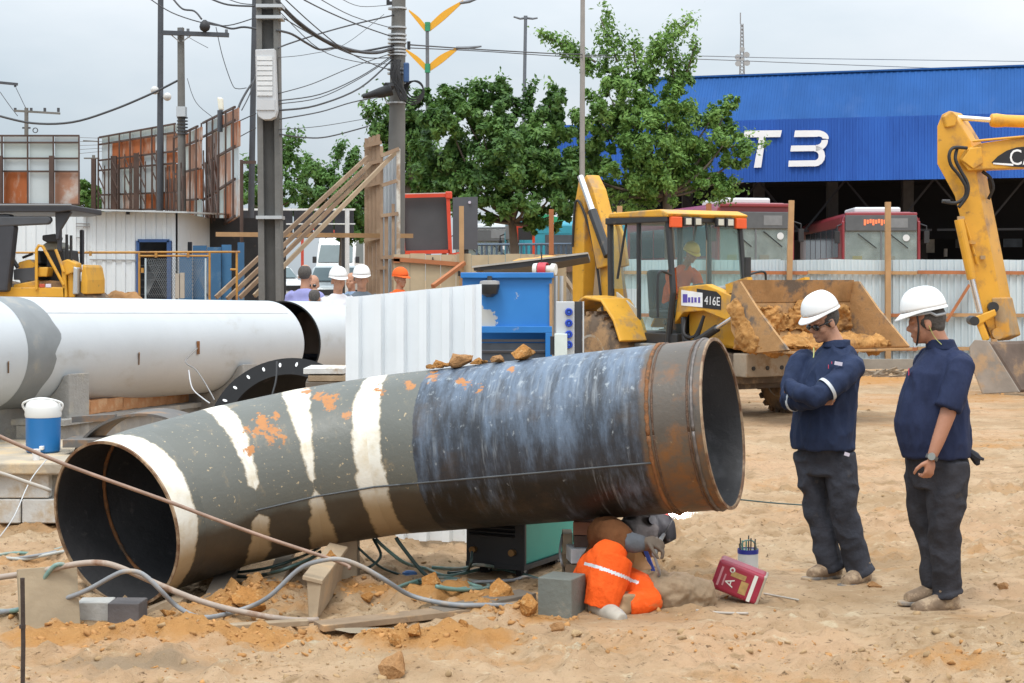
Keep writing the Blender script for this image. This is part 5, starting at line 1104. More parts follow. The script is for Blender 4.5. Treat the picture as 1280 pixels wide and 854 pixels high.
# welding arc
ap = P(848, 638, 10.0); arc = thing('welding_arc', 'blinding white welding arc at the bottom seam of the pipe', 'welding arc', ap)
o = part('spark', M('arc_light', (1, 1, 1), .5, emit=((1.0, .97, 1.0), 55)), arc, lambda m: m.ell((0, 0, 0), (.045, .02, .034), 18, 12)); co_ = np.empty(len(o.data.vertices) * 3, 'f'); o.data.vertices.foreach_get('co', co_); co_ = co_.reshape(-1, 3); co_ *= (.8 + .9 * fbm(co_ * 40 + 4, 3))[:, None]; o.data.vertices.foreach_set('co', co_.ravel())
for k in range(7):
    a = random.uniform(0, 6.3); q = Vector((math.cos(a) * .06, random.uniform(-.02, .02), math.sin(a) * .035 - .005)); part('spark', M('arc_light'), arc, lambda m: m.ell(q, random.uniform(.003, .007), 6, 4))
# thin welding smoke drifting out of the pipe end
sm_ = bpy.data.materials.new('welding_smoke'); sm_.use_nodes = True; t_ = sm_.node_tree; n_ = t_.nodes; n_.remove(n_['Principled BSDF']); pv = n_.new('ShaderNodeVolumePrincipled'); pv.inputs['Color'].default_value = (.9, .92, .95, 1)
co_n = n_.new('ShaderNodeTexCoord'); nz_ = n_.new('ShaderNodeTexNoise'); nz_.inputs['Scale'].default_value = 5; nz_.inputs['Detail'].default_value = 3; t_.links.new(co_n.outputs['Object'], nz_.inputs['Vector'])
mr_ = n_.new('ShaderNodeMapRange'); mr_.inputs[1].default_value = .48; mr_.inputs[2].default_value = .78; mr_.inputs[4].default_value = 1.6; t_.links.new(nz_.outputs['Fac'], mr_.inputs[0]); t_.links.new(mr_.outputs[0], pv.inputs['Density']); t_.links.new(pv.outputs[0], n_['Material Output'].inputs['Volume'])
tag(MB().ell(P(868, 590, 10.0), (.34, .20, .26), 20, 12).build('smoke', sm_), 'thin pale welding smoke at the open end of the pipe', 'smoke', kind='stuff')
sm2 = sm_.copy(); sm2.node_tree.nodes['Map Range'].inputs[1].default_value = .2; sm2.node_tree.nodes['Map Range'].inputs[4].default_value = 5.0  # denser puff, added so that the arc gets a soft glow
tag(MB().ell(P(851, 634, 9.98), (.10, .07, .075), 16, 10).build('smoke', sm2), 'small puff of smoke added to give the welding arc a glow', 'smoke', kind='stuff')
# ---------------------------------------------------------------- people beyond the white pipe
def far_person(px, top, d, lab, shirt, trousers, fwd=(0, -1, 0), hat=None, hair=HAIR, skin=SKIN, vest=None, lean=0.0, h=None, glasses=False, grp='people beyond the white pipe'):
    top_z = P(px, top, d).z; x = P(px, 0, d).x; gz = terrain(x, d); Hh = top_z - gz - (.03 if hat else 0); s = Hh / 1.76
    r = thing('person', lab, 'person', (x, d, gz), 0, grp); f, sd, u = orth(fwd, (0, 0, 1)); B = lambda a, b, z: Vector((x, d, gz)) + f * a * s + sd * b * s + u * z * s
    hc = B(.02 + lean, 0, 1.63)
    def fb(m):
        head_shapes(m, hc, f, u, s); m.tube([hc - u * .05 * s, B(0, 0, 1.42)], [.055 * s, .06 * s], 10); m.loft([(B(0, 0, .9), f, sd, .1 * s, .14 * s), (B(0, 0, 1.2), f, sd, .1 * s, .15 * s), (B(0, 0, 1.4), f, sd, .08 * s, .14 * s)])
        for q in (-1, 1):
            m.tube([B(0, .18 * q, 1.4), B(-.02, .24 * q, 1.12), B(.08, .25 * q, .88)], [.045 * s, .04 * s, .028 * s], 8); hand_shapes(m, B(.08, .25 * q, .88), -u + f * .3, f, .5, s, q); m.tube([B(0, .09 * q, .9), B(.01, .1 * q, .48), B(0, .1 * q, .05)], [.06 * s, .05 * s, .04 * s], 8)
    body_obj('body', skin, r, fb, .012, 3)
    def fs(m):
        m.loft([(B(0, 0, .86), f, sd, .135 * s, .18 * s), (B(.02, 0, 1.05), f, sd, .145 * s, .18 * s), (B(0, 0, 1.3), f, sd, .13 * s, .20 * s), (B(0, 0, 1.42), f, sd, .09 * s, .15 * s), (B(0, 0, 1.47), f, sd, .065 * s, .07 * s)])
        for q in (-1, 1): m.tube([B(0, .14 * q, 1.39), B(0, .19 * q, 1.37), B(-.02, .24 * q, 1.12)], [.07 * s, .07 * s, .06 * s], 10)
    body_obj('shirt', shirt, r, fs, .016, 3, .012, 7)
    body_obj('trousers', trousers, r, lambda m: (m.loft([(B(0, 0, .95), f, sd, .12 * s, .16 * s), (B(0, 0, .8), f, sd, .12 * s, .17 * s)]), [m.tube([B(0, .09 * q, .88), B(.01, .1 * q, .48), B(0, .1 * q, .06)], [.09 * s, .075 * s, .065 * s], 10) for q in (-1, 1)]), .02, 2)
    if hat: helmet(r, hc + u * .055 * s, f, u, hat, s)
    elif hair: body_obj('hair', hair, r, lambda m: ellb(m, hc - f * .02 * s + u * .035 * s, (f, sd, u), (.098 * s, .084 * s, .094 * s)), .014, 2)
    if glasses: part('sunglasses', GL, r, lambda m: [ellb(m, hc + f * .09 * s + sd * .035 * q * s - u * .012 * s, (f, sd, u), (.012 * s, .031 * s, .02 * s)) for q in (-1, 1)], world=True)
    return r
cl = lambda n, c: M(n, c, .85, var=.1, vs=6, spec=.2)
far_person(381, 331, 21.2, 'person seen from behind in a lilac shirt left of the white hard hats', cl('lilac_shirt', (.27, .27, .50)), JEAN, (.25, 1, 0))
far_person(392, 344, 22.6, 'bald person with sunglasses half hidden behind the lilac shirt', cl('lilac_shirt2', (.33, .30, .45)), JEAN, (-.1, -1, 0), hair=None, glasses=True)
far_person(393, 361, 20.6, 'person of whom only dark hair shows over the white pipe', cl('brown_shirt', (.2, .15, .12)), JEAN, (.2, 1, 0))
far_person(422, 335, 20.8, 'person in white hard hat and white shirt beyond the white pipe', cl('white_shirt', (.66, .65, .68)), JEAN, (.45, -1, 0), HELM)
far_person(452, 333, 21.6, 'person in white hard hat and grey shirt beyond the white pipe', cl('grey_shirt', (.13, .155, .18)), JEAN, (.1, -1, 0), HELM)
far_person(440, 341, 26.0, 'person in pale blue standing behind the two white hard hats', cl('pale_blue_shirt', (.25, .35, .5)), JEAN, (-.5, -1, 0))
far_person(499, 336, 26.0, 'person in bright orange vest peeking out by the wooden hoarding', cl('orange_vest', (.80, .12, .02)), JEAN, (.8, -.6, 0), cl('orange_cap', (.78, .13, .03)))
# ================================================================== backhoe loader
YEL = M('machine_yellow', (.64, .33, .035), .5, var=.16, vs=2.5, dirt=((.40, .24, .10), .55, 3), dirt2=((.10, .065, .035), .66, 7), spec=.35, bump=.1, bs=12)
YELC = M('clean_yellow', (.66, .34, .03), .45, var=.12, vs=2.5, dirt=((.40, .23, .09), .60, 4), dirt2=((.09, .06, .035), .68, 8))
DKM = M('dark_metal', (.025, .026, .028), .5, var=.25, vs=4, dirt=((.12, .09, .06), .68, 5)); GRYM = M('grey_step', (.25, .25, .24), .7, var=.2, vs=4, dirt=((.38, .28, .17), .56, 4))
CHROME = M('chrome_rod', (.75, .76, .78), .18, metal=.85, var=.05); MUDDY = M('muddy_steel', (.44, .25, .105), .85, var=.3, vs=3, bump=.6, bs=10, dirt=((.15, .12, .095), .54, 3)); TYRE = M('muddy_tyre', (.14, .10, .07), .9, var=.3, vs=5, bump=.4, bs=18, dirt=((.36, .22, .11), .52, 3))
CABG = glass('cab_glass', (.88, .95, .94), .11); AMB = M('amber_lens', (.75, .10, .02), .3, var=.05); LAMP = M('lamp_lens', (.55, .54, .46), .25)
bh = thing('backhoe_loader', 'yellow backhoe loader with muddy raised front bucket and glazed cab', 'backhoe', (2.06, 25.3, 0), math.radians(-57))
def pr(nm, mt, poly, y0, y1, par=None, bevel=.015, **k):   # side-view polygon (x, z) extruded across the machine
    return part(nm, mt, par or bh, lambda m: m.prism([(x, y0, z) for x, z in poly], (0, y1 - y0, 0)), bevel=bevel, **k)
# wheels
def wheel(x, y, r, w, sgn):
    o = part('wheel', TYRE, bh, lambda m: m.lathe((x, y - w / 2, r), (0, 1, 0), [(0, r * .55), (0, r * .86), (w * .12, r * .97), (w * .3, r), (w * .7, r), (w * .88, r * .97), (w, r * .86), (w, r * .55)], 40), smooth=True)
    part('rim', M('rim_grey', (.36, .34, .30), .6, var=.2, vs=5, dirt=((.42, .27, .14), .55, 3)), o, lambda m: m.lathe((x, y - w / 2 - .004, r), (0, 1, 0), [(.05, .05), (.02, r * .3), (.0, r * .54), (w + .008, r * .54), (w - .02, r * .3), (w - .05, .05)], 28), smooth=True)
    tm = MB()
    for k in range(22):
        a = 2 * PI * k / 22; tm.box((x + math.cos(a) * r * .995, y - w * .22, r + math.sin(a) * r * .995), (.05, w * .5, .07), ry=-a, rz=0); a += PI / 22; tm.box((x + math.cos(a) * r * .995, y + w * .22, r + math.sin(a) * r * .995), (.05, w * .5, .07), ry=-a)
    tm.build('tread', TYRE, o)
for y in (-.86, .86): wheel(0, y, .70, .44, y)
for y in (-.82, .82): wheel(2.15, y, .47, .32, y)
DUSTB = M('dusty_beige', (.40, .33, .25), .9, var=.2, vs=4, bump=.3, bs=12, dirt=((.28, .19, .11), .56, 4))
pr('chassis', M('dusty_brown', (.15, .11, .08), .9, var=.3, vs=4, dirt=((.32, .22, .13), .56, 4)), [(-.9, .5), (2.5, .45), (2.5, .85), (1.2, 1.0), (-.9, 1.0)], -.45, .45)
fb_ = pr('front_bumper', DUSTB, [(2.52, .56), (2.8, .56), (2.8, .88), (2.52, .88)], -.5, .5)
for y in (-.38, -.13, .13, .38): part('bolt', DKM, fb_, lambda m: m.cyl((2.79, y, .68), (2.815, y, .68), .03, 8))
pr('front_axle', M('dusty_brown'), [(2.0, .36), (2.3, .36), (2.3, .56), (2.0, .56)], -.7, .7)
for k_ in range(3): part('loader_hose', BLACK, bh, lambda m: m.tube(smooth_path([(1.5, -.50 - .03 * k_, 1.35), (1.62, -.62, 1.12 - .06 * k_), (1.85, -.62, 1.1 - .05 * k_), (2.0, -.58, 1.38)]), .022, 6))
pr('hood', YELC, [(1.45, 1.0), (2.75, .9), (2.85, 1.15), (2.75, 1.5), (1.45, 1.72)], -.42, .42, bevel=.05)
pr('hood_grille', DKM, [(2.83, 1.0), (2.86, 1.0), (2.86, 1.35), (2.83, 1.35)], -.35, .35)
# cab
pr('cab_floor', DKM, [(-.1, .95), (1.5, .95), (1.5, 1.12), (-.1, 1.12)], -.66, .66)
pr('roof', YEL, [(-.05, 2.80), (1.38, 2.77), (1.42, 2.82), (1.2, 2.885), (.0, 2.87)], -.74, .74, bevel=.02)
pr('roof_lining', DKM, [(-.12, 2.70), (1.36, 2.70), (1.36, 2.78), (-.12, 2.80)], -.73, .73)
for sy in (-1, 1):
    y = .66 * sy
    part('pillar', DKM, bh, lambda m: m.tube([(1.30, y, 1.0), (1.42, y, 1.7), (1.30, y, 2.75)], .045, 8)); part('pillar', DKM, bh, lambda m: m.tube([(.62, y, 1.0), (.62, y, 2.72)], .035, 8)); part('pillar', DKM, bh, lambda m: m.tube([(-.05, y, 1.3), (-.08, y, 2.72)], .05, 8)); part('pillar', DKM, bh, lambda m: m.tube([(.10, y, 1.9), (.32, y, 2.72)], .02, 6))
    part('door_glass', CABG, bh, lambda m: m.prism([(.64, y, 1.15), (1.30, y, 1.15), (1.40, y, 1.7), (1.28, y, 2.68), (.64, y, 2.68)], (0, .008, 0)))
    part('side_window', CABG, bh, lambda m: m.prism([(0, y, 1.75), (.60, y, 1.75), (.60, y, 2.68), (-.04, y, 2.68)], (0, .008, 0)))
    part('mirror_arm', DKM, bh, lambda m: m.tube(smooth_path([(1.42, .7 * sy, 1.95), (1.5, .95 * sy, 2.0), (1.5, 1.0 * sy, 1.85), (1.5, 1.0 * sy, 1.35)]), .018, 6))
    part('fender', YEL, bh, lambda m: m.loft([((x, .86 * sy, z), (0, 1, 0), (nx_, 0, nz_), .27, .03, 5) for x, z, nx_, nz_ in ((-.72, 1.15, -.8, .6), (-.50, 1.45, -.6, .8), (-.1, 1.62, -.1, 1), (.32, 1.58, .3, .95), (.62, 1.30, .75, .66), (.78, 1.0, .9, .4))]), bevel=.01)
    part('step_box', GRYM, bh, lambda m: m.box((.95, .62 * sy, .72), (.75, .3, .5)), bevel=.02); part('lower_door', M('pale_dusty_panel', (.44, .41, .34), .7, var=.15, vs=4), bh, lambda m: m.prism([(.25, .67 * sy, 1.1), (.62, .67 * sy, 1.1), (.62, .67 * sy, 1.45), (.12, .67 * sy, 1.7)], (0, .03 * sy, 0)))
part('windshield', CABG, bh, lambda m: m.prism([(1.33, -.6, 1.3), (1.44, -.6, 1.72), (1.33, -.6, 2.68), (1.338, -.6, 2.68), (1.448, -.6, 1.72), (1.338, -.6, 1.3)], (0, 1.2, 0)))
part('windshield_bar', DKM, bh, lambda m: m.tube([(1.34, 0.0, 2.7), (1.37, .0, 2.45)], .012, 6))
for y in (-.60, .60): part('beacon', AMB, bh, lambda m: m.box((1.40, y, 2.70), (.06, .20, .15)), bevel=.012)
for y in (-.40, -.22, .20, .38):
    o = part('work_light', DKM, bh, lambda m: m.box((1.41, y, 2.71), (.06, .15, .13)), bevel=.01); part('lens', LAMP, o, lambda m: m.box((1.443, y, 2.71), (.01, .10, .09)), bevel=.004)
part('steering_wheel', DKM, bh, lambda m: m.lathe((1.08, 0, 1.72), (-.5, 0, .85), [(-.012, .18), (.012, .18), (.012, .205), (-.012, .205)], 24, closed=True)); part('dashboard', DKM, bh, lambda m: m.prism([(1.15, -.4, 1.1), (1.35, -.4, 1.1), (1.36, -.4, 1.68), (1.1, -.4, 1.55)], (0, .8, 0)), bevel=.03)
part('seat', DKM, bh, lambda m: (m.box((.42, .1, 1.38), (.5, .5, .14)), m.box((.2, .1, 1.72), (.14, .48, .62), ry=-.1)), bevel=.04)
part('exhaust', DKM, bh, lambda m: m.cyl((1.9, .3, 1.5), (1.9, .3, 2.2), .05, 10))
# loader arms, cylinders and bucket
for sy in (-1, 1):
    y = .52 * sy
    pr('loader_arm', YEL, [(1.35, 1.25), (1.45, 1.78), (2.05, 1.82), (2.75, 1.62), (3.05, 1.2), (2.95, 1.05), (2.6, 1.3), (2.0, 1.45), (1.55, 1.42)], y - .07, y + .07)
    part('lift_cylinder', DKM, bh, lambda m: m.cyl((1.55, y + .12 * sy, .85), (2.35, y + .12 * sy, 1.22), .055, 12)); part('lift_rod', CHROME, bh, lambda m: m.cyl((2.3, y + .12 * sy, 1.2), (2.75, y + .12 * sy, 1.4), .03, 10))
    part('tilt_link', YEL, bh, lambda m: m.bar((2.45, y, 1.75), (2.9, y, 1.85), .09, .14)); part('tilt_cylinder', M('grey_cylinder', (.32, .33, .33), .5, metal=.3, var=.2), bh, lambda m: m.cyl((1.75, y - .1 * sy, 1.72), (2.55, y - .1 * sy, 1.78), .045, 12))
dk = part('decal_plate', M('decal_black', (.015, .015, .018), .4), bh, lambda m: m.prism([(1.86, -.592, 1.50), (2.38, -.592, 1.47), (2.38, -.592, 1.66), (2.28, -.592, 1.72), (1.86, -.592, 1.76)], (0, -.004, 0)))
o = link('decal_lettering', text_mesh('416E', 'decal_lettering', .17), M('decal_white', (.8, .8, .8), .5), bh); basis(o, (1, 0, -.05), (0, 0, 1), (2.20, -.599, 1.585))
part('sticker', M('decal_white'), bh, lambda m: m.prism([(1.52, -.592, 1.52), (1.99, -.592, 1.50), (1.99, -.592, 1.70), (1.52, -.592, 1.74)], (0, -.006, 0)))
part('sticker_mark', M('decal_violet', (.10, .07, .36), .5), bh, lambda m: (m.box((1.61, -.6, 1.62), (.10, .004, .12)), m.box((1.70, -.6, 1.60), (.05, .004, .07)), m.box((1.77, -.6, 1.60), (.04, .004, .08)), m.box((1.84, -.6, 1.60), (.05, .004, .07)), m.box((1.92, -.6, 1.60), (.04, .004, .08))))
bx0 = .24
BK = [(a + bx0, b) for a, b in ((2.98, 1.86), (2.90, 1.55), (2.93, 1.22), (3.10, .98), (3.4, .93), (4.02, .97))]; BW = 1.05
o = part('bucket', MUDDY, bh, lambda m: [m.prism([(a[0], -BW, a[1]), (b[0], -BW, b[1]), (b[0] + .03, -BW, b[1] + .035), (a[0] + .035, -BW, a[1] + .02)], (0, 2 * BW, 0)) for a, b in zip(BK[:-1], BK[1:])])
for sy in (-1, 1): part('bucket_cheek', MUDDY, o, lambda m: m.prism([(x + bx0, BW * sy, z) for x, z in ((2.98, 1.86), (3.10, 1.86), (3.45, 1.5), (4.02, 1.0), (3.4, .94), (3.1, .99), (2.93, 1.22), (2.9, 1.55))], (0, .035 * sy, 0)))
part('cutting_edge', MUDDY, o, lambda m: m.box((4.0 + bx0, 0, .965), (.16, 2 * BW + .04, .03)), bevel=.005)
SOILB = M('bucket_soil', (.44, .23, .08), .95, var=.3, vs=5, bump=1.0, bs=14, dirt=((.27, .15, .07), .58, 4), spec=.15)
sl = part('soil_load', SOILB, o, lambda m: [m.ell((3.2 + bx0 + random.uniform(-.05, .2), y, 1.02), (.42, .22, random.uniform(.07, .14)), 14, 8) for y in np.linspace(-.92, .92, 15)] + [m.box((3.0 + bx0, y, 1.36 + .05 * math.sin(y * 5)), (.09, .16, .30 + .08 * math.sin(y * 9)), rx=.3 * math.sin(y * 7)) for y in np.linspace(-.9, .9, 15)]); remesh(sl, .016, 2, .4, .13, 8, earth=True)
sl = part('soil_spill', SOILB, o, lambda m: [m.ell((3.02 + bx0 + .05 * k, -BW - .03, 1.50 - .085 * k), (.13 + .016 * k, .06, .15), 12, 8) for k in range(6)]); remesh(sl, .016, 2, .4, .06, 8, earth=True)
# rear arm, folded upright
pr('boom', YEL, [(-.68, .95), (-.95, .95), (-1.10, 2.2), (-1.40, 3.1), (-1.58, 3.42), (-1.44, 3.54), (-1.25, 3.3), (-.95, 2.6)], -.13, .13, bevel=.02)
pr('dipper', YEL, [(-1.78, 2.75), (-1.70, 3.1), (-1.58, 3.5), (-1.48, 3.45), (-1.42, 2.9), (-1.44, 2.5), (-1.50, 1.05), (-1.76, 1.05)], -.17, .13, bevel=.02)
pr('boom_cheek', YEL, [(-1.05, 2.05), (-1.32, 2.9), (-1.1, 2.95), (-.85, 2.55), (-.75, 2.1)], -.21, -.16); pr('boom_cheek', YEL, [(-1.05, 2.05), (-1.32, 2.9), (-1.1, 2.95), (-.85, 2.55), (-.75, 2.1)], .16, .21)
part('dipper_rod', CHROME, bh, lambda m: m.cyl((-1.40, -.27, 3.50), (-1.06, -.27, 2.92), .05, 12)); part('dipper_cylinder', DKM, bh, lambda m: m.cyl((-1.08, -.27, 2.95), (-.66, -.27, 2.25), .075, 12))
part('swing_post', YEL, bh, lambda m: m.box((-.95, 0, .95), (.25, .6, .9)), bevel=.03)
for y in (-.17, .17): part('hose', BLACK, bh, lambda m: m.tube(smooth_path([(-.95, y, 1.4), (-1.15, y, 2.3), (-1.4, y * 1.2, 2.95), (-1.62, y * 1.2, 3.1), (-1.68, y * 1.3, 2.4)]), .02, 8))
pr('hoe_bucket', M('dry_mud_bucket', (.34, .25, .155), .9, var=.25, vs=4, bump=.4, bs=10), [(-1.45, .9), (-.95, .85), (-.98, 1.4), (-1.15, 2.1), (-1.35, 2.3), (-1.45, 1.6)], -.02, .4, bevel=.05)
for sy in (-1, 1): pr('outrigger', YEL, [(-1.1, .9), (-.8, .9), (-.75, .1), (-1.2, .1)], .75 * sy - .08, .75 * sy + .08); 
# driver: sits in the cab
def drv():
    R = chain(bh); T = lambda x, y, z: R @ Vector((x, y, z)); X3 = (R.to_3x3() @ Vector((1, 0, 0))); Y3 = R.to_3x3() @ Vector((0, 1, 0)); Zu = Vector((0, 0, 1))
    r = thing('person', 'driver in orange shirt and yellow hard hat leaning forward inside the backhoe cab', 'person', T(.45, .1, 1.45)); hc = T(.92, .08, 2.26)
    def fb(m):
        head_shapes(m, hc, X3 + Zu * -.5, Zu + X3 * .4); m.tube([hc, T(.72, .1, 2.05)], [.055, .06], 10); m.loft([(T(.48, .1, 1.5), X3, Y3, .12, .16), (T(.55, .1, 1.8), X3, Y3, .12, .18), (T(.70, .1, 2.04), X3, Y3, .1, .15)])
        for q in (-1, 1): m.tube([T(.68, .1 + .2 * q, 1.98), T(.78, .1 + .26 * q, 1.7), T(1.03, .1 + .16 * q, 1.72)], [.05, .045, .03], 8); m.tube([T(.45, .1 + .1 * q, 1.5), T(.9, .1 + .14 * q, 1.52), T(.95, .1 + .12 * q, 1.15)], [.08, .065, .05], 8); hand_shapes(m, T(1.03, .1 + .16 * q, 1.72), X3, -Zu, .8, 1, q)
    body_obj('body', SKIND, r, fb, .012, 3)
    def fs(m):
        m.loft([(T(.46, .1, 1.45), X3, Y3, .15, .19), (T(.54, .1, 1.75), X3, Y3, .15, .21), (T(.66, .1, 2.0), X3, Y3, .13, .2), (T(.74, .1, 2.1), X3, Y3, .07, .08)])
        for q in (-1, 1): m.tube([T(.66, .1 + .16 * q, 2.0), T(.70, .1 + .23 * q, 1.94), T(.80, .1 + .26 * q, 1.68), T(.92, .1 + .2 * q, 1.7)], [.08, .085, .07, .055], 10)
    body_obj('shirt', M('orange_vest'), r, fs, .014, 3, .012, 7); body_obj('trousers', JEAN, r, lambda m: [m.tube([T(.42, .1 + .1 * q, 1.48), T(.9, .1 + .14 * q, 1.52), T(.96, .1 + .12 * q, 1.15)], [.11, .085, .07], 10) for q in (-1, 1)], .016, 2)
    helmet(r, hc + Vector((0, 0, .055)), X3 - Zu * .35, Zu + X3 * .35, M('yellow_hat', (.70, .45, .05), .35))
drv()

# ================================================================== excavator reaching in from the right
De = 27.0
ex = thing('excavator', 'yellow excavator arm with digging bucket resting on the ground at the right edge', 'excavator', (P(1560, 0, De).x, De + 1.2, 0))
EP = lambda px, py, dy=0.0: P(px, py, De) + Vector((0, dy, 0))
def ep(nm, mt, pts, vec, dy=0, par=None, bevel=.02): return part(nm, mt, par or ex, lambda m: m.prism([EP(a, b, dy) for a, b in pts], vec), world=True, bevel=bevel)
YE2 = M('excavator_yellow', (.66, .33, .03), .45, var=.14, vs=1.5, dirt=((.40, .20, .05), .56, 2.5), dirt2=((.12, .075, .04), .66, 5)); SCUFF = M('scuffed_stick', (.36, .25, .14), .75, var=.3, vs=3, dirt=((.55, .27, .04), .55, 2))
sv = Vector((.30, .42, 0))
st = ep('stick', YE2, [(1171, 158), (1177, 143), (1187, 138), (1196, 148), (1213, 176), (1222, 230), (1236, 300), (1250, 372), (1258, 415), (1240, 425), (1230, 400), (1214, 330), (1193, 245), (1171, 205)], sv)
ep('stick_tip', SCUFF, [(1239, 372), (1251, 372), (1262, 420), (1246, 427)], sv * 1.04 + Vector((0, 0, .0)), -.02)
ep('pivot_boss', YE2, [(1176, 146), (1186, 139), (1194, 146), (1190, 158), (1180, 160)], Vector((.04, -.05, 0)), 0)
bm_ = ep('boom', YE2, [(1197, 200), (1203, 188), (1222, 180), (1290, 170), (1420, 160), (1600, 240), (1600, 300), (1400, 214), (1290, 210), (1238, 212), (1208, 214)], Vector((.12, .40, 0)), -.10)
ep('boom_plate', YE2, [(1199, 201), (1210, 186), (1224, 184), (1226, 205), (1214, 212)], Vector((0, -.03, 0)), -.105)
ep('top_pipe', YE2, [(1212, 176), (1290, 169), (1290, 172), (1212, 179)], Vector((.02, .06, 0)), -.16)
part('stick_rod', CHROME, ex, lambda m: m.cyl(EP(1186, 144.5, .2), EP(1246, 149, .2), .042, 14), world=True); part('stick_cylinder', YE2, ex, lambda m: m.lathe(EP(1242, 149, .2), EP(1420, 156, .2) - EP(1242, 149, .2), [(0, .07), (.02, .105), (.1, .115), (.25, .10), (2.4, .10)], 18), world=True, smooth=True)
ep('decal', M('decal_black'), [(1237, 204), (1245, 196), (1256, 189), (1268, 185), (1330, 181), (1330, 212), (1285, 210), (1262, 209)], Vector((0, -.006, 0)), -.104, bm_, 0)
ep('decal_line', M('decal_white'), [(1239, 204), (1264, 205.5), (1264, 208), (1239, 206)], Vector((0, -.004, 0)), -.112, bm_, 0)
o = link('decal_lettering', text_mesh('CAT', 'decal_lettering', .36), M('decal_white'), bm_); basis(o, (1, 0, .03), (0, 0, 1), EP(1282, 198, -.1185) - ex.location); o.scale = (.85, 1, 1)
part('decal_mark', YE2, ex, lambda m: m.prism([EP(1283, 209, -.122), EP(1297, 209, -.122), EP(1290, 199, -.122)], (0, -.003, 0)), world=True)
for pts in (((1206, 186, -.13), (1188, 186, -.2), (1182, 195, -.22), (1185, 208, -.2), (1195, 220, -.18), (1204, 235, -.16), (1203, 247, -.12), (1193, 254, -.1), (1180, 253, -.08)), ((1194, 186, -.12), (1191, 200, -.16), (1198, 215, -.16), (1206, 230, -.16), (1206, 245, -.14), (1196, 260, -.1)), ((1230, 214, .1), (1240, 222, .1), (1244, 235, .12), (1240, 248, .2))):
    part('hose', BLACK, ex, lambda m: m.tube(smooth_path([EP(*q) for q in pts]), .028, 8), world=True, smooth='all')
part('nozzle', DKM, ex, lambda m: m.cyl(EP(1176, 252, -.08), EP(1186, 252, -.08), .03, 8), world=True)
part('bucket_cylinder', YE2, ex, lambda m: m.cyl(EP(1196, 275, -.13), EP(1212, 349, -.13), .075, 14), world=True); part('bucket_rod', CHROME, ex, lambda m: m.cyl(EP(1211, 346, -.13), EP(1222, 390, -.13), .05, 14), world=True)
part('grease_line', YE2, ex, lambda m: m.tube([EP(1205, 276, -.03), EP(1214, 305, -.03), EP(1221, 330, -.03)], .022, 6), world=True)
for (a, b) in (((1196, 273), (1204, 273)), ((1210, 303), (1218, 303)), ((1224, 322), (1230, 322))): part('bracket', SCUFF, ex, lambda m: m.bar(EP(*a, -.05), EP(*b, -.05), .06, .06), world=True)
part('pin', DKM, ex, lambda m: m.cyl(EP(1239, 384, -.14), EP(1245, 384, .5), .085, 14), world=True); part('pin', DKM, ex, lambda m: m.cyl(EP(1214, 401, -.2), EP(1222, 401, .4), .075, 14), world=True); part('pin', SCUFF, ex, lambda m: m.cyl(EP(1245, 417, -.12), EP(1249, 417, .5), .09, 14), world=True)
ep('link_arm', YE2, [(1214, 396), (1240, 386), (1242, 394), (1218, 408)], Vector((.03, .08, 0)), -.16); ep('link_arm', YE2, [(1216, 402), (1224, 398), (1234, 424), (1226, 428)], Vector((.03, .08, 0)), -.14); ep('link_arm', SCUFF, [(1222, 402), (1234, 396), (1240, 420), (1232, 426)], Vector((.04, .12, 0)), .1)
BKM = M('bucket_steel', (.30, .26, .22), .8, var=.25, vs=3, bump=.3, bs=8, dirt=((.42, .28, .16), .55, 2.5)); DKB = M('bucket_dark', (.13, .095, .075), .8, var=.3, vs=3, bump=.3, bs=8, dirt=((.3, .19, .1), .6, 3))
bv = Vector((1.35, .75, 0))
eb = ep('bucket', DKB, [(1229, 426), (1236, 430), (1272, 486), (1266, 490)], bv, -.25, None, .01)
ep('bucket_cheek', BKM, [(1206, 432), (1212, 424), (1228, 425), (1268, 489), (1222, 491), (1208, 455)], Vector((.03, .03, 0)), -.27, eb, .01); ep('bucket_cheek', BKM, [(1206, 432), (1212, 424), (1228, 425), (1268, 489), (1222, 491), (1208, 455)], Vector((.03, .03, 0)) , .52, eb, .01).location.x += 1.35
ep('bucket_back', BKM, [(1206, 432), (1209, 430), (1212, 455), (1226, 489), (1222, 491), (1208, 455)], bv, -.25, eb, .005)
# the carrier stands outside the picture to the right
part('track', TYRE, ex, lambda m: (m.box((0, -1.0, .42), (3.6, .55, .84)), m.box((0, 1.0, .42), (3.6, .55, .84))), bevel=.2, seg=4); part('house', YE2, ex, lambda m: m.box((.4, 0, 1.6), (3.2, 2.4, 1.3)), bevel=.08); part('cab', DKM, ex, lambda m: m.box((-.7, -.75, 2.1), (1.4, .95, 1.8)), bevel=.08)

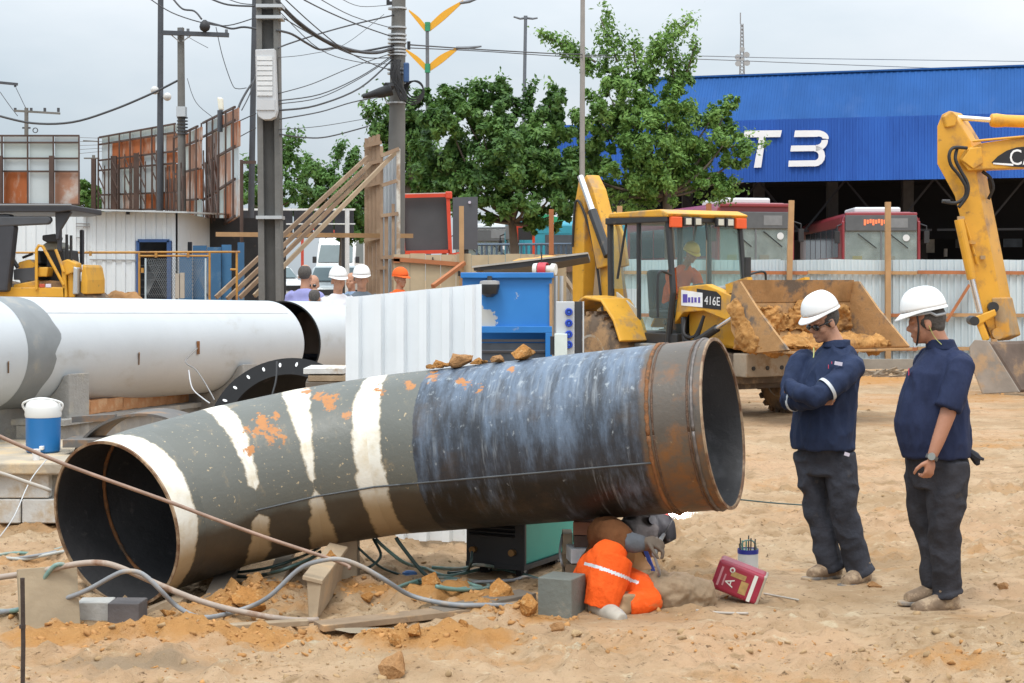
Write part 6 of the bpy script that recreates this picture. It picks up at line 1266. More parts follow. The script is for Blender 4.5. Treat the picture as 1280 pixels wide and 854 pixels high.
# ================================================================== soil compactor at the left edge
Dr = 23.0; rl = thing('compactor', 'yellow compactor with black roll-over canopy cut off by the left edge', 'compactor', (P(20, 0, Dr).x, Dr + .6, terrain(-6, Dr)))
RP_ = lambda px, py, dy=0.0: P(px, py, Dr) + Vector((0, dy, 0))
def rp(nm, mt, pts, dep, dy=0, par=None, bevel=.015): return part(nm, mt, par or rl, lambda m: m.prism([RP_(a, b, dy) for a, b in pts], (0, dep, 0)), world=True, bevel=bevel)
DKR = M('rops_dark', (.04, .042, .05), .45, var=.15); DKR2 = M('rops_grey', (.07, .075, .085), .5, var=.15)
rp('canopy', DKR, [(-60, 257), (94, 257), (94, 264), (78, 266), (-60, 266)], 1.7, -.2); rp('canopy_edge', M('rops_rim', (.2, .21, .22), .5), [(-60, 256), (95, 256), (95, 258), (-60, 258)], .02, -.24)
rp('canopy_gusset', DKR, [(71, 265), (92, 265), (78, 288), (75, 300), (72, 300)], .08, -.1); rp('rear_post', DKR, [(-6, 268), (16, 268), (22, 285), (13, 365), (-10, 365)], .22, -.15, None, .03); rp('front_post', DKR, [(71, 284), (76, 284), (76, 315), (71, 315)], .08, 0)
rp('cross_beam', DKR2, [(-20, 271), (66, 271), (68, 276), (64, 281), (-20, 285)], .12, -.16, None, .02); rp('front_post', DKR, [(71, 284), (76, 284), (76, 330), (71, 330)], .08, 1.2)
rp('base_frame', YELC, [(-60, 359), (82, 359), (82, 372), (-60, 372)], 1.5, 0); rp('body_side', DKR2, [(14, 337), (44, 332), (44, 352), (32, 352), (30, 359), (23, 359), (22, 350), (14, 350)], .8, .1)
rp('floor', YELC, [(15, 356), (46, 350), (46, 360), (15, 360)], .5, .05); rp('engine_hood', YELC, [(20, 328), (34, 324), (40, 329), (41, 336), (19, 336)], .9, .1); rp('engine_block', DKM, [(50, 310), (72, 312), (76, 358), (62, 358), (50, 345)], .8, .3)
rp('yellow_cover', YELC, [(47, 334), (60, 334), (58, 346), (46, 346)], .3, .02); rp('red_label', M('label_red', (.5, .08, .04), .5), [(49, 355), (56, 355), (56, 359.5), (49, 359.5)], .01, -.005); rp('white_label', M('badge_white'), [(57, 355), (64, 355), (64, 359.5), (57, 359.5)], .01, -.005)
o = rp('seat_cushion', M('seat_grey', (.26, .27, .24), .7), [(45, 307), (52, 302), (66, 302), (71, 308), (68, 312), (47, 313)], .5, .25, None, .04); rp('backrest', DKM, [(38, 314), (43, 312), (45, 330), (39, 332)], .5, .25, o, .03)
rp('control_box', DKM, [(50, 294), (66, 292), (72, 297), (70, 303), (56, 303), (50, 300)], .2, .1)
for pts in (((46, 362), (46, 312), (49, 307), (54, 308), (80, 356)), ((70, 312), (77, 330), (80, 340))): part('hand_rail', YELC, rl, lambda m: m.tube([RP_(a, b, -.02) for a, b in pts], .022, 8), world=True)
for px in (81, 86.5): part('exhaust_stack', DKM, rl, lambda m: m.cyl(RP_(px, 360, .1), RP_(px, 293 + (px - 81) * .2, .1), .02, 8), world=True)
rp('drum_yoke', YELC, [(76, 327), (84, 324), (95, 329), (96, 340), (82, 344), (84, 372), (78, 372)], .3, 0); rp('hydraulic_block', GALV, [(92, 333), (97, 335), (97, 368), (91, 368)], .2, -.02); rp('drum_plate', YELC, [(101, 330), (104, 334), (107, 350), (107, 368), (98, 368), (99, 345)], 1.0, .1); rp('drum_plate', YELC, [(83, 340), (90, 338), (92, 372), (84, 372)], .4, .05)
part('drum', TYRE, rl, lambda m: m.cyl(RP_(60, 410, .1), RP_(60, 410, 1.4), .65, 32), world=True, smooth=True); part('drum', TYRE, rl, lambda m: m.cyl(RP_(-30, 410, .1), RP_(-30, 410, 1.4), .65, 32), world=True, smooth=True)
part('lever', DKM, rl, lambda m: (m.tube([RP_(23, 322, .2), RP_(36, 317, .2)], .02, 6), m.tube([RP_(9, 318, .1), RP_(20, 335, .1)], .03, 6)), world=True)
# ================================================================== galvanised fence on the right
FG = M('galv_sheet', (.49, .58, .625), .42, metal=.1, var=.08, vs=1.2, dirt=((.46, .46, .44), .66, 1.5)); 
FG2 = M('galv_sheet_white', (.57, .66, .70), .42, metal=.1, var=.07, vs=1.2, dirt=((.5, .5, .48), .68, 1.5)); FGS = [FG, FG, FG2]
Df = 36.0; fx0 = P(735, 0, Df).x; fx1 = P(1420, 0, Df).x; fh = P(0, 322, Df).z
fence = thing('sheet_fence', 'long fence of ribbed galvanised sheets behind the machines at the right', 'fence', ((fx0 + fx1) / 2, Df, 0))
k = 0; x = fx0
while x < fx1:
    m = MB(); corrugated(m, (x, Df + .02 * (k % 2), -.05), (x + 1.04, Df + .02 * (k % 2), -.05), fh + random.uniform(-.01, .02), fh + random.uniform(-.01, .02), .149, .03); m.build('sheet', FGS[k % 3], fence, world=True); x += 1.03; k += 1
for py in (341, 394, 436):
    for k2 in range(5):
        a = fx0 + (fx1 - fx0) * k2 / 5; b = fx0 + (fx1 - fx0) * (k2 + 1) / 5; part('rail', (TIMBER2, TIMBER)[(k2 + py) % 2], fence, lambda m: m.bar((a, Df - .07, P(0, py - .6, Df).z), (b - .01, Df - .07, P(0, py + .3, Df).z), .05, .075), world=True)
for (px, top, mt) in ((774, 258, TIMBER), (985, 251, TIMBER), (1108, 253, TIMBER), (885, 255, TIMBER2), (1240, 330, TIMBER), (1330, 255, TIMBER)):
    tilt = 3 if px == 985 else 0; part('post', mt, fence, lambda m: m.bar((P(px - tilt, 0, Df).x, Df - .14, -.1), (P(px + tilt, 0, Df).x, Df - .14, P(0, top, Df).z), .11, .11, (0, 1, 0)), world=True)
part('brace', TIMBER2, fence, lambda m: m.bar(P(1212, 356, Df - .12), P(1183, 402, Df - .12), .07, .05), world=True); part('brace', TIMBER, fence, lambda m: m.bar(P(1108, 398, Df - .1), P(1090, 428, Df - .4), .06, .05), world=True)
part('kerb_plank', M('grey_sleeper', (.26, .235, .20), .9, var=.25, vs=2, bump=.4, bs=8), fence, lambda m: m.box(((fx0 + fx1) / 2 + 1.5, Df - .55, .10), (fx1 - fx0, .18, .22)), world=True)
m = MB()
for k in range(40): 
    q = G(random.uniform(1085, 1150), random.uniform(466, 476)); m.box((q.x, q.y, .05), (random.uniform(.1, .6), .06, .04), rz=random.uniform(-1, 1), ry=random.uniform(-.3, .3))
tag(m.build('brushwood', M('twig', (.2, .15, .1), .9)), 'loose scrap wood and twigs at the foot of the sheet fence', 'scrap wood', kind='stuff')

# ================================================================== plywood hoarding in the middle
PLY = M('plywood', (.46, .37, .24), .85, var=.12, vs=3, bump=.2, bs=10, dirt=((.36, .28, .18), .6, 3)); Dp = 27.0
hd_ = thing('board_fence', 'tan board fence with wooden posts below the red-framed billboard', 'fence', (P(600, 0, Dp).x, Dp, 0)); px = 492
while px < 690:
    w = random.uniform(17, 22); py = 318 + random.uniform(-1.5, 1.5) + (6 if px > 590 else 0) * 0; part('board', PLY, hd_, lambda m: m.box((P(px + w / 2, 0, Dp).x, Dp + random.uniform(-.008, .008), P(0, py, Dp).z / 2), (w / F * Dp - .006, .025, P(0, py, Dp).z)), world=True); px += w
for (a, b) in (((492, 324), (580, 331)), ((492, 326), (500, 326))): part('rail', TIMBER2, hd_, lambda m: m.bar(P(*a, Dp - .05), P(*b, Dp - .05), .05, .07), world=True)
for (px, top, mt, lean) in ((577, 258, TIMBER, 2), (687, 262, TIMBER2, 2)): part('post', mt, hd_, lambda m: m.bar((P(px + (2 if px > 600 else 1), 0, Dp).x, Dp - .08, 0), (P(px + lean - (2 if px < 600 else 0), 0, Dp).x, Dp - .08, P(0, top, Dp).z), .075, .075, (0, 1, 0)), world=True)
part('brace', TIMBER2, hd_, lambda m: m.bar(P(580, 329, Dp - .12), P(541, 358, Dp - 1.0), .06, .06), world=True)
part('bolt', BLACK, hd_, lambda m: (m.box(P(541, 324, Dp - .03), (.02, .02, .06)), m.box(P(574, 342, Dp - .14), (.04, .02, .08))), world=True)
# grey sheet fence section between the boards and the backhoe
m = MB(); corrugated(m, (P(692, 0, 28).x, 28, 0), (P(775, 0, 28).x, 28, 0), P(0, 336, 28).z, P(0, 326, 28).z, .15, .03); t = thing('sheet_fence', 'short grey corrugated fence section left of the backhoe arm', 'fence', (P(730, 0, 28).x, 28, 0)); m.build('sheet', M('old_galv', (.36, .35, .33), .5, metal=.2, var=.2, vs=2, dirt=((.28, .22, .17), .55, 2)), t, world=True)
part('rail', M('brown_rail', (.16, .10, .07), .8), t, lambda m: m.bar(P(690, 330, 27.9), P(775, 328, 27.9), .05, .28), world=True); part('brace', WOOD, t, lambda m: m.bar(P(692, 328, 27.7), P(722, 372, 27.0), .07, .07), world=True)
# lean-to roof sheet
lt = thing('lean_to_roof', 'sloping white roof sheet on a lean-to above the blue cabinet', 'roof', (P(650, 0, 20).x, 20, 0)); m = MB(); A, B = P(590, 335, 20), P(735, 317.5, 20); bk = Vector((.1, 1.6, -.06))
m.prism([A, B, B + Vector((0, 0, .022)), A + Vector((0, 0, .022))], bk); m.build('roof_sheet', M('roof_grey', (.40, .38, .34), .6, var=.2, vs=2), lt, world=True)
m = MB(); m.prism([A + Vector((.02, .02, -.03)), P(640, 336, 20.02), P(690, 329, 20.02), B + Vector((0, .02, -.03)), B + Vector((0, .02, -.002)), A + Vector((.02, .02, -.002))], bk * .98); m.build('underside', DKM, lt, world=True)  # added dark panel puts the shade below the roof sheet into its colour
for px in (600, 690): part('post', WOOD, lt, lambda m: m.cyl((P(px, 0, 20).x, 20.3, 0), (P(px, 0, 20).x, 20.3, P(0, 337 - (px - 590) * .124, 20).z), .035, 8), world=True)
pk = P(680, 329.5, 19.9); t = thing('plastic_sheeting', 'crumpled orange and yellow sheeting lying on the lean-to roof', 'sheeting', P(675, 325, 20.3)); o = part('film', M('orange_yellow_film', (.65, .33, .06), .5, var=.3, vs=6), t, lambda m: (m.ell((0, 0, .0), (.30, .12, .03), 14, 6), m.ell((.12, 0, .02), (.16, .1, .035), 12, 6), m.ell((-.2, 0, -.02), (.14, .1, .03), 12, 6)))
sp_ = P(677, 337, 19.6); t = thing('cable_reel', 'small red and white reel under the lean-to roof', 'reel', sp_); part('drum', M('reel_white', (.66, .66, .62), .5), t, lambda m: m.lathe((-.09, 0, 0), (1, -.35, 0), [(0, .05), (0, .07), (.05, .075), (.05, .045), (.22, .045), (.22, .07), (.27, .065)], 20), smooth=True); part('band', M('reel_red', (.5, .04, .06), .5), t, lambda m: m.lathe((-.03, -.015, 0), (1, -.35, 0), [(0, .072), (.0, .082), (.10, .082), (.10, .072)], 20, closed=True), smooth=True)
part('hanger', DKM, t, lambda m: m.cyl((0, 0, .06), (0, 0, .2), .008, 6)); part('bore', BLACK, t, lambda m: m.lathe((-.094, .002, 0), (1, -.35, 0), [(0, .03), (.004, .03)], 14))
# wooden hoarding tower with long raking braces
Dh = 29.0; hw = thing('wooden_hoarding', 'tall wooden hoarding panel seen edge-on with four long raking braces', 'hoarding', (P(478, 0, Dh).x, Dh, 0)); HW = M('hoarding_wood', (.30, .205, .135), .85, var=.2, vs=2.5, bump=.3, bs=9, dirt=((.40, .30, .2), .58, 3)); HG = M('hoarding_sheet', (.46, .50, .53), .5, metal=.2, var=.1, vs=2)
for i, (px, top) in enumerate(((458, 173), (463, 171.5), (468, 170), (473, 168.5))): part('board', HW, hw, lambda m: m.bar((P(px, 0, Dh).x, Dh - .02 * i, 0), (P(px, 0, Dh).x, Dh - .02 * i, P(0, top, Dh).z), .064, .03, (0, 1, 0)), world=True)
for py in (182, 205, 232, 300): part('rail', HW, hw, lambda m: m.bar(P(455, py + 1, Dh - .1), P(477, py - 4, Dh - .1), .05, .06), world=True)
m = MB(); corrugated(m, (P(477, 0, Dh - .4).x, Dh - .4, 0), (P(499, 0, Dh - .9).x, Dh - .9, 0), P(0, 194, Dh - .4).z, P(0, 186, Dh - .9).z, .11, .03); m.build('sheet', HG, hw, world=True)
for px, top, w, mt in ((477, 183, .05, HW), (483, 270, .06, HW), (491.5, 255, .05, HW), (498, 186, .06, M('white_paint_wood', (.6, .58, .52), .7, var=.2, vs=3, dirt=((.32, .22, .14), .5, 2.5)))): part('stud', mt, hw, lambda m: m.bar((P(px, 0, Dh - 1).x, Dh - 1.0, 0), (P(px, 0, Dh - 1).x, Dh - 1.0, P(0, top, Dh - 1).z), w, w, (0, 1, 0)), world=True)
for (a, b) in (((476, 195), (499, 186)), ((477, 232), (496, 226)), ((476, 270), (498, 267)), ((476, 322), (498, 321)), ((470, 335), (482, 335))): part('rail', HW, hw, lambda m: m.bar(P(*a, Dh - 1.05), P(*b, Dh - 1.05), .05, .06), world=True)
for (a, b) in (((460, 196), (270, 372)), ((462, 205), (284, 374)), ((458, 217), (300, 372)), ((495, 190), (318, 370))): part('raking_brace', HW if a[0] < 480 else M('pale_brace', (.40, .30, .20), .85, var=.15, vs=3), hw, lambda m: m.bar(P(*a, Dh - .9), P(*b, Dh - 2.6), .05, .065), world=True)
part('long_rail', TIMBER, hw, lambda m: m.bar(P(270, 293, Dh - 1.3), P(516, 295, Dh - .2), .06, .075), world=True)

# ================================================================== red-framed billboard
Db = 33.0; rb = thing('billboard', 'dark billboard with a bright red frame above the board fence', 'billboard', (P(532, 0, Db).x, Db, terrain(P(532, 0, Db).x, Db))); REDF = M('red_frame', (.66, .07, .03), .4, var=.06); DPAN = M('dark_panel', (.075, .075, .08), .6, var=.2, vs=1.5)
part('panel', DPAN, rb, lambda m: m.prism([P(502, 245, Db), P(560, 245, Db), P(562, 316, Db), P(504, 316, Db)], (0, .06, 0)), world=True)
for (a, b) in (((501, 245.5), (565, 244)), ((501.5, 246), (504.5, 317)), ((560, 246), (563, 317)), ((503, 316), (562, 314.5))): part('frame_bar', REDF, rb, lambda m: m.bar(P(*a, Db - .1), P(*b, Db - .1), .07, .07), world=True)
part('frame_bar', M('frame_white', (.62, .5, .46), .5), rb, lambda m: m.bar(P(500, 243, Db - .1), P(562, 241.5, Db - .1), .06, .025), world=True); part('corner_clamp', REDF, rb, lambda m: m.box(P(561, 244, Db - .12), (.13, .1, .14)), world=True, bevel=.02); part('lower_bar', REDF, rb, lambda m: m.bar(P(560, 319, Db), P(580, 316, Db), .05, .05), world=True)
for px in (510, 555): part('leg', DKM, rb, lambda m: m.cyl((P(px, 0, Db).x, Db + .1, 0), (P(px, 0, Db).x, Db + .1, P(0, 310, Db).z), .05, 8), world=True)
t = thing('billboard', 'plain charcoal billboard panel right behind the red-framed one', 'billboard', (P(580, 0, 34).x, 34, 0)); part('panel', M('charcoal_panel', (.085, .088, .10), .55, var=.08), t, lambda m: m.prism([P(566, 247, 34), P(597, 246, 34), P(597, 312, 34), P(566, 312, 34)], (0, .08, 0)), world=True); part('leg', DKM, t, lambda m: m.cyl((P(582, 0, 34).x, 34.1, 0), (P(582, 0, 34).x, 34.1, P(0, 300, 34).z), .06, 8), world=True); part('spot', M('badge_white'), t, lambda m: m.cyl(P(587, 253, 33.98), P(587, 253, 33.95), .03, 10), world=True)

# ================================================================== rusty billboards at the left
PANS = [M('galv_panel', (.50, .56, .58), .5, metal=.15, var=.1, vs=.8, dirt=((.36, .30, .25), .66, 1.2)), M('rust_panel', (.34, .10, .03), .85, var=.35, vs=1.5, dirt=((.40, .27, .2), .55, 2.2), stretch=(1.6, 1.6, .5), bump=.2, bs=6), M('rust_pale_panel', (.38, .20, .13), .8, var=.3, vs=1.0, dirt=((.5, .5, .48), .55, 1.0)), M('green_grey_panel', (.46, .53, .52), .6, var=.12, vs=1.0, dirt=((.40, .17, .05), .66, 1.5))]
FRM = M('rust_frame', (.08, .05, .04), .85, var=.3, vs=3)
def hoard(lab, c0, c1, d0, d1, cols, rows, pick, posts=True, extra=None, base=None):
    """billboard back: corners c0 (left: x, top, bottom) and c1 in pixels at depths d0 and d1"""
    xm = (P(c0[0], 0, d0) + P(c1[0], 0, d1)) / 2; gz = terrain(xm.x, xm.y); r = thing('billboard', lab, 'billboard', (xm.x, xm.y, gz), 0, 'rusty billboards at the left')
    def Q(u, v): 
        a = P(c0[0], c0[1] + (c0[2] - c0[1]) * v, d0); b = P(c1[0], c1[1] + (c1[2] - c1[1]) * v, d1); return a.lerp(b, u)
    n_ = (P(c1[0], 0, d1) - P(c0[0], 0, d0)); n_.z = 0; n_ = Vector((n_.y, -n_.x, 0)).normalized()
    for i in range(cols):
        for j, (v0, v1) in enumerate(zip(rows[:-1], rows[1:])):
            e = .004; part('panel', PANS[pick(i, j)], r, lambda m: m.prism([Q(i / cols + e, v0 + e), Q((i + 1) / cols - e, v0 + e), Q((i + 1) / cols - e, v1 - e), Q(i / cols + e, v1 - e)], -n_ * .02 * (1 + (i + j) % 2)), world=True)
    for v in rows: part('rail', FRM, r, lambda m: m.bar(Q(0, v) + n_ * .06, Q(1, v) + n_ * .06, .035, .04), world=True)
    for i in range(cols + 1): part('stud', FRM, r, lambda m: m.bar(Q(i / cols, 0) + n_ * .09, Q(i / cols, 1) + n_ * .09, .03, .03, (0, 1, 0)), world=True)
    if posts:
        for i in range(0, cols + 1, 2):
            a = Q(i / cols, .3) + n_ * .22; part('post', FRM, r, lambda m: m.bar(Vector((a.x, a.y, gz - .1)), a, .10, .10, (0, 1, 0)), world=True)
    if extra: extra(r, Q, n_)
    return r
def ex2(r, Q, n_):
    for k in range(5):
        u0_, u1_ = .1 + .18 * k, .19 + .18 * k
        for (va, vb) in ((.55, .75), (.75, .95), (.35, .55)): part('truss_strut', FRM, r, lambda m: m.bar(Q(u0_ if int(va * 10) % 2 else u1_, va) + n_ * .3, Q(u1_ if int(va * 10) % 2 else u0_, vb) + n_ * .3, .022, .022), world=True)
        part('truss_post', FRM, r, lambda m: m.bar(Q(u0_, .30) + n_ * .3, Q(u0_, 1.0) + n_ * .3, .025, .025, (0, 1, 0)), world=True); part('truss_post', FRM, r, lambda m: m.bar(Q(u1_, .42) + n_ * .3, Q(u1_, 1.0) + n_ * .3, .025, .025, (0, 1, 0)), world=True)
hoard('leftmost rusty billboard of patched metal sheets', (-60, 170, 255), (100, 170, 256), 38, 38, 5, [0, .10, .33, .52, 1.0], lambda i, j: (0 if j == 0 else 3 if j == 1 else 0 if j == 2 else (1, 1, 1, 0, 2)[i]), True)
hoard('widest rusty billboard with orange upper sheets behind the shed', (127, 172, 262), (222, 155, 262), 40, 38, 7, [0, .10, .32, .46, .80, 1.0], lambda i, j: 3 if j == 0 else ((1 if 0 < i < 5 else 0 if i < 6 else 2) if j == 1 else (1 if 0 < i < 4 else 0 if i < 6 else 1) if j == 2 else (0, 0, 3, 0, 0, 0, 1)[i] if j == 3 else (0, 0, 2, 0, 1, 1, 1)[i]), True, ex2)
hoard('narrow rusty billboard seen edge-on right of the orange one', (222, 172, 300), (251, 158, 305), 37, 33, 4, [0, .12, .36, .62, .85, 1.0], lambda i, j: (2, 1, 3, 2)[(i + j) % 4], False, ex2)
hoard('skewed rusty billboard frame nearest the utility pole', (257, 154, 300), (298, 134, 270), 36, 29, 5, [0, .12, .36, .66, 1.0], lambda i, j: (0, 2, 3, 2, 1)[(i * 2 + j) % 5], False, ex2)
q = thing('steel_mast', 'thin rusty steel mast right of the skewed billboard frame', 'mast', (P(302, 0, 28).x, 28, terrain(-4.5, 28))); part('mast', FRM, q, lambda m: m.cyl((0, 0, 0), (0, 0, P(0, 200, 28).z - q.location.z), .03, 8)); part('arm', FRM, q, lambda m: m.bar((0, 0, P(0, 203, 28).z - q.location.z), (.24, 0, P(0, 203, 28).z - q.location.z), .05, .05))
# lattice of bare posts standing in front of the edge-on billboards
# ================================================================== white shed
Ds = 28.0; sz = terrain(-6, Ds); shd = thing('site_shed', 'white corrugated site shed with an open dark doorway', 'shed', (P(160, 0, Ds).x, Ds, sz)); SW = M('shed_white', (.66, .70, .72), .45, var=.06, vs=2, dirt=((.5, .5, .48), .64, 2))
xs_ = [P(a, 0, Ds).x for a in (95, 112, 173, 212, 222)]
zt_ = P(0, 265, Ds).z; zd = P(0, 301, Ds).z
def wallp(x0, x1, z0, z1, y=Ds, nm='wall_sheet'):
    m = MB(); corrugated(m, (x0, y, z0), (x1, y, z0), z1 - z0, z1 - z0, .17, .02); m.build(nm, SW, shd, world=True)
wallp(xs_[1], xs_[2], sz, zt_); wallp(xs_[2], xs_[3], zd, zt_); wallp(xs_[3], xs_[4], sz, zt_); wallp(P(-40, 0, Ds).x, xs_[1], sz, P(0, 268, Ds).z, Ds + .02)
part('side_wall', SW, shd, lambda m: m.prism([(xs_[4], Ds, sz), (xs_[4], Ds + 3, sz), (xs_[4], Ds + 3, zt_), (xs_[4], Ds, zt_)], (-.03, 0, 0)), world=True); part('back_wall', DKM, shd, lambda m: m.box(((xs_[0] + xs_[4]) / 2, Ds + 3, sz + 1.4), (4.5, .04, 2.8)), world=True)
part('roof_sheet', M('shed_roof', (.5, .52, .52), .5, metal=.2), shd, lambda m: m.prism([P(95, 261, Ds - .3), P(234, 264.5, Ds - .3), P(234, 266.5, Ds - .3), P(95, 263, Ds - .3)], (.2, 3.5, .1)), world=True)
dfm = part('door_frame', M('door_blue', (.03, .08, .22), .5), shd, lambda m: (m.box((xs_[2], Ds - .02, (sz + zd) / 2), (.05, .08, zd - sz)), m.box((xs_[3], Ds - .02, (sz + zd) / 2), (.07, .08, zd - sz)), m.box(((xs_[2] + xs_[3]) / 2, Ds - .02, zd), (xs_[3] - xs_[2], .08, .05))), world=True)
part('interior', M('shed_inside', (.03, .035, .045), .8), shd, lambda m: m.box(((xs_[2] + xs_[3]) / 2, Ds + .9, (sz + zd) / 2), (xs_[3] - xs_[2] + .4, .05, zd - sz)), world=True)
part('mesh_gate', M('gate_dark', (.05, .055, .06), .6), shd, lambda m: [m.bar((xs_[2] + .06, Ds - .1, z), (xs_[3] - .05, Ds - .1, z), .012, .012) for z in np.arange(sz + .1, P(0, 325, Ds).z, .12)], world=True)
for (a, b) in (((95, 279.5), (112, 280)), ((95, 283), (112, 283.5)), ((95, 297), (104, 297.5)), ((112, 324.5), (173, 325.5))): part('scuff_line', M('scuff_grey', (.3, .3, .3), .7), shd, lambda m: m.bar(P(*a, Ds - .03), P(*b, Ds - .03), .012, .02), world=True)
for (px, py) in ((107, 264.5), (160, 266), (56, 263)): part('lamp', BLACK, shd, lambda m: m.box(P(px, py, Ds - .1), (.05, .06, .06)), world=True)
# yellow barrier frames in front of the shed
YB = M('barrier_yellow', (.44, .22, .04), .6, var=.25, vs=3, dirt=((.25, .12, .05), .58, 4)); by = Ds - 2.2; bt = thing('site_barrier', 'row of yellow tube barriers with wire mesh in front of the shed', 'barrier', (P(180, 0, by).x, by, terrain(-6, by)))
for (a, b) in (((20, 316), (300, 315)), ((96, 316), (175, 316)), ((173, 320), (262, 320)), ((276, 315), (297, 315)), ((288, 337), (297, 337))): part('rail', YB, bt, lambda m: m.cyl(P(*a, by), P(*b, by), .016, 8), world=True)
for (px, top) in ((174, 316), (262, 316), (296, 315)): part('post', YB, bt, lambda m: m.cyl(P(px, top, by), Vector((P(px, 0, by).x, by, bt.location.z)), .018, 8), world=True)
for (px, py) in ((195, 318), (235, 318), (178, 337), (113, 316)): part('clamp', YB, bt, lambda m: m.cyl(P(px, py - 2, by - .02), P(px, py + 4, by - .02), .022, 8), world=True)
for (px) in (182, 257): part('inner_post', M('galv_sheet'), bt, lambda m: m.cyl(P(px, 323, by), Vector((P(px, 0, by).x, by, bt.location.z)), .015, 6), world=True)
MESH = M('wire_mesh', (.2, .22, .23), .5); mm = MB()
for k in range(34):
    a = 183 + k * 2.35
    if a < 260: mm.bar(P(a, 323, by), P(min(260, a + 24), 372, by), .004, .004); mm.bar(P(a, 323, by), P(max(183, a - 24), 372, by), .004, .004)
tag(mm.build('mesh_infill', MESH, bt, world=True), kind='stuff')
# blue panels right of the shed
BLP = M('blue_panel', (.035, .12, .24), .5, var=.18, vs=2, dirt=((.12, .2, .28), .58, 2)); bp_ = thing('blue_hoarding', 'blue sheet hoarding right of the shed behind the yellow barrier', 'hoarding', (P(262, 0, 27.5).x, 27.5, terrain(-5, 27.5)))
for k, (a, b, t0) in enumerate(((224, 240, 318), (241, 258, 307), (259, 276, 309), (277, 289, 306), (297, 305, 303))): part('panel', BLP if k != 3 else M('blue_panel2', (.05, .17, .33), .5, var=.15, vs=2), bp_, lambda m: m.prism([P(a, t0, 27.5 + .1 * (k % 2)), P(b, t0, 27.5 + .1 * (k % 2)), P(b, 376, 27.5 + .1 * (k % 2)), P(a, 376, 27.5 + .1 * (k % 2))], (0, .04, 0)), world=True)
part('stake', M('pale_stake', (.40, .36, .3), .8), bp_, lambda m: (m.bar(P(222, 373, 25.4), P(222, 342, 25.4), .06, .06, (0, 1, 0)), m.bar(P(228, 373, 25.4), P(228, 341, 25.4), .06, .06, (0, 1, 0))), world=True)
for px in (287, 434): 
    t = thing('white_post', 'thin white steel post %s' % ('beside the blue panels' if px < 300 else 'in front of the white van'), 'post', (P(px, 0, 34).x, 34, terrain(-5, 34))); part('post', M('post_white', (.66, .68, .68), .5), t, lambda m: m.cyl((0, 0, 0), (0, 0, P(0, 262 if px < 400 else 261, 34).z - t.location.z), .045, 8))
# dark scoreboard-like panel behind the pole
t = thing('dark_screen', 'dark gridded panel seen behind the utility pole and braces', 'screen', (P(350, 0, 44).x, 44, terrain(-6, 44)))
for i in range(6):
    for j in range(2): a = 290 + 25.5 * i; part('panel', M('screen_dark', (.03, .032, .04), .5, var=.15), t, lambda m: m.prism([P(a + .7, 263 + 18 * j, 44), P(a + 24.5, 263 + 18 * j, 44), P(a + 24.5, 279.5 + 18 * j, 44), P(a + .7, 279.5 + 18 * j, 44)], (0, .05, 0)), world=True)
part('frame', M('post_white'), t, lambda m: (m.bar(P(288, 262, 43.9), P(444, 262, 43.9), .05, .05), m.bar(P(288, 280, 43.9), P(444, 280, 43.9), .03, .03)), world=True)
for px in (300, 430): part('leg', DKM, t, lambda m: m.cyl((P(px, 0, 44).x, 44.1, t.location.z), P(px, 298, 44.1), .07, 8), world=True)
# spoil heap by the shed
g = P(145, 371, 25); hp = thing('soil_heap', 'low brown soil heap in front of the shed wall', 'heap', (g.x, g.y, terrain(g.x, g.y))); o = part('heap', BROWNC, hp, lambda m: (m.ell((0, 0, 0), (.62, .6, P(0, 359, 25).z - hp.location.z), 20, 12), m.ell((.18, 0, 0), (.5, .5, P(0, 361, 25).z - hp.location.z), 20, 12))); remesh(o, .04, 2, .5, .16, 2, earth=True)
# ================================================================== blue roofed bus terminal
BLU_L = M('roof_blue_light', (.022, .090, .28), .75, spec=.15, var=.16, vs=.8, stretch=(1, 1, .25), dirt=((.035, .10, .28), .58, .5)); BLU_D = M('fascia_blue', (.028, .100, .39), .7, spec=.2, var=.14, vs=.7, stretch=(1, 1, .25), dirt=((.035, .13, .47), .56, .35))
TD = 60.0
def td(px): return TD * 256 / (256 + 12 * (px - 930) / 350)
tz = terrain(10, 60); tb = thing('bus_terminal', 'bus terminal with a long blue ribbed roof marked T3', 'building', (P(1000, 0, TD).x, TD, tz)); z_b, z_m, z_t = [1.88 + q * TD / F for q in (122, 197.4, 256)]
a = P(694, 0, td(694)); b = P(1640, 0, td(1640)); a.z = b.z = 0; tdv = (b - a).normalized(); tn = Vector((tdv.y, -tdv.x, 0)); Lt = (b - a).length; k = 0; n_s = int(Lt / 1.04)
for k in range(n_s):
    p0 = a + tdv * (Lt * k / n_s); p1 = a + tdv * (Lt * (k + 1) / n_s)
    m = MB(); corrugated(m, p0 + Vector((0, 0, z_b)), p1 + Vector((0, 0, z_b)), z_m - z_b + .06, z_m - z_b + .06, .21, .03); m.build('fascia_sheet', BLU_D, tb, world=True, fix=False)
    hip = sstep(735, 800, CX + F * p0.x / p0.y)
    if hip <= .02: continue
    m = MB(); corrugated(m, p0 + Vector((0, 0, 0)), p1 + Vector((0, 0, 0)), hip, hip, .21, .02)
    for v in m.v:     # lay the upper sheets back as a steep roof
        t = v.z; v.z = z_m + t * (z_t - z_m); v -= tn * (.12 + t * 1.6); v.z += t * 1.6 * (z_t - 1.88) / TD
    m.build('roof_sheet', BLU_L, tb, world=True, fix=False)
part('roof_cap', BLU_L, tb, lambda m: m.bar(a + tdv * 3.2 - tn * 1.75 + Vector((0, 0, z_t + .2)), b - tn * 1.75 + Vector((0, 0, z_t + .2)), .3, .06), world=True)
DKI = M('terminal_shade', (.012, .013, .018), .8, var=.2, vs=.3); COLM = M('column_grey', (.10, .10, .105), .8, var=.2)  # near-black surfaces put the darkness under the roof into the colour
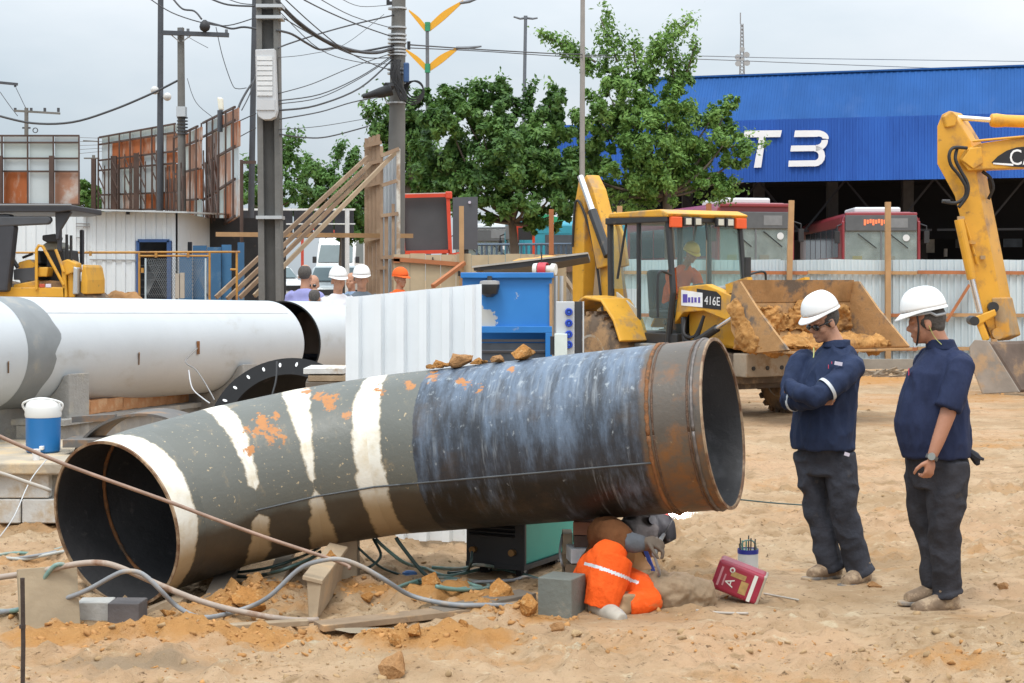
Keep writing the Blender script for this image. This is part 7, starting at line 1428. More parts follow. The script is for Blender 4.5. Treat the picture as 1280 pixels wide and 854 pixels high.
part('ceiling', DKI, tb, lambda m: m.prism([a - tn * .2 + Vector((0, 0, z_b + .3)), b - tn * .2 + Vector((0, 0, z_b + .3)), b - tn * 30 + Vector((0, 0, z_b + .3)), a - tn * 30 + Vector((0, 0, z_b + .3))], (0, 0, .1)), world=True)
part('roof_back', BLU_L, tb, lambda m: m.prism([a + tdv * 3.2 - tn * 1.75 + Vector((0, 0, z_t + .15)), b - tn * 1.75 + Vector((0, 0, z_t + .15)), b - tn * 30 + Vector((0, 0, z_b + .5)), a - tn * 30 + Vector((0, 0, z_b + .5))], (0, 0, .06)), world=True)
part('inner_dark_sheet', DKI, tb, lambda m: m.prism([a - tn * 9 + Vector((0, 0, 3.5)), b - tn * 9 + Vector((0, 0, 3.5)), b - tn * 9 + Vector((0, 0, z_b + .3)), a - tn * 9 + Vector((0, 0, z_b + .3))], tn * -.1), world=True)
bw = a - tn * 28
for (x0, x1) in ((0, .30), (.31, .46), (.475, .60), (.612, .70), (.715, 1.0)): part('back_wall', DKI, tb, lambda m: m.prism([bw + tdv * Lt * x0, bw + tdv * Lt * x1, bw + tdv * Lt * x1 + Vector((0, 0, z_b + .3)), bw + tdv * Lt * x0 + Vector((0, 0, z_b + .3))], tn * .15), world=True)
for k in range(9):
    q = a + tdv * (Lt * (k + .35) / 9) - tn * 6; part('column', COLM, tb, lambda m: m.bar(q + Vector((0, 0, tz)), q + Vector((0, 0, z_b + .3)), .4, .4, (0, 1, 0)), world=True)
    q2 = q - tn * 12; part('column', COLM, tb, lambda m: m.bar(q2 + Vector((0, 0, tz)), q2 + Vector((0, 0, z_b + .3)), .4, .4, (0, 1, 0)), world=True)
for k in range(16):
    q = a + tdv * (Lt * (k + .5) / 16) - tn * 3; part('truss_web', M('truss_dark', (.04, .042, .05), .6), tb, lambda m: (m.bar(q + Vector((0, 0, 3.7)), q + tdv * 1.5 + Vector((0, 0, z_b + .2)), .07, .07), m.bar(q + tdv * 3 + Vector((0, 0, 3.7)), q + tdv * 1.5 + Vector((0, 0, z_b + .2)), .07, .07)) if k % 2 else m.bar(q + Vector((0, 0, 3.7)), q + tdv * 3 + Vector((0, 0, 3.7)), .08, .08), world=True)
# boards under the roof; pale ones put small lit gaps into the colour
for (px, py, w, h, c, d) in ((1023, 303, 16, 26, (.5, .52, .55), 78), (1163, 307, 9, 18, (.55, .56, .55), 74), (1182, 316, 3, 10, (.7, .7, .7), 74), (1266, 300, 22, 18, (.22, .30, .42), 76), (1032, 296, 4, 10, (.6, .25, .15), 77.8), (1210, 300, 30, 20, (.12, .13, .14), 80)):
    q = P(px, py, d); part('kiosk_board', M('kiosk%d' % px, c, .6, var=.25, vs=3), tb, lambda m: m.box(q, (w / F * d, .2, h / F * d)), world=True)
WHT = M('sign_white', (.80, .80, .80), .5, var=.04)
def tp(px, py): d = td(px) - .09; return P(px, py, d)
def letter(polys, nm='letter'):
    m = MB()
    for po_ in polys: m.prism([tp(*q) for q in po_], tn * .03 + Vector((0, 0, 0)))
    m.build(nm, WHT, tb, world=True)
letter([[(931, 163.5), (977.5, 163), (975.5, 171.5), (929, 172)], [(949, 171.6), (957, 171.6), (951.5, 209.5), (942.5, 209.8)]], 'letter')
def arcp(cx, cy, rx, ry, w, a0, a1, n=9):
    o_ = [(cx + rx * math.cos(t), cy - ry * math.sin(t)) for t in np.linspace(a0, a1, n)]; i_ = [(cx + (rx - w) * math.cos(t), cy - (ry - w * .95) * math.sin(t)) for t in np.linspace(a1, a0, n)]
    return [[o_[i], o_[i + 1], i_[n - 2 - i], i_[n - 1 - i]] for i in range(n - 1)]
letter([[(994, 163.3), (1022, 163), (1022, 171.2), (992.5, 171.5)], [(989, 182.2), (1018, 181.8), (1018, 189), (988, 189.5)], [(986, 201), (1018, 200.5), (1018, 208), (985.5, 208.5)]] + arcp(1022, 173, 14, 10, 8, PI / 2, -.1) + arcp(1020, 176, 15, 13, 8, .1, -PI / 2) + arcp(1018, 195, 13.5, 13.3, 8, PI / 2, -PI / 2), 'letter')

# ================================================================== buses
BRED = M('bus_red', (.25, .03, .038), .35, var=.06, coat=.3); BGRY = M('bus_grey', (.16, .165, .175), .4, var=.1); BWH = M('bus_white', (.66, .67, .67), .4, var=.05); GLB = glass('bus_glass', (.86, .9, .9), .2, .05)
def bus(px, d, rz, lab, front=BRED, side=BGRY, roof=BRED, L_=11.0, hh=3.2, led=True, low=None):
    q = P(px, 0, d); zz = terrain(q.x, d); r = thing('city_bus', lab, 'bus', (q.x, d, zz), rz, 'buses at the terminal'); w = 2.5   # local: front faces -y
    prof = [(-w / 2, .35), (w / 2, .35), (w / 2, hh - .35), (w / 2 - .08, hh - .12), (w / 2 - .3, hh), (-w / 2 + .3, hh), (-w / 2 + .08, hh - .12), (-w / 2, hh - .35)]
    body = part('body', front, r, lambda m: m.prism([(x, .12, z) for x, z in prof], (0, L_, 0)), bevel=.05)
    part('front_mask', front, r, lambda m: [m.prism([(x0, 0, z0), (x1, 0, z0), (x1, 0, z1), (x0, 0, z1)], (0, .13, 0)) for x0, x1, z0, z1 in ((-w / 2, w / 2, .35, 1.25), (-w / 2, -w / 2 + .09, 1.25, hh - .3), (w / 2 - .09, w / 2, 1.25, hh - .3), (-w / 2 + .1, w / 2 - .1, hh - .13, hh - .02))], bevel=.03)
    part('pale_backing', M('bus_sky_backing', (.50, .49, .45), .8, var=.5, vs=2.5), r, lambda m: m.box((0, .11, 1.95), (w - .2, .02, 1.6)))  # pale panel puts the sky reflected in the windshield into its colour
    for k_, (x0, x1) in enumerate(((-1.14, -.02), (.02, 1.14))): part('windshield_pane', GLB, r, lambda m: m.prism([(x0, .03, 1.27), (x1, .03, 1.27), (x1, .03, 2.48), (x0, .03, 2.48)], (0, .012, 0)))
    db = part('destination_box', M('dest_box', (.10, .105, .11), .4), r, lambda m: m.box((0, .04, 2.76), (w - .22, .08, .52)), bevel=.02)
    if led:
        for k_ in range(9): part('led_segment', M('led_orange', (.5, .12, .05), .5, emit=((1, .22, .08), .7)), db, lambda m: m.box((-.42 + .09 * k_ - .1, -.004, 2.80 + .02 * ((k_ * 7) % 3 - 1)), (.065, .01, .13 if k_ % 3 else .19)))
    part('dest_glass', M('dest_lower', (.2, .205, .21), .4), db, lambda m: m.box((.55, -.003, 2.76), (.6, .01, .3)))
    part('centre_bar', BGRY, r, lambda m: m.box((0, .02, 1.9), (.04, .03, 1.2)))
    for (x0, x1) in ((-.75, -.15), (.25, .85)): part('wiper', BLACK, r, lambda m: m.bar((x0, .0, 2.42), (x1, .0, 1.95), .03, .03))
    for x in (-.5, .55): part('passenger_seat', M('seat_yellow', (.55, .40, .05), .6) if x < 0 else M('cardboard', (.45, .34, .24), .7), r, lambda m: m.box((x - .25, .08, 1.5), (.3, .04, .4)))
    part('roof_pod', BWH, r, lambda m: m.box((0, 1.8, hh + .08), (1.5, 2.2, .2)), bevel=.06); part('number_disc', BWH, r, lambda m: m.cyl((.8, .018, 2.28), (.8, .008, 2.28), .11, 16)); part('plate', BWH, r, lambda m: m.box((.1, .0, 1.33), (.4, .02, .14)))
    for sx in (-1, 1):
        for k_ in range(int((L_ - 1.1) / 1.42)): y0 = .9 + k_ * 1.42; part('side_window', M('bus_side_glass', (.05, .06, .07), .15, spec=.8), r, lambda m: m.box((sx * (w / 2 + .004), y0 + .6, 2.15), (.02, 1.28, .95)))
        part('side_panel', low or side, r, lambda m: m.box((sx * (w / 2 + .003), L_ / 2 + .1, 1.1), (.02, L_ - .3, 1.0))); part('cant_rail', roof, r, lambda m: m.box((sx * (w / 2 + .002), L_ / 2 + .1, 2.8), (.02, L_ - .3, .26)))
        part('mirror', BLACK, r, lambda m: (m.tube([(sx * 1.2, .1, 2.75), (sx * 1.42, -.12, 2.65), (sx * 1.42, -.12, 2.5)], .025, 6), m.box((sx * 1.42, -.12, 2.3), (.16, .1, .4))), bevel=.02)
        for y in (min(2.4, L_ * .25), L_ - 2.3 if L_ > 6 else L_ * .8): o = part('wheel', BLACK, r, lambda m: m.cyl((sx * 1.0, y, .48), (sx * 1.26, y, .48), .48, 24)); part('hub', GALV, o, lambda m: m.cyl((sx * 1.0, y, .48), (sx * 1.275, y, .48), .22, 14))
        part('headlight', LAMP, r, lambda m: m.cyl((sx * .85, .0, .8), (sx * .85, -.02, .8), .12, 14))
    return r
bus(945, 51.5, .22, 'red-trimmed grey city bus with white roof pod, half hidden behind the backhoe cab', hh=3.3, led=False)
bus(1101.5, 54.0, -.05, 'red-trimmed grey city bus facing the camera right of the middle post', hh=3.12)
TEAL = M('teal_paint', (.03, .27, .36), .45, var=.08); NBL = M('navy_paint', (.03, .075, .20), .45, var=.12)
bus(640, 57.0, math.radians(-78), 'teal and navy minibus parked side-on behind the dark tree', TEAL, NBL, TEAL, 3.6, 3.1, False, NBL)
bus(606, 62.0, math.radians(-20), 'white and blue bus partly hidden by the tree trunk and charcoal panel', BWH, NBL, BWH, 9, 3.0, False, NBL)
# scraps of colour between the trees
t = thing('market_awning', 'green and red awning glimpsed under the dark tree', 'awning', (P(668, 0, 49).x, 49, terrain(1, 49))); part('canvas', M('awning_green', (.04, .36, .18), .6), t, lambda m: m.prism([P(667, 276, 49), P(675, 266, 49), P(708, 274, 49), P(700, 278, 49)], (0, 1, 0)), world=True); part('canvas', M('awning_red', (.5, .05, .04), .6), t, lambda m: m.prism([P(642, 283, 49), P(664, 275, 49), P(666, 279, 49), P(644, 286, 49)], (0, 1, 0)), world=True); part('sign_board', M('awning_dark', (.03, .03, .035), .6), t, lambda m: m.prism([P(645, 285, 49), P(668, 285, 49), P(668, 300, 49), P(645, 300, 49)], (0, .1, 0)), world=True)
for px in (646, 667): part('leg', REDF, t, lambda m: m.cyl((P(px, 0, 49).x, 49, terrain(1, 49)), P(px, 284, 49), .04, 6), world=True)
t = thing('railing', 'blue grey railing below the buses behind the board fence', 'railing', (P(660, 0, 47).x, 47, terrain(0, 47)))
for k in range(22): part('baluster', M('rail_blue', (.10, .16, .25), .5), t, lambda m: m.cyl(P(596 + k * 6.2, 322, 47), P(596 + k * 6.2, 306, 47), .03, 6), world=True)
part('top_rail', M('rail_blue'), t, lambda m: m.cyl(P(592, 306, 47), P(734, 305, 47), .04, 6), world=True)
# ================================================================== van and cars
CWH = M('van_white', (.74, .75, .75), .35, var=.03, coat=.3); WSG = M('windscreen', (.10, .14, .15), .4, var=.2, vs=.8, spec=.25)
def car(name, px, d, lab, cat, paint, w, h, L_, wind, rz=0.0, hood=.95, van=False):
    q = P(px, 0, d); zz = terrain(q.x, d); r = thing(name, lab, cat, (q.x, d, zz), rz); s = w / 2
    if van: prof = [(0, .35), (0, .95), (.25, 1.15), (.95, 1.32), (1.65, h - .35), (2.0, h), (L_, h), (L_, .35)]
    else: prof = [(0, .3), (0, .7), (.15, .85), (1.2, hood), (2.0, h - .08), (2.4, h), (L_ - .9, h), (L_ - .1, 1.0), (L_, .9), (L_, .3)]
    part('body', paint, r, lambda m: m.prism([(-s, y, z) for y, z in prof], (w, 0, 0)), bevel=.12, seg=3)
    (y0, z0), (y1, z1) = (prof[3], prof[4]); n_ = Vector((0, -(z1 - z0), (y1 - y0))).normalized()
    f0, f1 = .08, .92; p = [Vector((sx * s * (.84 if f > .5 else .90), y0 + (y1 - y0) * f, z0 + (z1 - z0) * f)) + n_ * .05 for sx, f in ((-1, f0), (1, f0), (1, f1), (-1, f1))]; part('windscreen', WSG, r, lambda m: m.prism(p, n_ * .012))
    for sx in (-1, 1):
        part('headlight', LAMP, r, lambda m: m.box((sx * s * .75, -.01, .78), (.3, .08, .16)), bevel=.02); part('mirror', BLACK if van else paint, r, lambda m: m.box((sx * (s + .12), y0 + .3, z0 + (.25 if van else .12)), (.2, .12, .34 if van else .14)), bevel=.03)
        for y in (.85, L_ - .85): o = part('wheel', BLACK, r, lambda m: m.cyl((sx * (s - .2), y, .33), (sx * (s + .01), y, .33), .33, 20)); part('rim', GALV, o, lambda m: m.cyl((sx * (s - .1), y, .33), (sx * (s + .02), y, .33), .19, 12))
        part('side_window', WSG, r, lambda m: m.prism([(sx * (s + .004), prof[3][0] + .5, z0 + .08), (sx * (s + .004), L_ - 1.0, z0 + .08), (sx * (s + .004), L_ - 1.1, h - .22), (sx * (s + .004), prof[4][0] + .2, h - .22)], (sx * .01, 0, 0)))
    part('grille', BLACK, r, lambda m: m.box((0, -.02, .62), (w * .55, .05, .2)), bevel=.02); part('plate', BWH, r, lambda m: m.box((0, -.05, .42), (.42, .02, .13)))
    return r
v_ = car('delivery_van', 415.5, 86, 'tall white delivery van facing the camera beyond the workers', 'van', CWH, 2.0, 2.75, 5.6, None, -.04, van=True); part('roof_box', BWH, v_, lambda m: m.box((.35, 2.4, 2.95), (.6, .5, .45)), bevel=.05)
car('parked_car', 405, 62, 'silver grey car in front of the white van', 'car', M('silver_paint', (.42, .46, .47), .35, var=.04, coat=.3), 1.78, 1.62, 4.3, None, -.1)
car('parked_car', 362, 66, 'white car left of the silver car, seen past the pole', 'car', M('white_paint', (.66, .67, .67), .35, coat=.3), 1.75, 1.5, 4.2, None, .5)
car('parked_car', 318, 58, 'pale car seen between the raking braces left of the pole', 'car', M('pale_paint', (.55, .57, .58), .35, coat=.3), 1.75, 1.5, 4.2, None, .9)
t = thing('red_gantry', 'low red steel gantry behind the white van', 'gantry', (P(395, 0, 95).x, 95, terrain(-8, 95))); part('beam', M('gantry_red', (.40, .05, .03), .5), t, lambda m: (m.bar(P(378, 287, 95), P(418, 285.5, 95), .15, .12), m.bar(P(378, 291, 95), P(418, 291, 95), .1, .1), m.bar(P(378, 286, 95), Vector((P(378, 0, 95).x, 95, 1)), .15, .15, (0, 1, 0)), m.bar(P(418, 286, 95), Vector((P(418, 0, 95).x, 95, 1)), .15, .15, (0, 1, 0))), world=True)
t = thing('motorcycle', 'motorcycle with rider gear parked right of the van', 'motorcycle', (P(441, 0, 48).x, 48, terrain(-4.5, 48))); part('fairing', BLACK, t, lambda m: (m.ell((0, 0, .8), (.28, .8, .28), 12, 8), m.box((0, -.6, 1.1), (.7, .06, .06))), smooth='all'); part('headlight', M('moto_yellow', (.6, .4, .05), .4), t, lambda m: m.ell((0, -.75, .95), (.14, .12, .16), 10, 8))
for y in (-.75, .7): o = part('wheel', BLACK, t, lambda m: m.lathe((-.06, y, .32), (1, 0, 0), [(0, .2), (0, .32), (.12, .32), (.12, .2)], 20, closed=True))
# ================================================================== trees
def leaf_material(name, c1, c2, c3):
    m = bpy.data.materials.new(name); m.use_nodes = True; t = m.node_tree; n = t.nodes; l = t.links; b = n['Principled BSDF']; b.inputs['Roughness'].default_value = .5; b.inputs['Specular IOR Level'].default_value = .3
    co = n.new('ShaderNodeTexCoord'); q = n.new('ShaderNodeTexNoise'); q.inputs['Scale'].default_value = 1.1; q.inputs['Detail'].default_value = 3; l.new(co.outputs['Object'], q.inputs['Vector'])
    w = n.new('ShaderNodeTexNoise'); w.inputs['Scale'].default_value = 9; l.new(co.outputs['Object'], w.inputs['Vector'])
    ad = n.new('ShaderNodeMath'); ad.operation = 'ADD'; l.new(q.outputs['Fac'], ad.inputs[0]); l.new(w.outputs['Fac'], ad.inputs[1])
    r = n.new('ShaderNodeValToRGB'); l.new(ad.outputs[0], r.inputs[0]); e = r.color_ramp.elements; e[0].position = .35; e[0].color = (*c1, 1); e[1].position = .68; e[1].color = (*c3, 1); k = e.new(.5); k.color = (*c2, 1)
    mr = n.new('ShaderNodeMapRange'); mr.inputs[1].default_value = .7; mr.inputs[2].default_value = 1.3; l.new(ad.outputs[0], mr.inputs[0]); l.new(mr.outputs[0], r.inputs[0]); e[0].position = .1; k.position = .5; e[-1].position = .95
    l.new(r.outputs[0], b.inputs['Base Color']); tr = n.new('ShaderNodeBsdfTranslucent'); l.new(r.outputs[0], tr.inputs[0]); mx = n.new('ShaderNodeMixShader'); mx.inputs[0].default_value = .28; l.new(b.outputs[0], mx.inputs[1]); l.new(tr.outputs[0], mx.inputs[2]); l.new(mx.outputs[0], n['Material Output'].inputs[0]); return m
LEAF = leaf_material('leaf_green', (.07, .145, .03), (.15, .28, .06), (.27, .42, .11)); LEAFD = leaf_material('leaf_dark', (.036, .085, .022), (.08, .17, .038), (.16, .28, .065)); LEAFP = leaf_material('leaf_pale', (.06, .13, .035), (.10, .21, .05), (.15, .29, .075))
BARK = M('bark', (.12, .095, .075), .9, var=.25, vs=3, bump=.5, bs=8)
def tree(lab, base, d, blobs, leaf, lm, shoots=(), dens=1.0, trunk_r=.16, fork=None, name='leafy_tree', grp='trees behind the site'):
    """blobs: (px, py, r) at distance d; shoots: (px0, py0, px1, py1, r)"""
    b0_ = P(base[0], 0, d); gz = terrain(b0_.x, d); r = thing(name, lab, 'tree', (b0_.x, d, gz), 0, grp); sc = d / F
    fk = P(fork[0], fork[1], d) if fork else P(base[0], base[1], d)
    m = MB(); gb = Vector((b0_.x, d, gz - .2)); m.tube(smooth_path([gb, gb.lerp(fk, .5) + Vector((.1, 0, 0)), fk], 4), [trunk_r * (1.25 - .5 * i / 8) for i in range(9)], 10)
    cen = []
    for (px, py, rr) in blobs:
        c = P(px, py, d) + Vector((0, random.uniform(-1, 1) * rr * sc * .9, 0)); cen.append((c, rr * sc)); mid = fk.lerp(c, .5) + Vector((random.uniform(-.2, .2), random.uniform(-.2, .2), -.15)); m.tube(smooth_path([fk + Vector((0, 0, -.1)), mid, c], 4), [trunk_r * (.42 - .042 * i) for i in range(9)], 6)
    m.build('trunk', BARK, r, world=True, smooth='all')
    pts = []; outs = []
    for (c, R) in cen:
        k_ = int(R * R * 4600 * dens); nc = max(14, int(R * R * 44)); dirs_ = rng.normal(size=(nc, 3)); dirs_ /= np.linalg.norm(dirs_, axis=1)[:, None]; sub = dirs_ * (R * (.25 + .92 * rng.random(nc) ** .6))[:, None] * np.array([1, 1, .85]); rs_ = R * (.12 + .22 * rng.random(nc) ** 1.5)
        w = rng.integers(0, nc, k_); off = rng.normal(size=(k_, 3)); off /= np.linalg.norm(off, axis=1)[:, None]; q = np.array(c) + sub[w] + off * (rs_[w] * (.15 + 1.15 * rng.random(k_) ** .8))[:, None]
        pts.append(q); outs.append(off * .6 + (q - np.array(c)) / R)
    for (x0, y0, x1, y1, rr) in shoots:
        A, B = P(x0, y0, d), P(x1, y1, d); L_ = (B - A).length; bow = Vector((0, 0, .05 * L_)); path = [A, A.lerp(B, .5) + bow * .4, B]; sm = smooth_path(path, 5); mm_ = MB(); mm_.tube(sm, [.035 * (1 - .07 * i) for i in range(len(sm))], 6); mm_.build('branch', BARK, r, world=True)
        S = np.array([tuple(v) for v in sm]); nk = max(3, int(L_ / .20))
        for c_ in range(nk):      # leaf clusters strung along the shoot
            t = (c_ + rng.random()) / nk; ix = min(int(t * (len(sm) - 1)), len(sm) - 2); fr = t * (len(sm) - 1) - ix; R = rr * sc * (.55 + .9 * rng.random()) * (1.15 - .45 * t); cc = S[ix] * (1 - fr) + S[ix + 1] * fr + rng.normal(size=3) * rr * sc * .55
            k_ = int(R * R * 2100 * dens) + 8; off = rng.normal(size=(k_, 3)); off /= np.linalg.norm(off, axis=1)[:, None]; ax_ = (S[ix + 1] - S[ix]) / np.linalg.norm(S[ix + 1] - S[ix]); pts.append(cc + off * (R * 1.25 * rng.random(k_) ** .9)[:, None] + ax_ * (rng.normal(size=k_) * R * .9)[:, None]); outs.append(off)
    pts = np.concatenate(pts); outs = np.concatenate(outs); n_ = len(pts)
    nrm = outs + rng.normal(size=(n_, 3)) * .75 + np.array([0, 0, .55]); nrm /= np.linalg.norm(nrm, axis=1)[:, None]; h = rng.normal(size=(n_, 3)); ta = np.cross(nrm, h); ta /= np.linalg.norm(ta, axis=1)[:, None]; tb_ = np.cross(nrm, ta); sz_ = leaf * (.5 + .8 * rng.random(n_))
    a_ = pts - ta * sz_[:, None] * .55; b_ = pts + tb_ * sz_[:, None] * .26 - nrm * .03 * leaf; c_ = pts + ta * sz_[:, None] * .55 - nrm * .12 * sz_[:, None]; d__ = pts - tb_ * sz_[:, None] * .26 - nrm * .03 * leaf
    co = np.stack([a_, b_, c_, d__], 1).reshape(-1, 3) - np.array([b0_.x, d, gz]); fc = np.arange(n_ * 4).reshape(-1, 4); me = np_mesh('crown', co, fc); link('crown', me, lm, r); return r
tree('tall leafy tree with long upright shoots in front of the blue roof', (833, 262), 45,
     [(760, 118, 27), (745, 150, 30), (790, 135, 34), (830, 135, 30), (775, 175, 38), (815, 180, 40), (855, 165, 36), (730, 185, 30), (890, 150, 26), (905, 180, 30), (870, 205, 38), (830, 222, 40), (780, 222, 40), (735, 222, 34), (912, 130, 16), (925, 195, 18), (895, 230, 26), (848, 108, 22), (720, 210, 24), (805, 250, 26), (765, 90, 20), (805, 100, 22), (715, 240, 22), (700, 215, 20)],
     .125, LEAF, ((745, 78, 678, 44, 11), (772, 78, 750, 22, 12), (795, 85, 790, 52, 11), (808, 82, 858, 30, 14), (842, 98, 838, 62, 12), (858, 92, 871, 52, 8), (735, 92, 722, 66, 8), (905, 185, 948, 180, 10), (900, 235, 930, 228, 9), (700, 130, 690, 108, 7)), 1.35, .15, (833, 240))
tree('dark dense tree with a forked trunk left of the tall one', (640, 318), 44,
     [(560, 150, 34), (600, 145, 34), (640, 155, 34), (675, 150, 32), (705, 150, 26), (545, 190, 38), (590, 195, 42), (635, 200, 44), (680, 195, 40), (600, 240, 38), (650, 245, 40), (695, 235, 34), (555, 230, 30), (625, 130, 22), (615, 115, 16), (572, 128, 22), (690, 125, 18), (540, 240, 22), (580, 262, 20), (665, 275, 20), (700, 265, 22)],
     .15, LEAFD, ((630, 122, 628, 100, 8), (655, 130, 665, 108, 7), (600, 125, 598, 104, 8)), 1.25, .13, (640, 275))
tree('green tree behind the second utility pole', (500, 320), 52, [(475, 160, 20), (500, 140, 24), (525, 150, 28), (510, 180, 34), (485, 190, 24), (545, 125, 20), (530, 205, 36), (505, 225, 34), (555, 215, 30), (475, 215, 22), (520, 120, 16)], .16, LEAFD, ((470, 165, 458, 142, 10), (490, 140, 480, 122, 8), (560, 118, 605, 108, 9)), .95, .16, (510, 230))
tree('pale green tree filling the gap between the two utility poles', (420, 330), 62, [(400, 235, 26), (430, 225, 28), (455, 235, 26), (415, 260, 32), (445, 265, 30), (470, 250, 24), (390, 215, 16), (385, 265, 20), (430, 285, 24), (460, 285, 22), (475, 200, 14)], .18, LEAFP, ((420, 205, 432, 180, 8), (395, 210, 388, 196, 7), (440, 205, 445, 190, 7)), .9, .16, (430, 270))
tree('thin sprawling pale tree behind the tall utility pole', (330, 330), 58, [(318, 225, 16), (340, 215, 16), (362, 205, 14), (330, 250, 22), (360, 240, 18), (310, 245, 16), (375, 235, 14)], .17, LEAFP, ((360, 205, 372, 168, 9), (345, 210, 358, 178, 8), (370, 225, 392, 206, 7), (318, 215, 308, 200, 6)), .8, .1, (335, 260))
tree('small tree seen between the leftmost rusty billboards', (110, 300), 70, [(105, 245, 14), (115, 260, 16), (103, 232, 10), (120, 240, 9)], .26, LEAFD, (), .9, .1, (110, 260))
# ================================================================== poles
PCON = M('pole_concrete', (.145, .142, .132), .9, var=.18, vs=2, bump=.4, bs=10, dirt=((.16, .155, .15), .56, 2)); PST = M('pole_steel', (.14, .15, .165), .55, metal=.3, var=.15); WSTEEL = M('pole_dark', (.055, .06, .07), .6, var=.2)
def pole(lab, pxb, pxt, top, d, rb, rt, mt, name='utility_pole', cat='pole', n=16):
    b = P(pxb, 0, d); gz = terrain(b.x, d); r = thing(name, lab, cat, (b.x, d, gz)); t = P(pxt, top, d); part('shaft', mt, r, lambda m: m.tube([Vector((b.x, d, gz - .2)), Vector((b.x, d, gz - .2)).lerp(t, .5), t], [rb, (rb + rt) / 2, rt], n), world=True, smooth=True); return r
d_ = 26.0; gz = terrain(-3.7, d_); p1_ = thing('utility_pole', 'thick square concrete utility pole carrying a grey slatted box', 'pole', (P(338, 0, d_).x, d_, gz)); xb_, xt_ = P(339.5, 0, d_).x, P(334, -60, d_).x; zt2 = P(0, -60, d_).z
def tapered(m, w0, w1, y0, y1, xo=0.0):
    vs = [Vector((xb_ + xo + sx * w0 / 2, y, gz - .2)) for sx, y in ((-1, y0), (1, y0), (1, y1), (-1, y1))] + [Vector((xt_ + xo + sx * w1 / 2, y, zt2)) for sx, y in ((-1, y0), (1, y0), (1, y1), (-1, y1))]
    m.add(vs, [(0, 1, 2, 3), (7, 6, 5, 4), (0, 4, 5, 1), (1, 5, 6, 2), (2, 6, 7, 3), (3, 7, 4, 0)])
part('web', M('pole_web', (.085, .084, .08), .9, var=.2, vs=2, bump=.3, bs=10), p1_, lambda m: tapered(m, .22, .18, d_ + .05, d_ + .2), world=True); part('flange', PCON, p1_, lambda m: tapered(m, .10, .08, d_ - .06, d_ + .26, -.13), world=True); part('flange', PCON, p1_, lambda m: tapered(m, .09, .07, d_ - .06, d_ + .26, .13), world=True)
for py in (272, 22, 8): part('clamp', GALV, p1_, lambda m: m.box(P(337, py, d_ - .06) + Vector((0, .1, 0)), (.40, .36, .05)), world=True)
bx_ = thing('pole_box', 'pale grey slatted equipment box fixed to the thick concrete pole', 'box', P(331.5, 148, d_ - .3)); BXG = M('box_grey', (.50, .51, .52), .5, var=.06)
part('case', BXG, bx_, lambda m: m.prism([P(319, 62, d_ - .3), P(343, 61, d_ - .3), P(346, 138, d_ - .3), P(344, 146, d_ - .3), P(338, 149.5, d_ - .3), P(329, 149.5, d_ - .3), P(323, 146, d_ - .3), P(320.5, 138, d_ - .3)], (0, .2, 0)), world=True, bevel=.01)
for k in range(8): part('slat', M('box_white', (.64, .65, .65), .5), bx_, lambda m: m.box(P(331, 73 + 6.3 * k, d_ - .31), (.235, .02, .062)), world=True)
part('lower_panel', BXG, bx_, lambda m: m.box(P(332, 131, d_ - .31), (.28, .02, .16)), world=True)
p2 = pole('round concrete utility pole draped with cables right of the wooden hoarding', 492, 499, -40, 31, .20, .12, PCON)
for py in (12, 36, 45, 50, 55, 62, 66, 70, 88, 93, 130): part('clamp', GALV, p2, lambda m: m.lathe(P(497 - py * .012, py, 31), (0, 0, 1), [(0, .15), (0, .175), (.03, .175), (.03, .15)], 18, closed=True), world=True)
part('blue_case', M('case_blue', (.03, .08, .20), .5), p2, lambda m: m.box(P(508, 91, 30.8), (.10, .15, .36)), world=True, bevel=.02); part('splice_closure', BLACK, p2, lambda m: (m.tube([P(490, 112, 30.6), P(476, 116, 30.6), P(462, 119, 30.6), P(453, 121, 30.6)], [.11, .10, .06, .04], 10), m.tube([P(490, 108, 30.7), P(482, 108, 30.6)], .07, 8)), world=True, smooth=True)
part('cable_mess', BLACK, p2, lambda m: [m.tube(smooth_path([P(497 + random.uniform(-4, 4), 75, 30.75), P(496 + random.uniform(-7, 7), 95, 30.7), P(500 + random.uniform(-3, 6), 115, 30.7), P(504 + random.uniform(-2, 5), 126, 30.7)]), .025, 6) for _ in range(9)], world=True)
for k in range(4): part('cable_coil', BLACK, p2, lambda m: m.lathe(P(516 + k, 116 - 1.5 * k, 30.9), (.25, 1, 0), [(-.01, .20 - .02 * k), (.01, .20 - .02 * k), (.01, .225 - .02 * k), (-.01, .225 - .02 * k)], 24, closed=True), world=True)
part('insulator', BLACK, p2, lambda m: (m.cyl(P(511, 62, 31), P(511, 52, 31), .03, 8), m.cyl(P(485, 6, 31), P(485, 0, 31), .03, 8), m.box(P(488, 4, 31), (.12, .05, .06))), world=True)
p3 = pole('plain dark steel pole at the left with two round lamps', 199, 201, -40, 36, .075, .06, WSTEEL); GLO = M('globe_glass', (.55, .55, .53), .3)
for (px, py, r_) in ((193.5, 113, .09), (209, 121, .09)): part('globe_lamp', GLO, p3, lambda m: m.ell(P(px, py, 35.9), r_, 14, 10), world=True, smooth='all'); part('lamp_arm', WSTEEL, p3, lambda m: m.cyl(P(px, py, 36), P(200, py + 2, 36), .02, 6), world=True)
p4 = pole('weathered pole with a wide dark crossarm at the left', 229, 226, 35, 34, .10, .07, PCON); part('crossarm', WSTEEL, p4, lambda m: m.bar(P(204, 41, 33.85), P(286, 44, 33.85), .09, .085), world=True); part('brace', GALV, p4, lambda m: (m.cyl(P(228, 52, 33.9), P(241, 43, 33.9), .012, 6), m.cyl(P(224, 52, 33.9), P(213, 43, 33.9), .012, 6)), world=True)
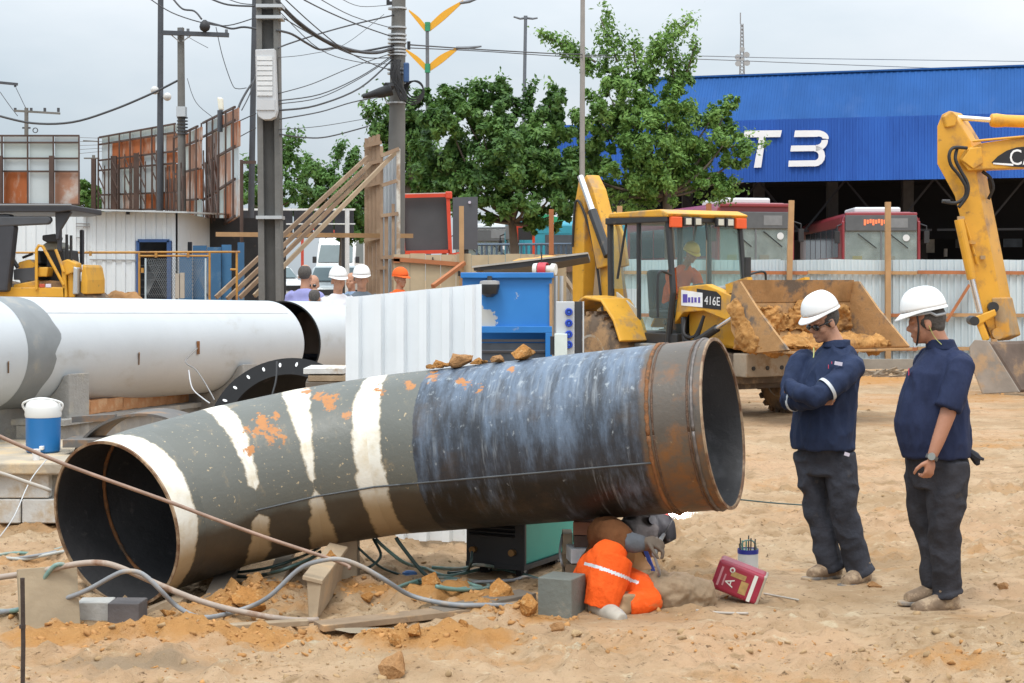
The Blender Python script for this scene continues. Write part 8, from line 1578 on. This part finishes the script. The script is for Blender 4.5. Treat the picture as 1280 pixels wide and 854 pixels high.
for (px, py, h) in ((235, 36, 5), (283, 37, 6), (226, 36, 4)): part('insulator', PST, p4, lambda m: m.cyl(P(px, py + h, 33.85), P(px, py, 33.85), .03, 8), world=True)
part('junction_ball', BLACK, p4, lambda m: m.lathe(P(256, 40, 33.8), (0, 0, 1), [(0, .03), (.04, .09), (.10, .11), (.18, .09), (.24, .03)], 16), world=True, smooth=True); part('bracket', GALV, p4, lambda m: m.box(P(227, 140, 33.9), (.18, .2, .2)), world=True)
for py in range(148, 172, 4): part('band', WSTEEL, p4, lambda m: m.lathe(P(228, py, 34), (0, 0, 1), [(0, .09), (0, .112), (.02, .112), (.02, .09)], 14, closed=True), world=True)
p5 = pole('slim dark pole leaning close to the thick concrete pole', 310.5, 319, -30, 35, .075, .055, WSTEEL)
p6 = pole('small distant pole with a crossarm above the leftmost billboard', 33, 33, 135, 60, .09, .07, PCON); part('crossarm', PCON, p6, lambda m: m.bar(P(18, 138.5, 60), P(75, 142, 60), .1, .07), world=True)
for px in (19, 39, 56, 73): part('insulator', WSTEEL, p6, lambda m: m.cyl(P(px, 140, 60), P(px, 135, 60), .05, 8), world=True)
part('fuse_ring', WSTEEL, p6, lambda m: (m.lathe(P(44, 163, 59.9), (0, 1, 0), [(0, .07), (0, .1), (.03, .1), (.03, .07)], 14, closed=True), m.bar(P(28, 160, 60), P(38, 160, 60), .06, .06)), world=True)
p7 = pole('pole end with an arm poking in at the upper left edge', -14, -14, 98, 40, .1, .08, PCON); part('arm', WSTEEL, p7, lambda m: (m.bar(P(-14, 102, 39.9), P(22, 105.5, 39.9), .07, .06), m.cyl(P(19, 105, 39.9), P(19, 109, 39.9), .03, 6)), world=True)
p8 = pole('thin distant pole between the two left billboards', 117, 117, 194, 75, .09, .07, PCON); part('crossarm', PCON, p8, lambda m: m.bar(P(105, 198, 75), P(124, 198, 75), .08, .06), world=True); part('crossarm', PCON, p8, lambda m: m.bar(P(104, 176, 75), P(123, 177, 75), .06, .05), world=True)
t = thing('flood_lamp', 'pale floodlight on a short dark stem above the skewed billboard', 'lamp', P(275, 140, 31)); part('lens', M('flood_lens', (.75, .72, .6), .4), t, lambda m: m.prism([P(271, 121, 31), P(278, 122, 31), P(279, 138, 31), P(273, 138, 31)], (0, .12, 0)), world=True, bevel=.03); part('stem', WSTEEL, t, lambda m: m.cyl(P(275, 138, 31), P(275, 165, 31), .05, 8), world=True)
# yellow winged street lamp
YW = M('wing_yellow', (.72, .36, .02), .4, var=.05); GNP = M('pole_green', (.03, .25, .12), .5); p9 = pole('street lamp with yellow leaf-shaped wings and green collars behind the utility pole', 536, 534, 28, 60, .10, .06, PST, 'street_lamp', 'street lamp')
def wing(x0, y0, x1, y1, wd_, sgn):
    up = [P(x0, y0, 60), P((x0 * .6 + x1 * .4), (y0 * .55 + y1 * .45) - wd_ * .55 + 2, 60), P(x1, y1 - 1.0, 60)]; lo = [P(x1, y1 + 1.2, 60), P((x0 * .55 + x1 * .45), (y0 * .55 + y1 * .45) + wd_ * .75 + 1, 60), P(x0, y0 + 9, 60)]
    part('wing', YW, p9, lambda m: m.prism(smooth_path(up, 5) + smooth_path(lo, 5), (0, .12, 0)), world=True)
wing(537, 30, 579, 1, 8, 1); wing(531, 30, 511, 13, 6, -1); wing(537, 80, 574, 59, 8, 1); wing(532, 80, 507, 62, 6, -1)
for (x1, y1, x2, y2) in ((575, 4, 598, -2), (570, 60, 602, 58)): part('lamp_head', PST, p9, lambda m: m.tube([P(x1, y1, 60), P((x1 + x2) / 2, (y1 + y2) / 2 + 1, 60), P(x2, y2, 60)], [.05, .06, .03], 8), world=True)
for py in (28, 80): part('collar', GNP, p9, lambda m: m.cyl(P(534.5, py + 11, 60), P(534.5, py, 60), .10, 10), world=True)
p10 = pole('slim double-arm street lamp above the trees', 651, 657, 22, 72, .09, .07, PST, 'street_lamp', 'street lamp'); part('lamp_arm', PST, p10, lambda m: m.tube([P(642, 21, 72), P(650, 23.5, 72), P(657, 22.5, 72), P(666, 23.5, 72), P(672, 22.5, 72)], [.04, .05, .06, .05, .04], 6), world=True); part('lamp_head', PST, p10, lambda m: m.box(P(657, 22, 72), (.16, .16, .14)), world=True)
p11 = pole('tall grey lamp column in front of the leafy trees', 727, 728.5, -40, 43, .085, .055, M('column_tan', (.28, .26, .24), .7, var=.1), 'lamp_column', 'pole')
# lattice mast on the skyline
dt = 300.0; tw = thing('lattice_mast', 'distant lattice radio mast above the blue roof', 'mast', (P(927.5, 0, dt).x, dt, 0)); TWM = M('mast_grey', (.22, .22, .23), .6)
def mast(m):
    for sx, sy in ((-1, -1), (1, -1), (1, 1), (-1, 1)): m.bar(Vector((P(927.5 + sx * 9, 0, dt).x, dt + sy, 0)), Vector((P(927.5 + sx * 1.2, 0, dt).x, dt + sy * .2, P(0, 30, dt).z)), .14, .14, (0, 1, 0))
    for k in range(26):
        z0, z1 = P(0, 150 - 4.6 * k, dt).z, P(0, 150 - 4.6 * (k + 1), dt).z; wf = lambda z: (9 - 7.8 * min(1, z / P(0, 30, dt).z)); m.bar(Vector((P(927.5 - wf(z0), 0, dt).x, dt, z0)), Vector((P(927.5 + wf(z1), 0, dt).x, dt, z1)), .09, .09); m.bar(Vector((P(927.5 + wf(z0), 0, dt).x, dt, z0)), Vector((P(927.5 - wf(z1), 0, dt).x, dt, z1)), .09, .09)
part('lattice', TWM, tw, mast, world=True); part('aerial', TWM, tw, lambda m: m.cyl(P(925.5, 30, dt), P(925.5, 16, dt), .1, 6), world=True)
for (px, py, r_) in ((922, 72, .55), (933, 69, .55), (922, 80, .5), (933.5, 79, .55), (927.5, 62, .45), (927, 74, .4)): part('dish', M('dish_grey', (.30, .31, .32), .6), tw, lambda m: m.lathe(P(px, py, dt - 1.5), (0, -1, 0), [(0, .1), (.1, r_ * .8), (.3, r_)], 14), world=True)
# ================================================================== overhead wires
WIRE = M('wire_dark', (.05, .052, .058), .6); WIREG = M('wire_grey', (.16, .17, .18), .6)
def wire(pts, d0, d1, r=.012, mt=None, lab='thin overhead cable strung between the two big utility poles', grp='cables between the big poles'):
    n = len(pts); q = smooth_path([P(a_, b_, d0 + (d1 - d0) * i / (n - 1)) for i, (a_, b_) in enumerate(pts)], 5); tag(MB().tube(q, r, 5).build('overhead_cable', mt or WIRE, None, smooth='all'), lab, 'cable', grp)
for pts, r in (([(346, 0), (370, 25), (405, 50), (440, 63), (470, 66), (492, 60)], .030), ([(350, 8), (375, 32), (410, 54), (445, 65), (492, 63)], .018), ([(350, 20), (380, 38), (420, 60), (455, 72), (492, 72)], .010), ([(346, 38), (365, 43), (385, 55), (400, 62), (420, 60), (445, 65), (492, 57)], .020), ([(348, 60), (360, 55), (400, 42), (440, 31), (492, 19)], .014),
               ([(380, 0), (410, 15), (450, 32), (490, 46)], .012), ([(352, -5), (390, 30), (430, 62), (470, 82), (492, 88)], .010), ([(348, 117), (390, 105), (440, 84), (492, 66)], .008), ([(348, 126), (400, 118), (450, 96), (490, 70)], .010), ([(348, 130), (400, 122), (450, 98), (490, 72)], .008), ([(350, 138), (395, 132), (450, 110), (490, 75)], .016), ([(350, 149), (400, 140), (440, 128), (480, 120)], .011), ([(348, 162), (400, 158), (460, 148)], .006), ([(350, 168), (380, 172), (410, 171), (460, 158)], .013), ([(348, 72), (385, 68), (430, 56), (480, 18)], .005), ([(420, -5), (450, 8), (490, 6)], .006), ([(350, 15), (400, 62), (450, 78), (492, 80)], .007), ([(395, -4), (440, 20), (492, 36)], .008)):
    wire(pts, 25.9, 30.9, r)
for pts, r, lab in (([(185, -3), (215, 16), (255, 29), (285, 32), (320, 22)], .012, 'thin cable dipping past the dark steel pole at the top left'), ([(215, -3), (228, 11), (243, 14), (252, 24)], .020, 'kinked cable feeding the junction ball on the crossarm'), ([(256, 27), (275, 32), (290, 36), (305, 34), (325, 37)], .022, 'wavy cable from the junction ball to the thick pole'), ([(262, -2), (285, 6), (318, 8)], .02, 'thick cable at the top edge left of the thick pole'), ([(280, -3), (300, 4), (320, 6)], .01, 'thin cable just above the thick one at the top edge'),
                    ([(-5, 144), (40, 154), (90, 153), (140, 138), (190, 117), (222, 101)], .024, 'long drooping black cable across the left sky'), ([(270, 34), (278, 70), (290, 105), (297, 111), (308, 110)], .009, 'loose cable hanging in a loop from the crossarm'), ([(318, 100), (308, 115), (300, 130), (296, 142)], .024, 'thick cable dropping from the slim pole to the skewed billboard'), ([(320, 92), (312, 118), (302, 138)], .012, 'second cable dropping beside the thick one at the slim pole'),
                    ([(234, 98), (245, 128), (270, 150), (300, 175)], .007, 'faint cable running down right from the crossarm pole'), ([(298, 152), (320, 142)], .012, 'short cable stub left of the thick pole, upper'), ([(298, 172), (320, 160)], .010, 'short cable stub left of the thick pole, lower'), ([(0, 115), (12, 132), (22, 145)], .008, 'thin stay wire below the arm at the upper left edge'), ([(20, 110), (32, 135)], .008, 'second stay wire below the arm at the upper left edge'), ([(228, 34), (232, 44), (260, 60)], .006, 'short thin jumper under the crossarm')):
    wire(pts, 34.5, 34.0, r, WIRE, lab, None)
for pts, r, lab in (([(510, 56), (600, 62), (690, 67), (728, 68)], .014, 'cable from the round pole to the tall lamp column, upper'), ([(510, 60), (600, 64), (690, 70), (728, 72)], .010, 'cable from the round pole to the tall lamp column, lower')): wire(pts, 31, 43, r, WIRE, lab, None)
for pts, lab in (([(728, 69), (870, 70), (1000, 73), (1290, 77)], 'upper of two thin power lines over the blue roof'), ([(728, 71), (870, 74), (1000, 79), (1160, 85), (1290, 90)], 'lower of two thin power lines over the blue roof')): wire(pts, 43, 70, .014, WIREG, lab, None)
for k in range(5): wire([(100, 172 + 5 * k), (130, 173 + 4 * k)], 75, 75, .012, WIREG, 'faint parallel line in the gap between the left billboards', 'faint lines between the left billboards')
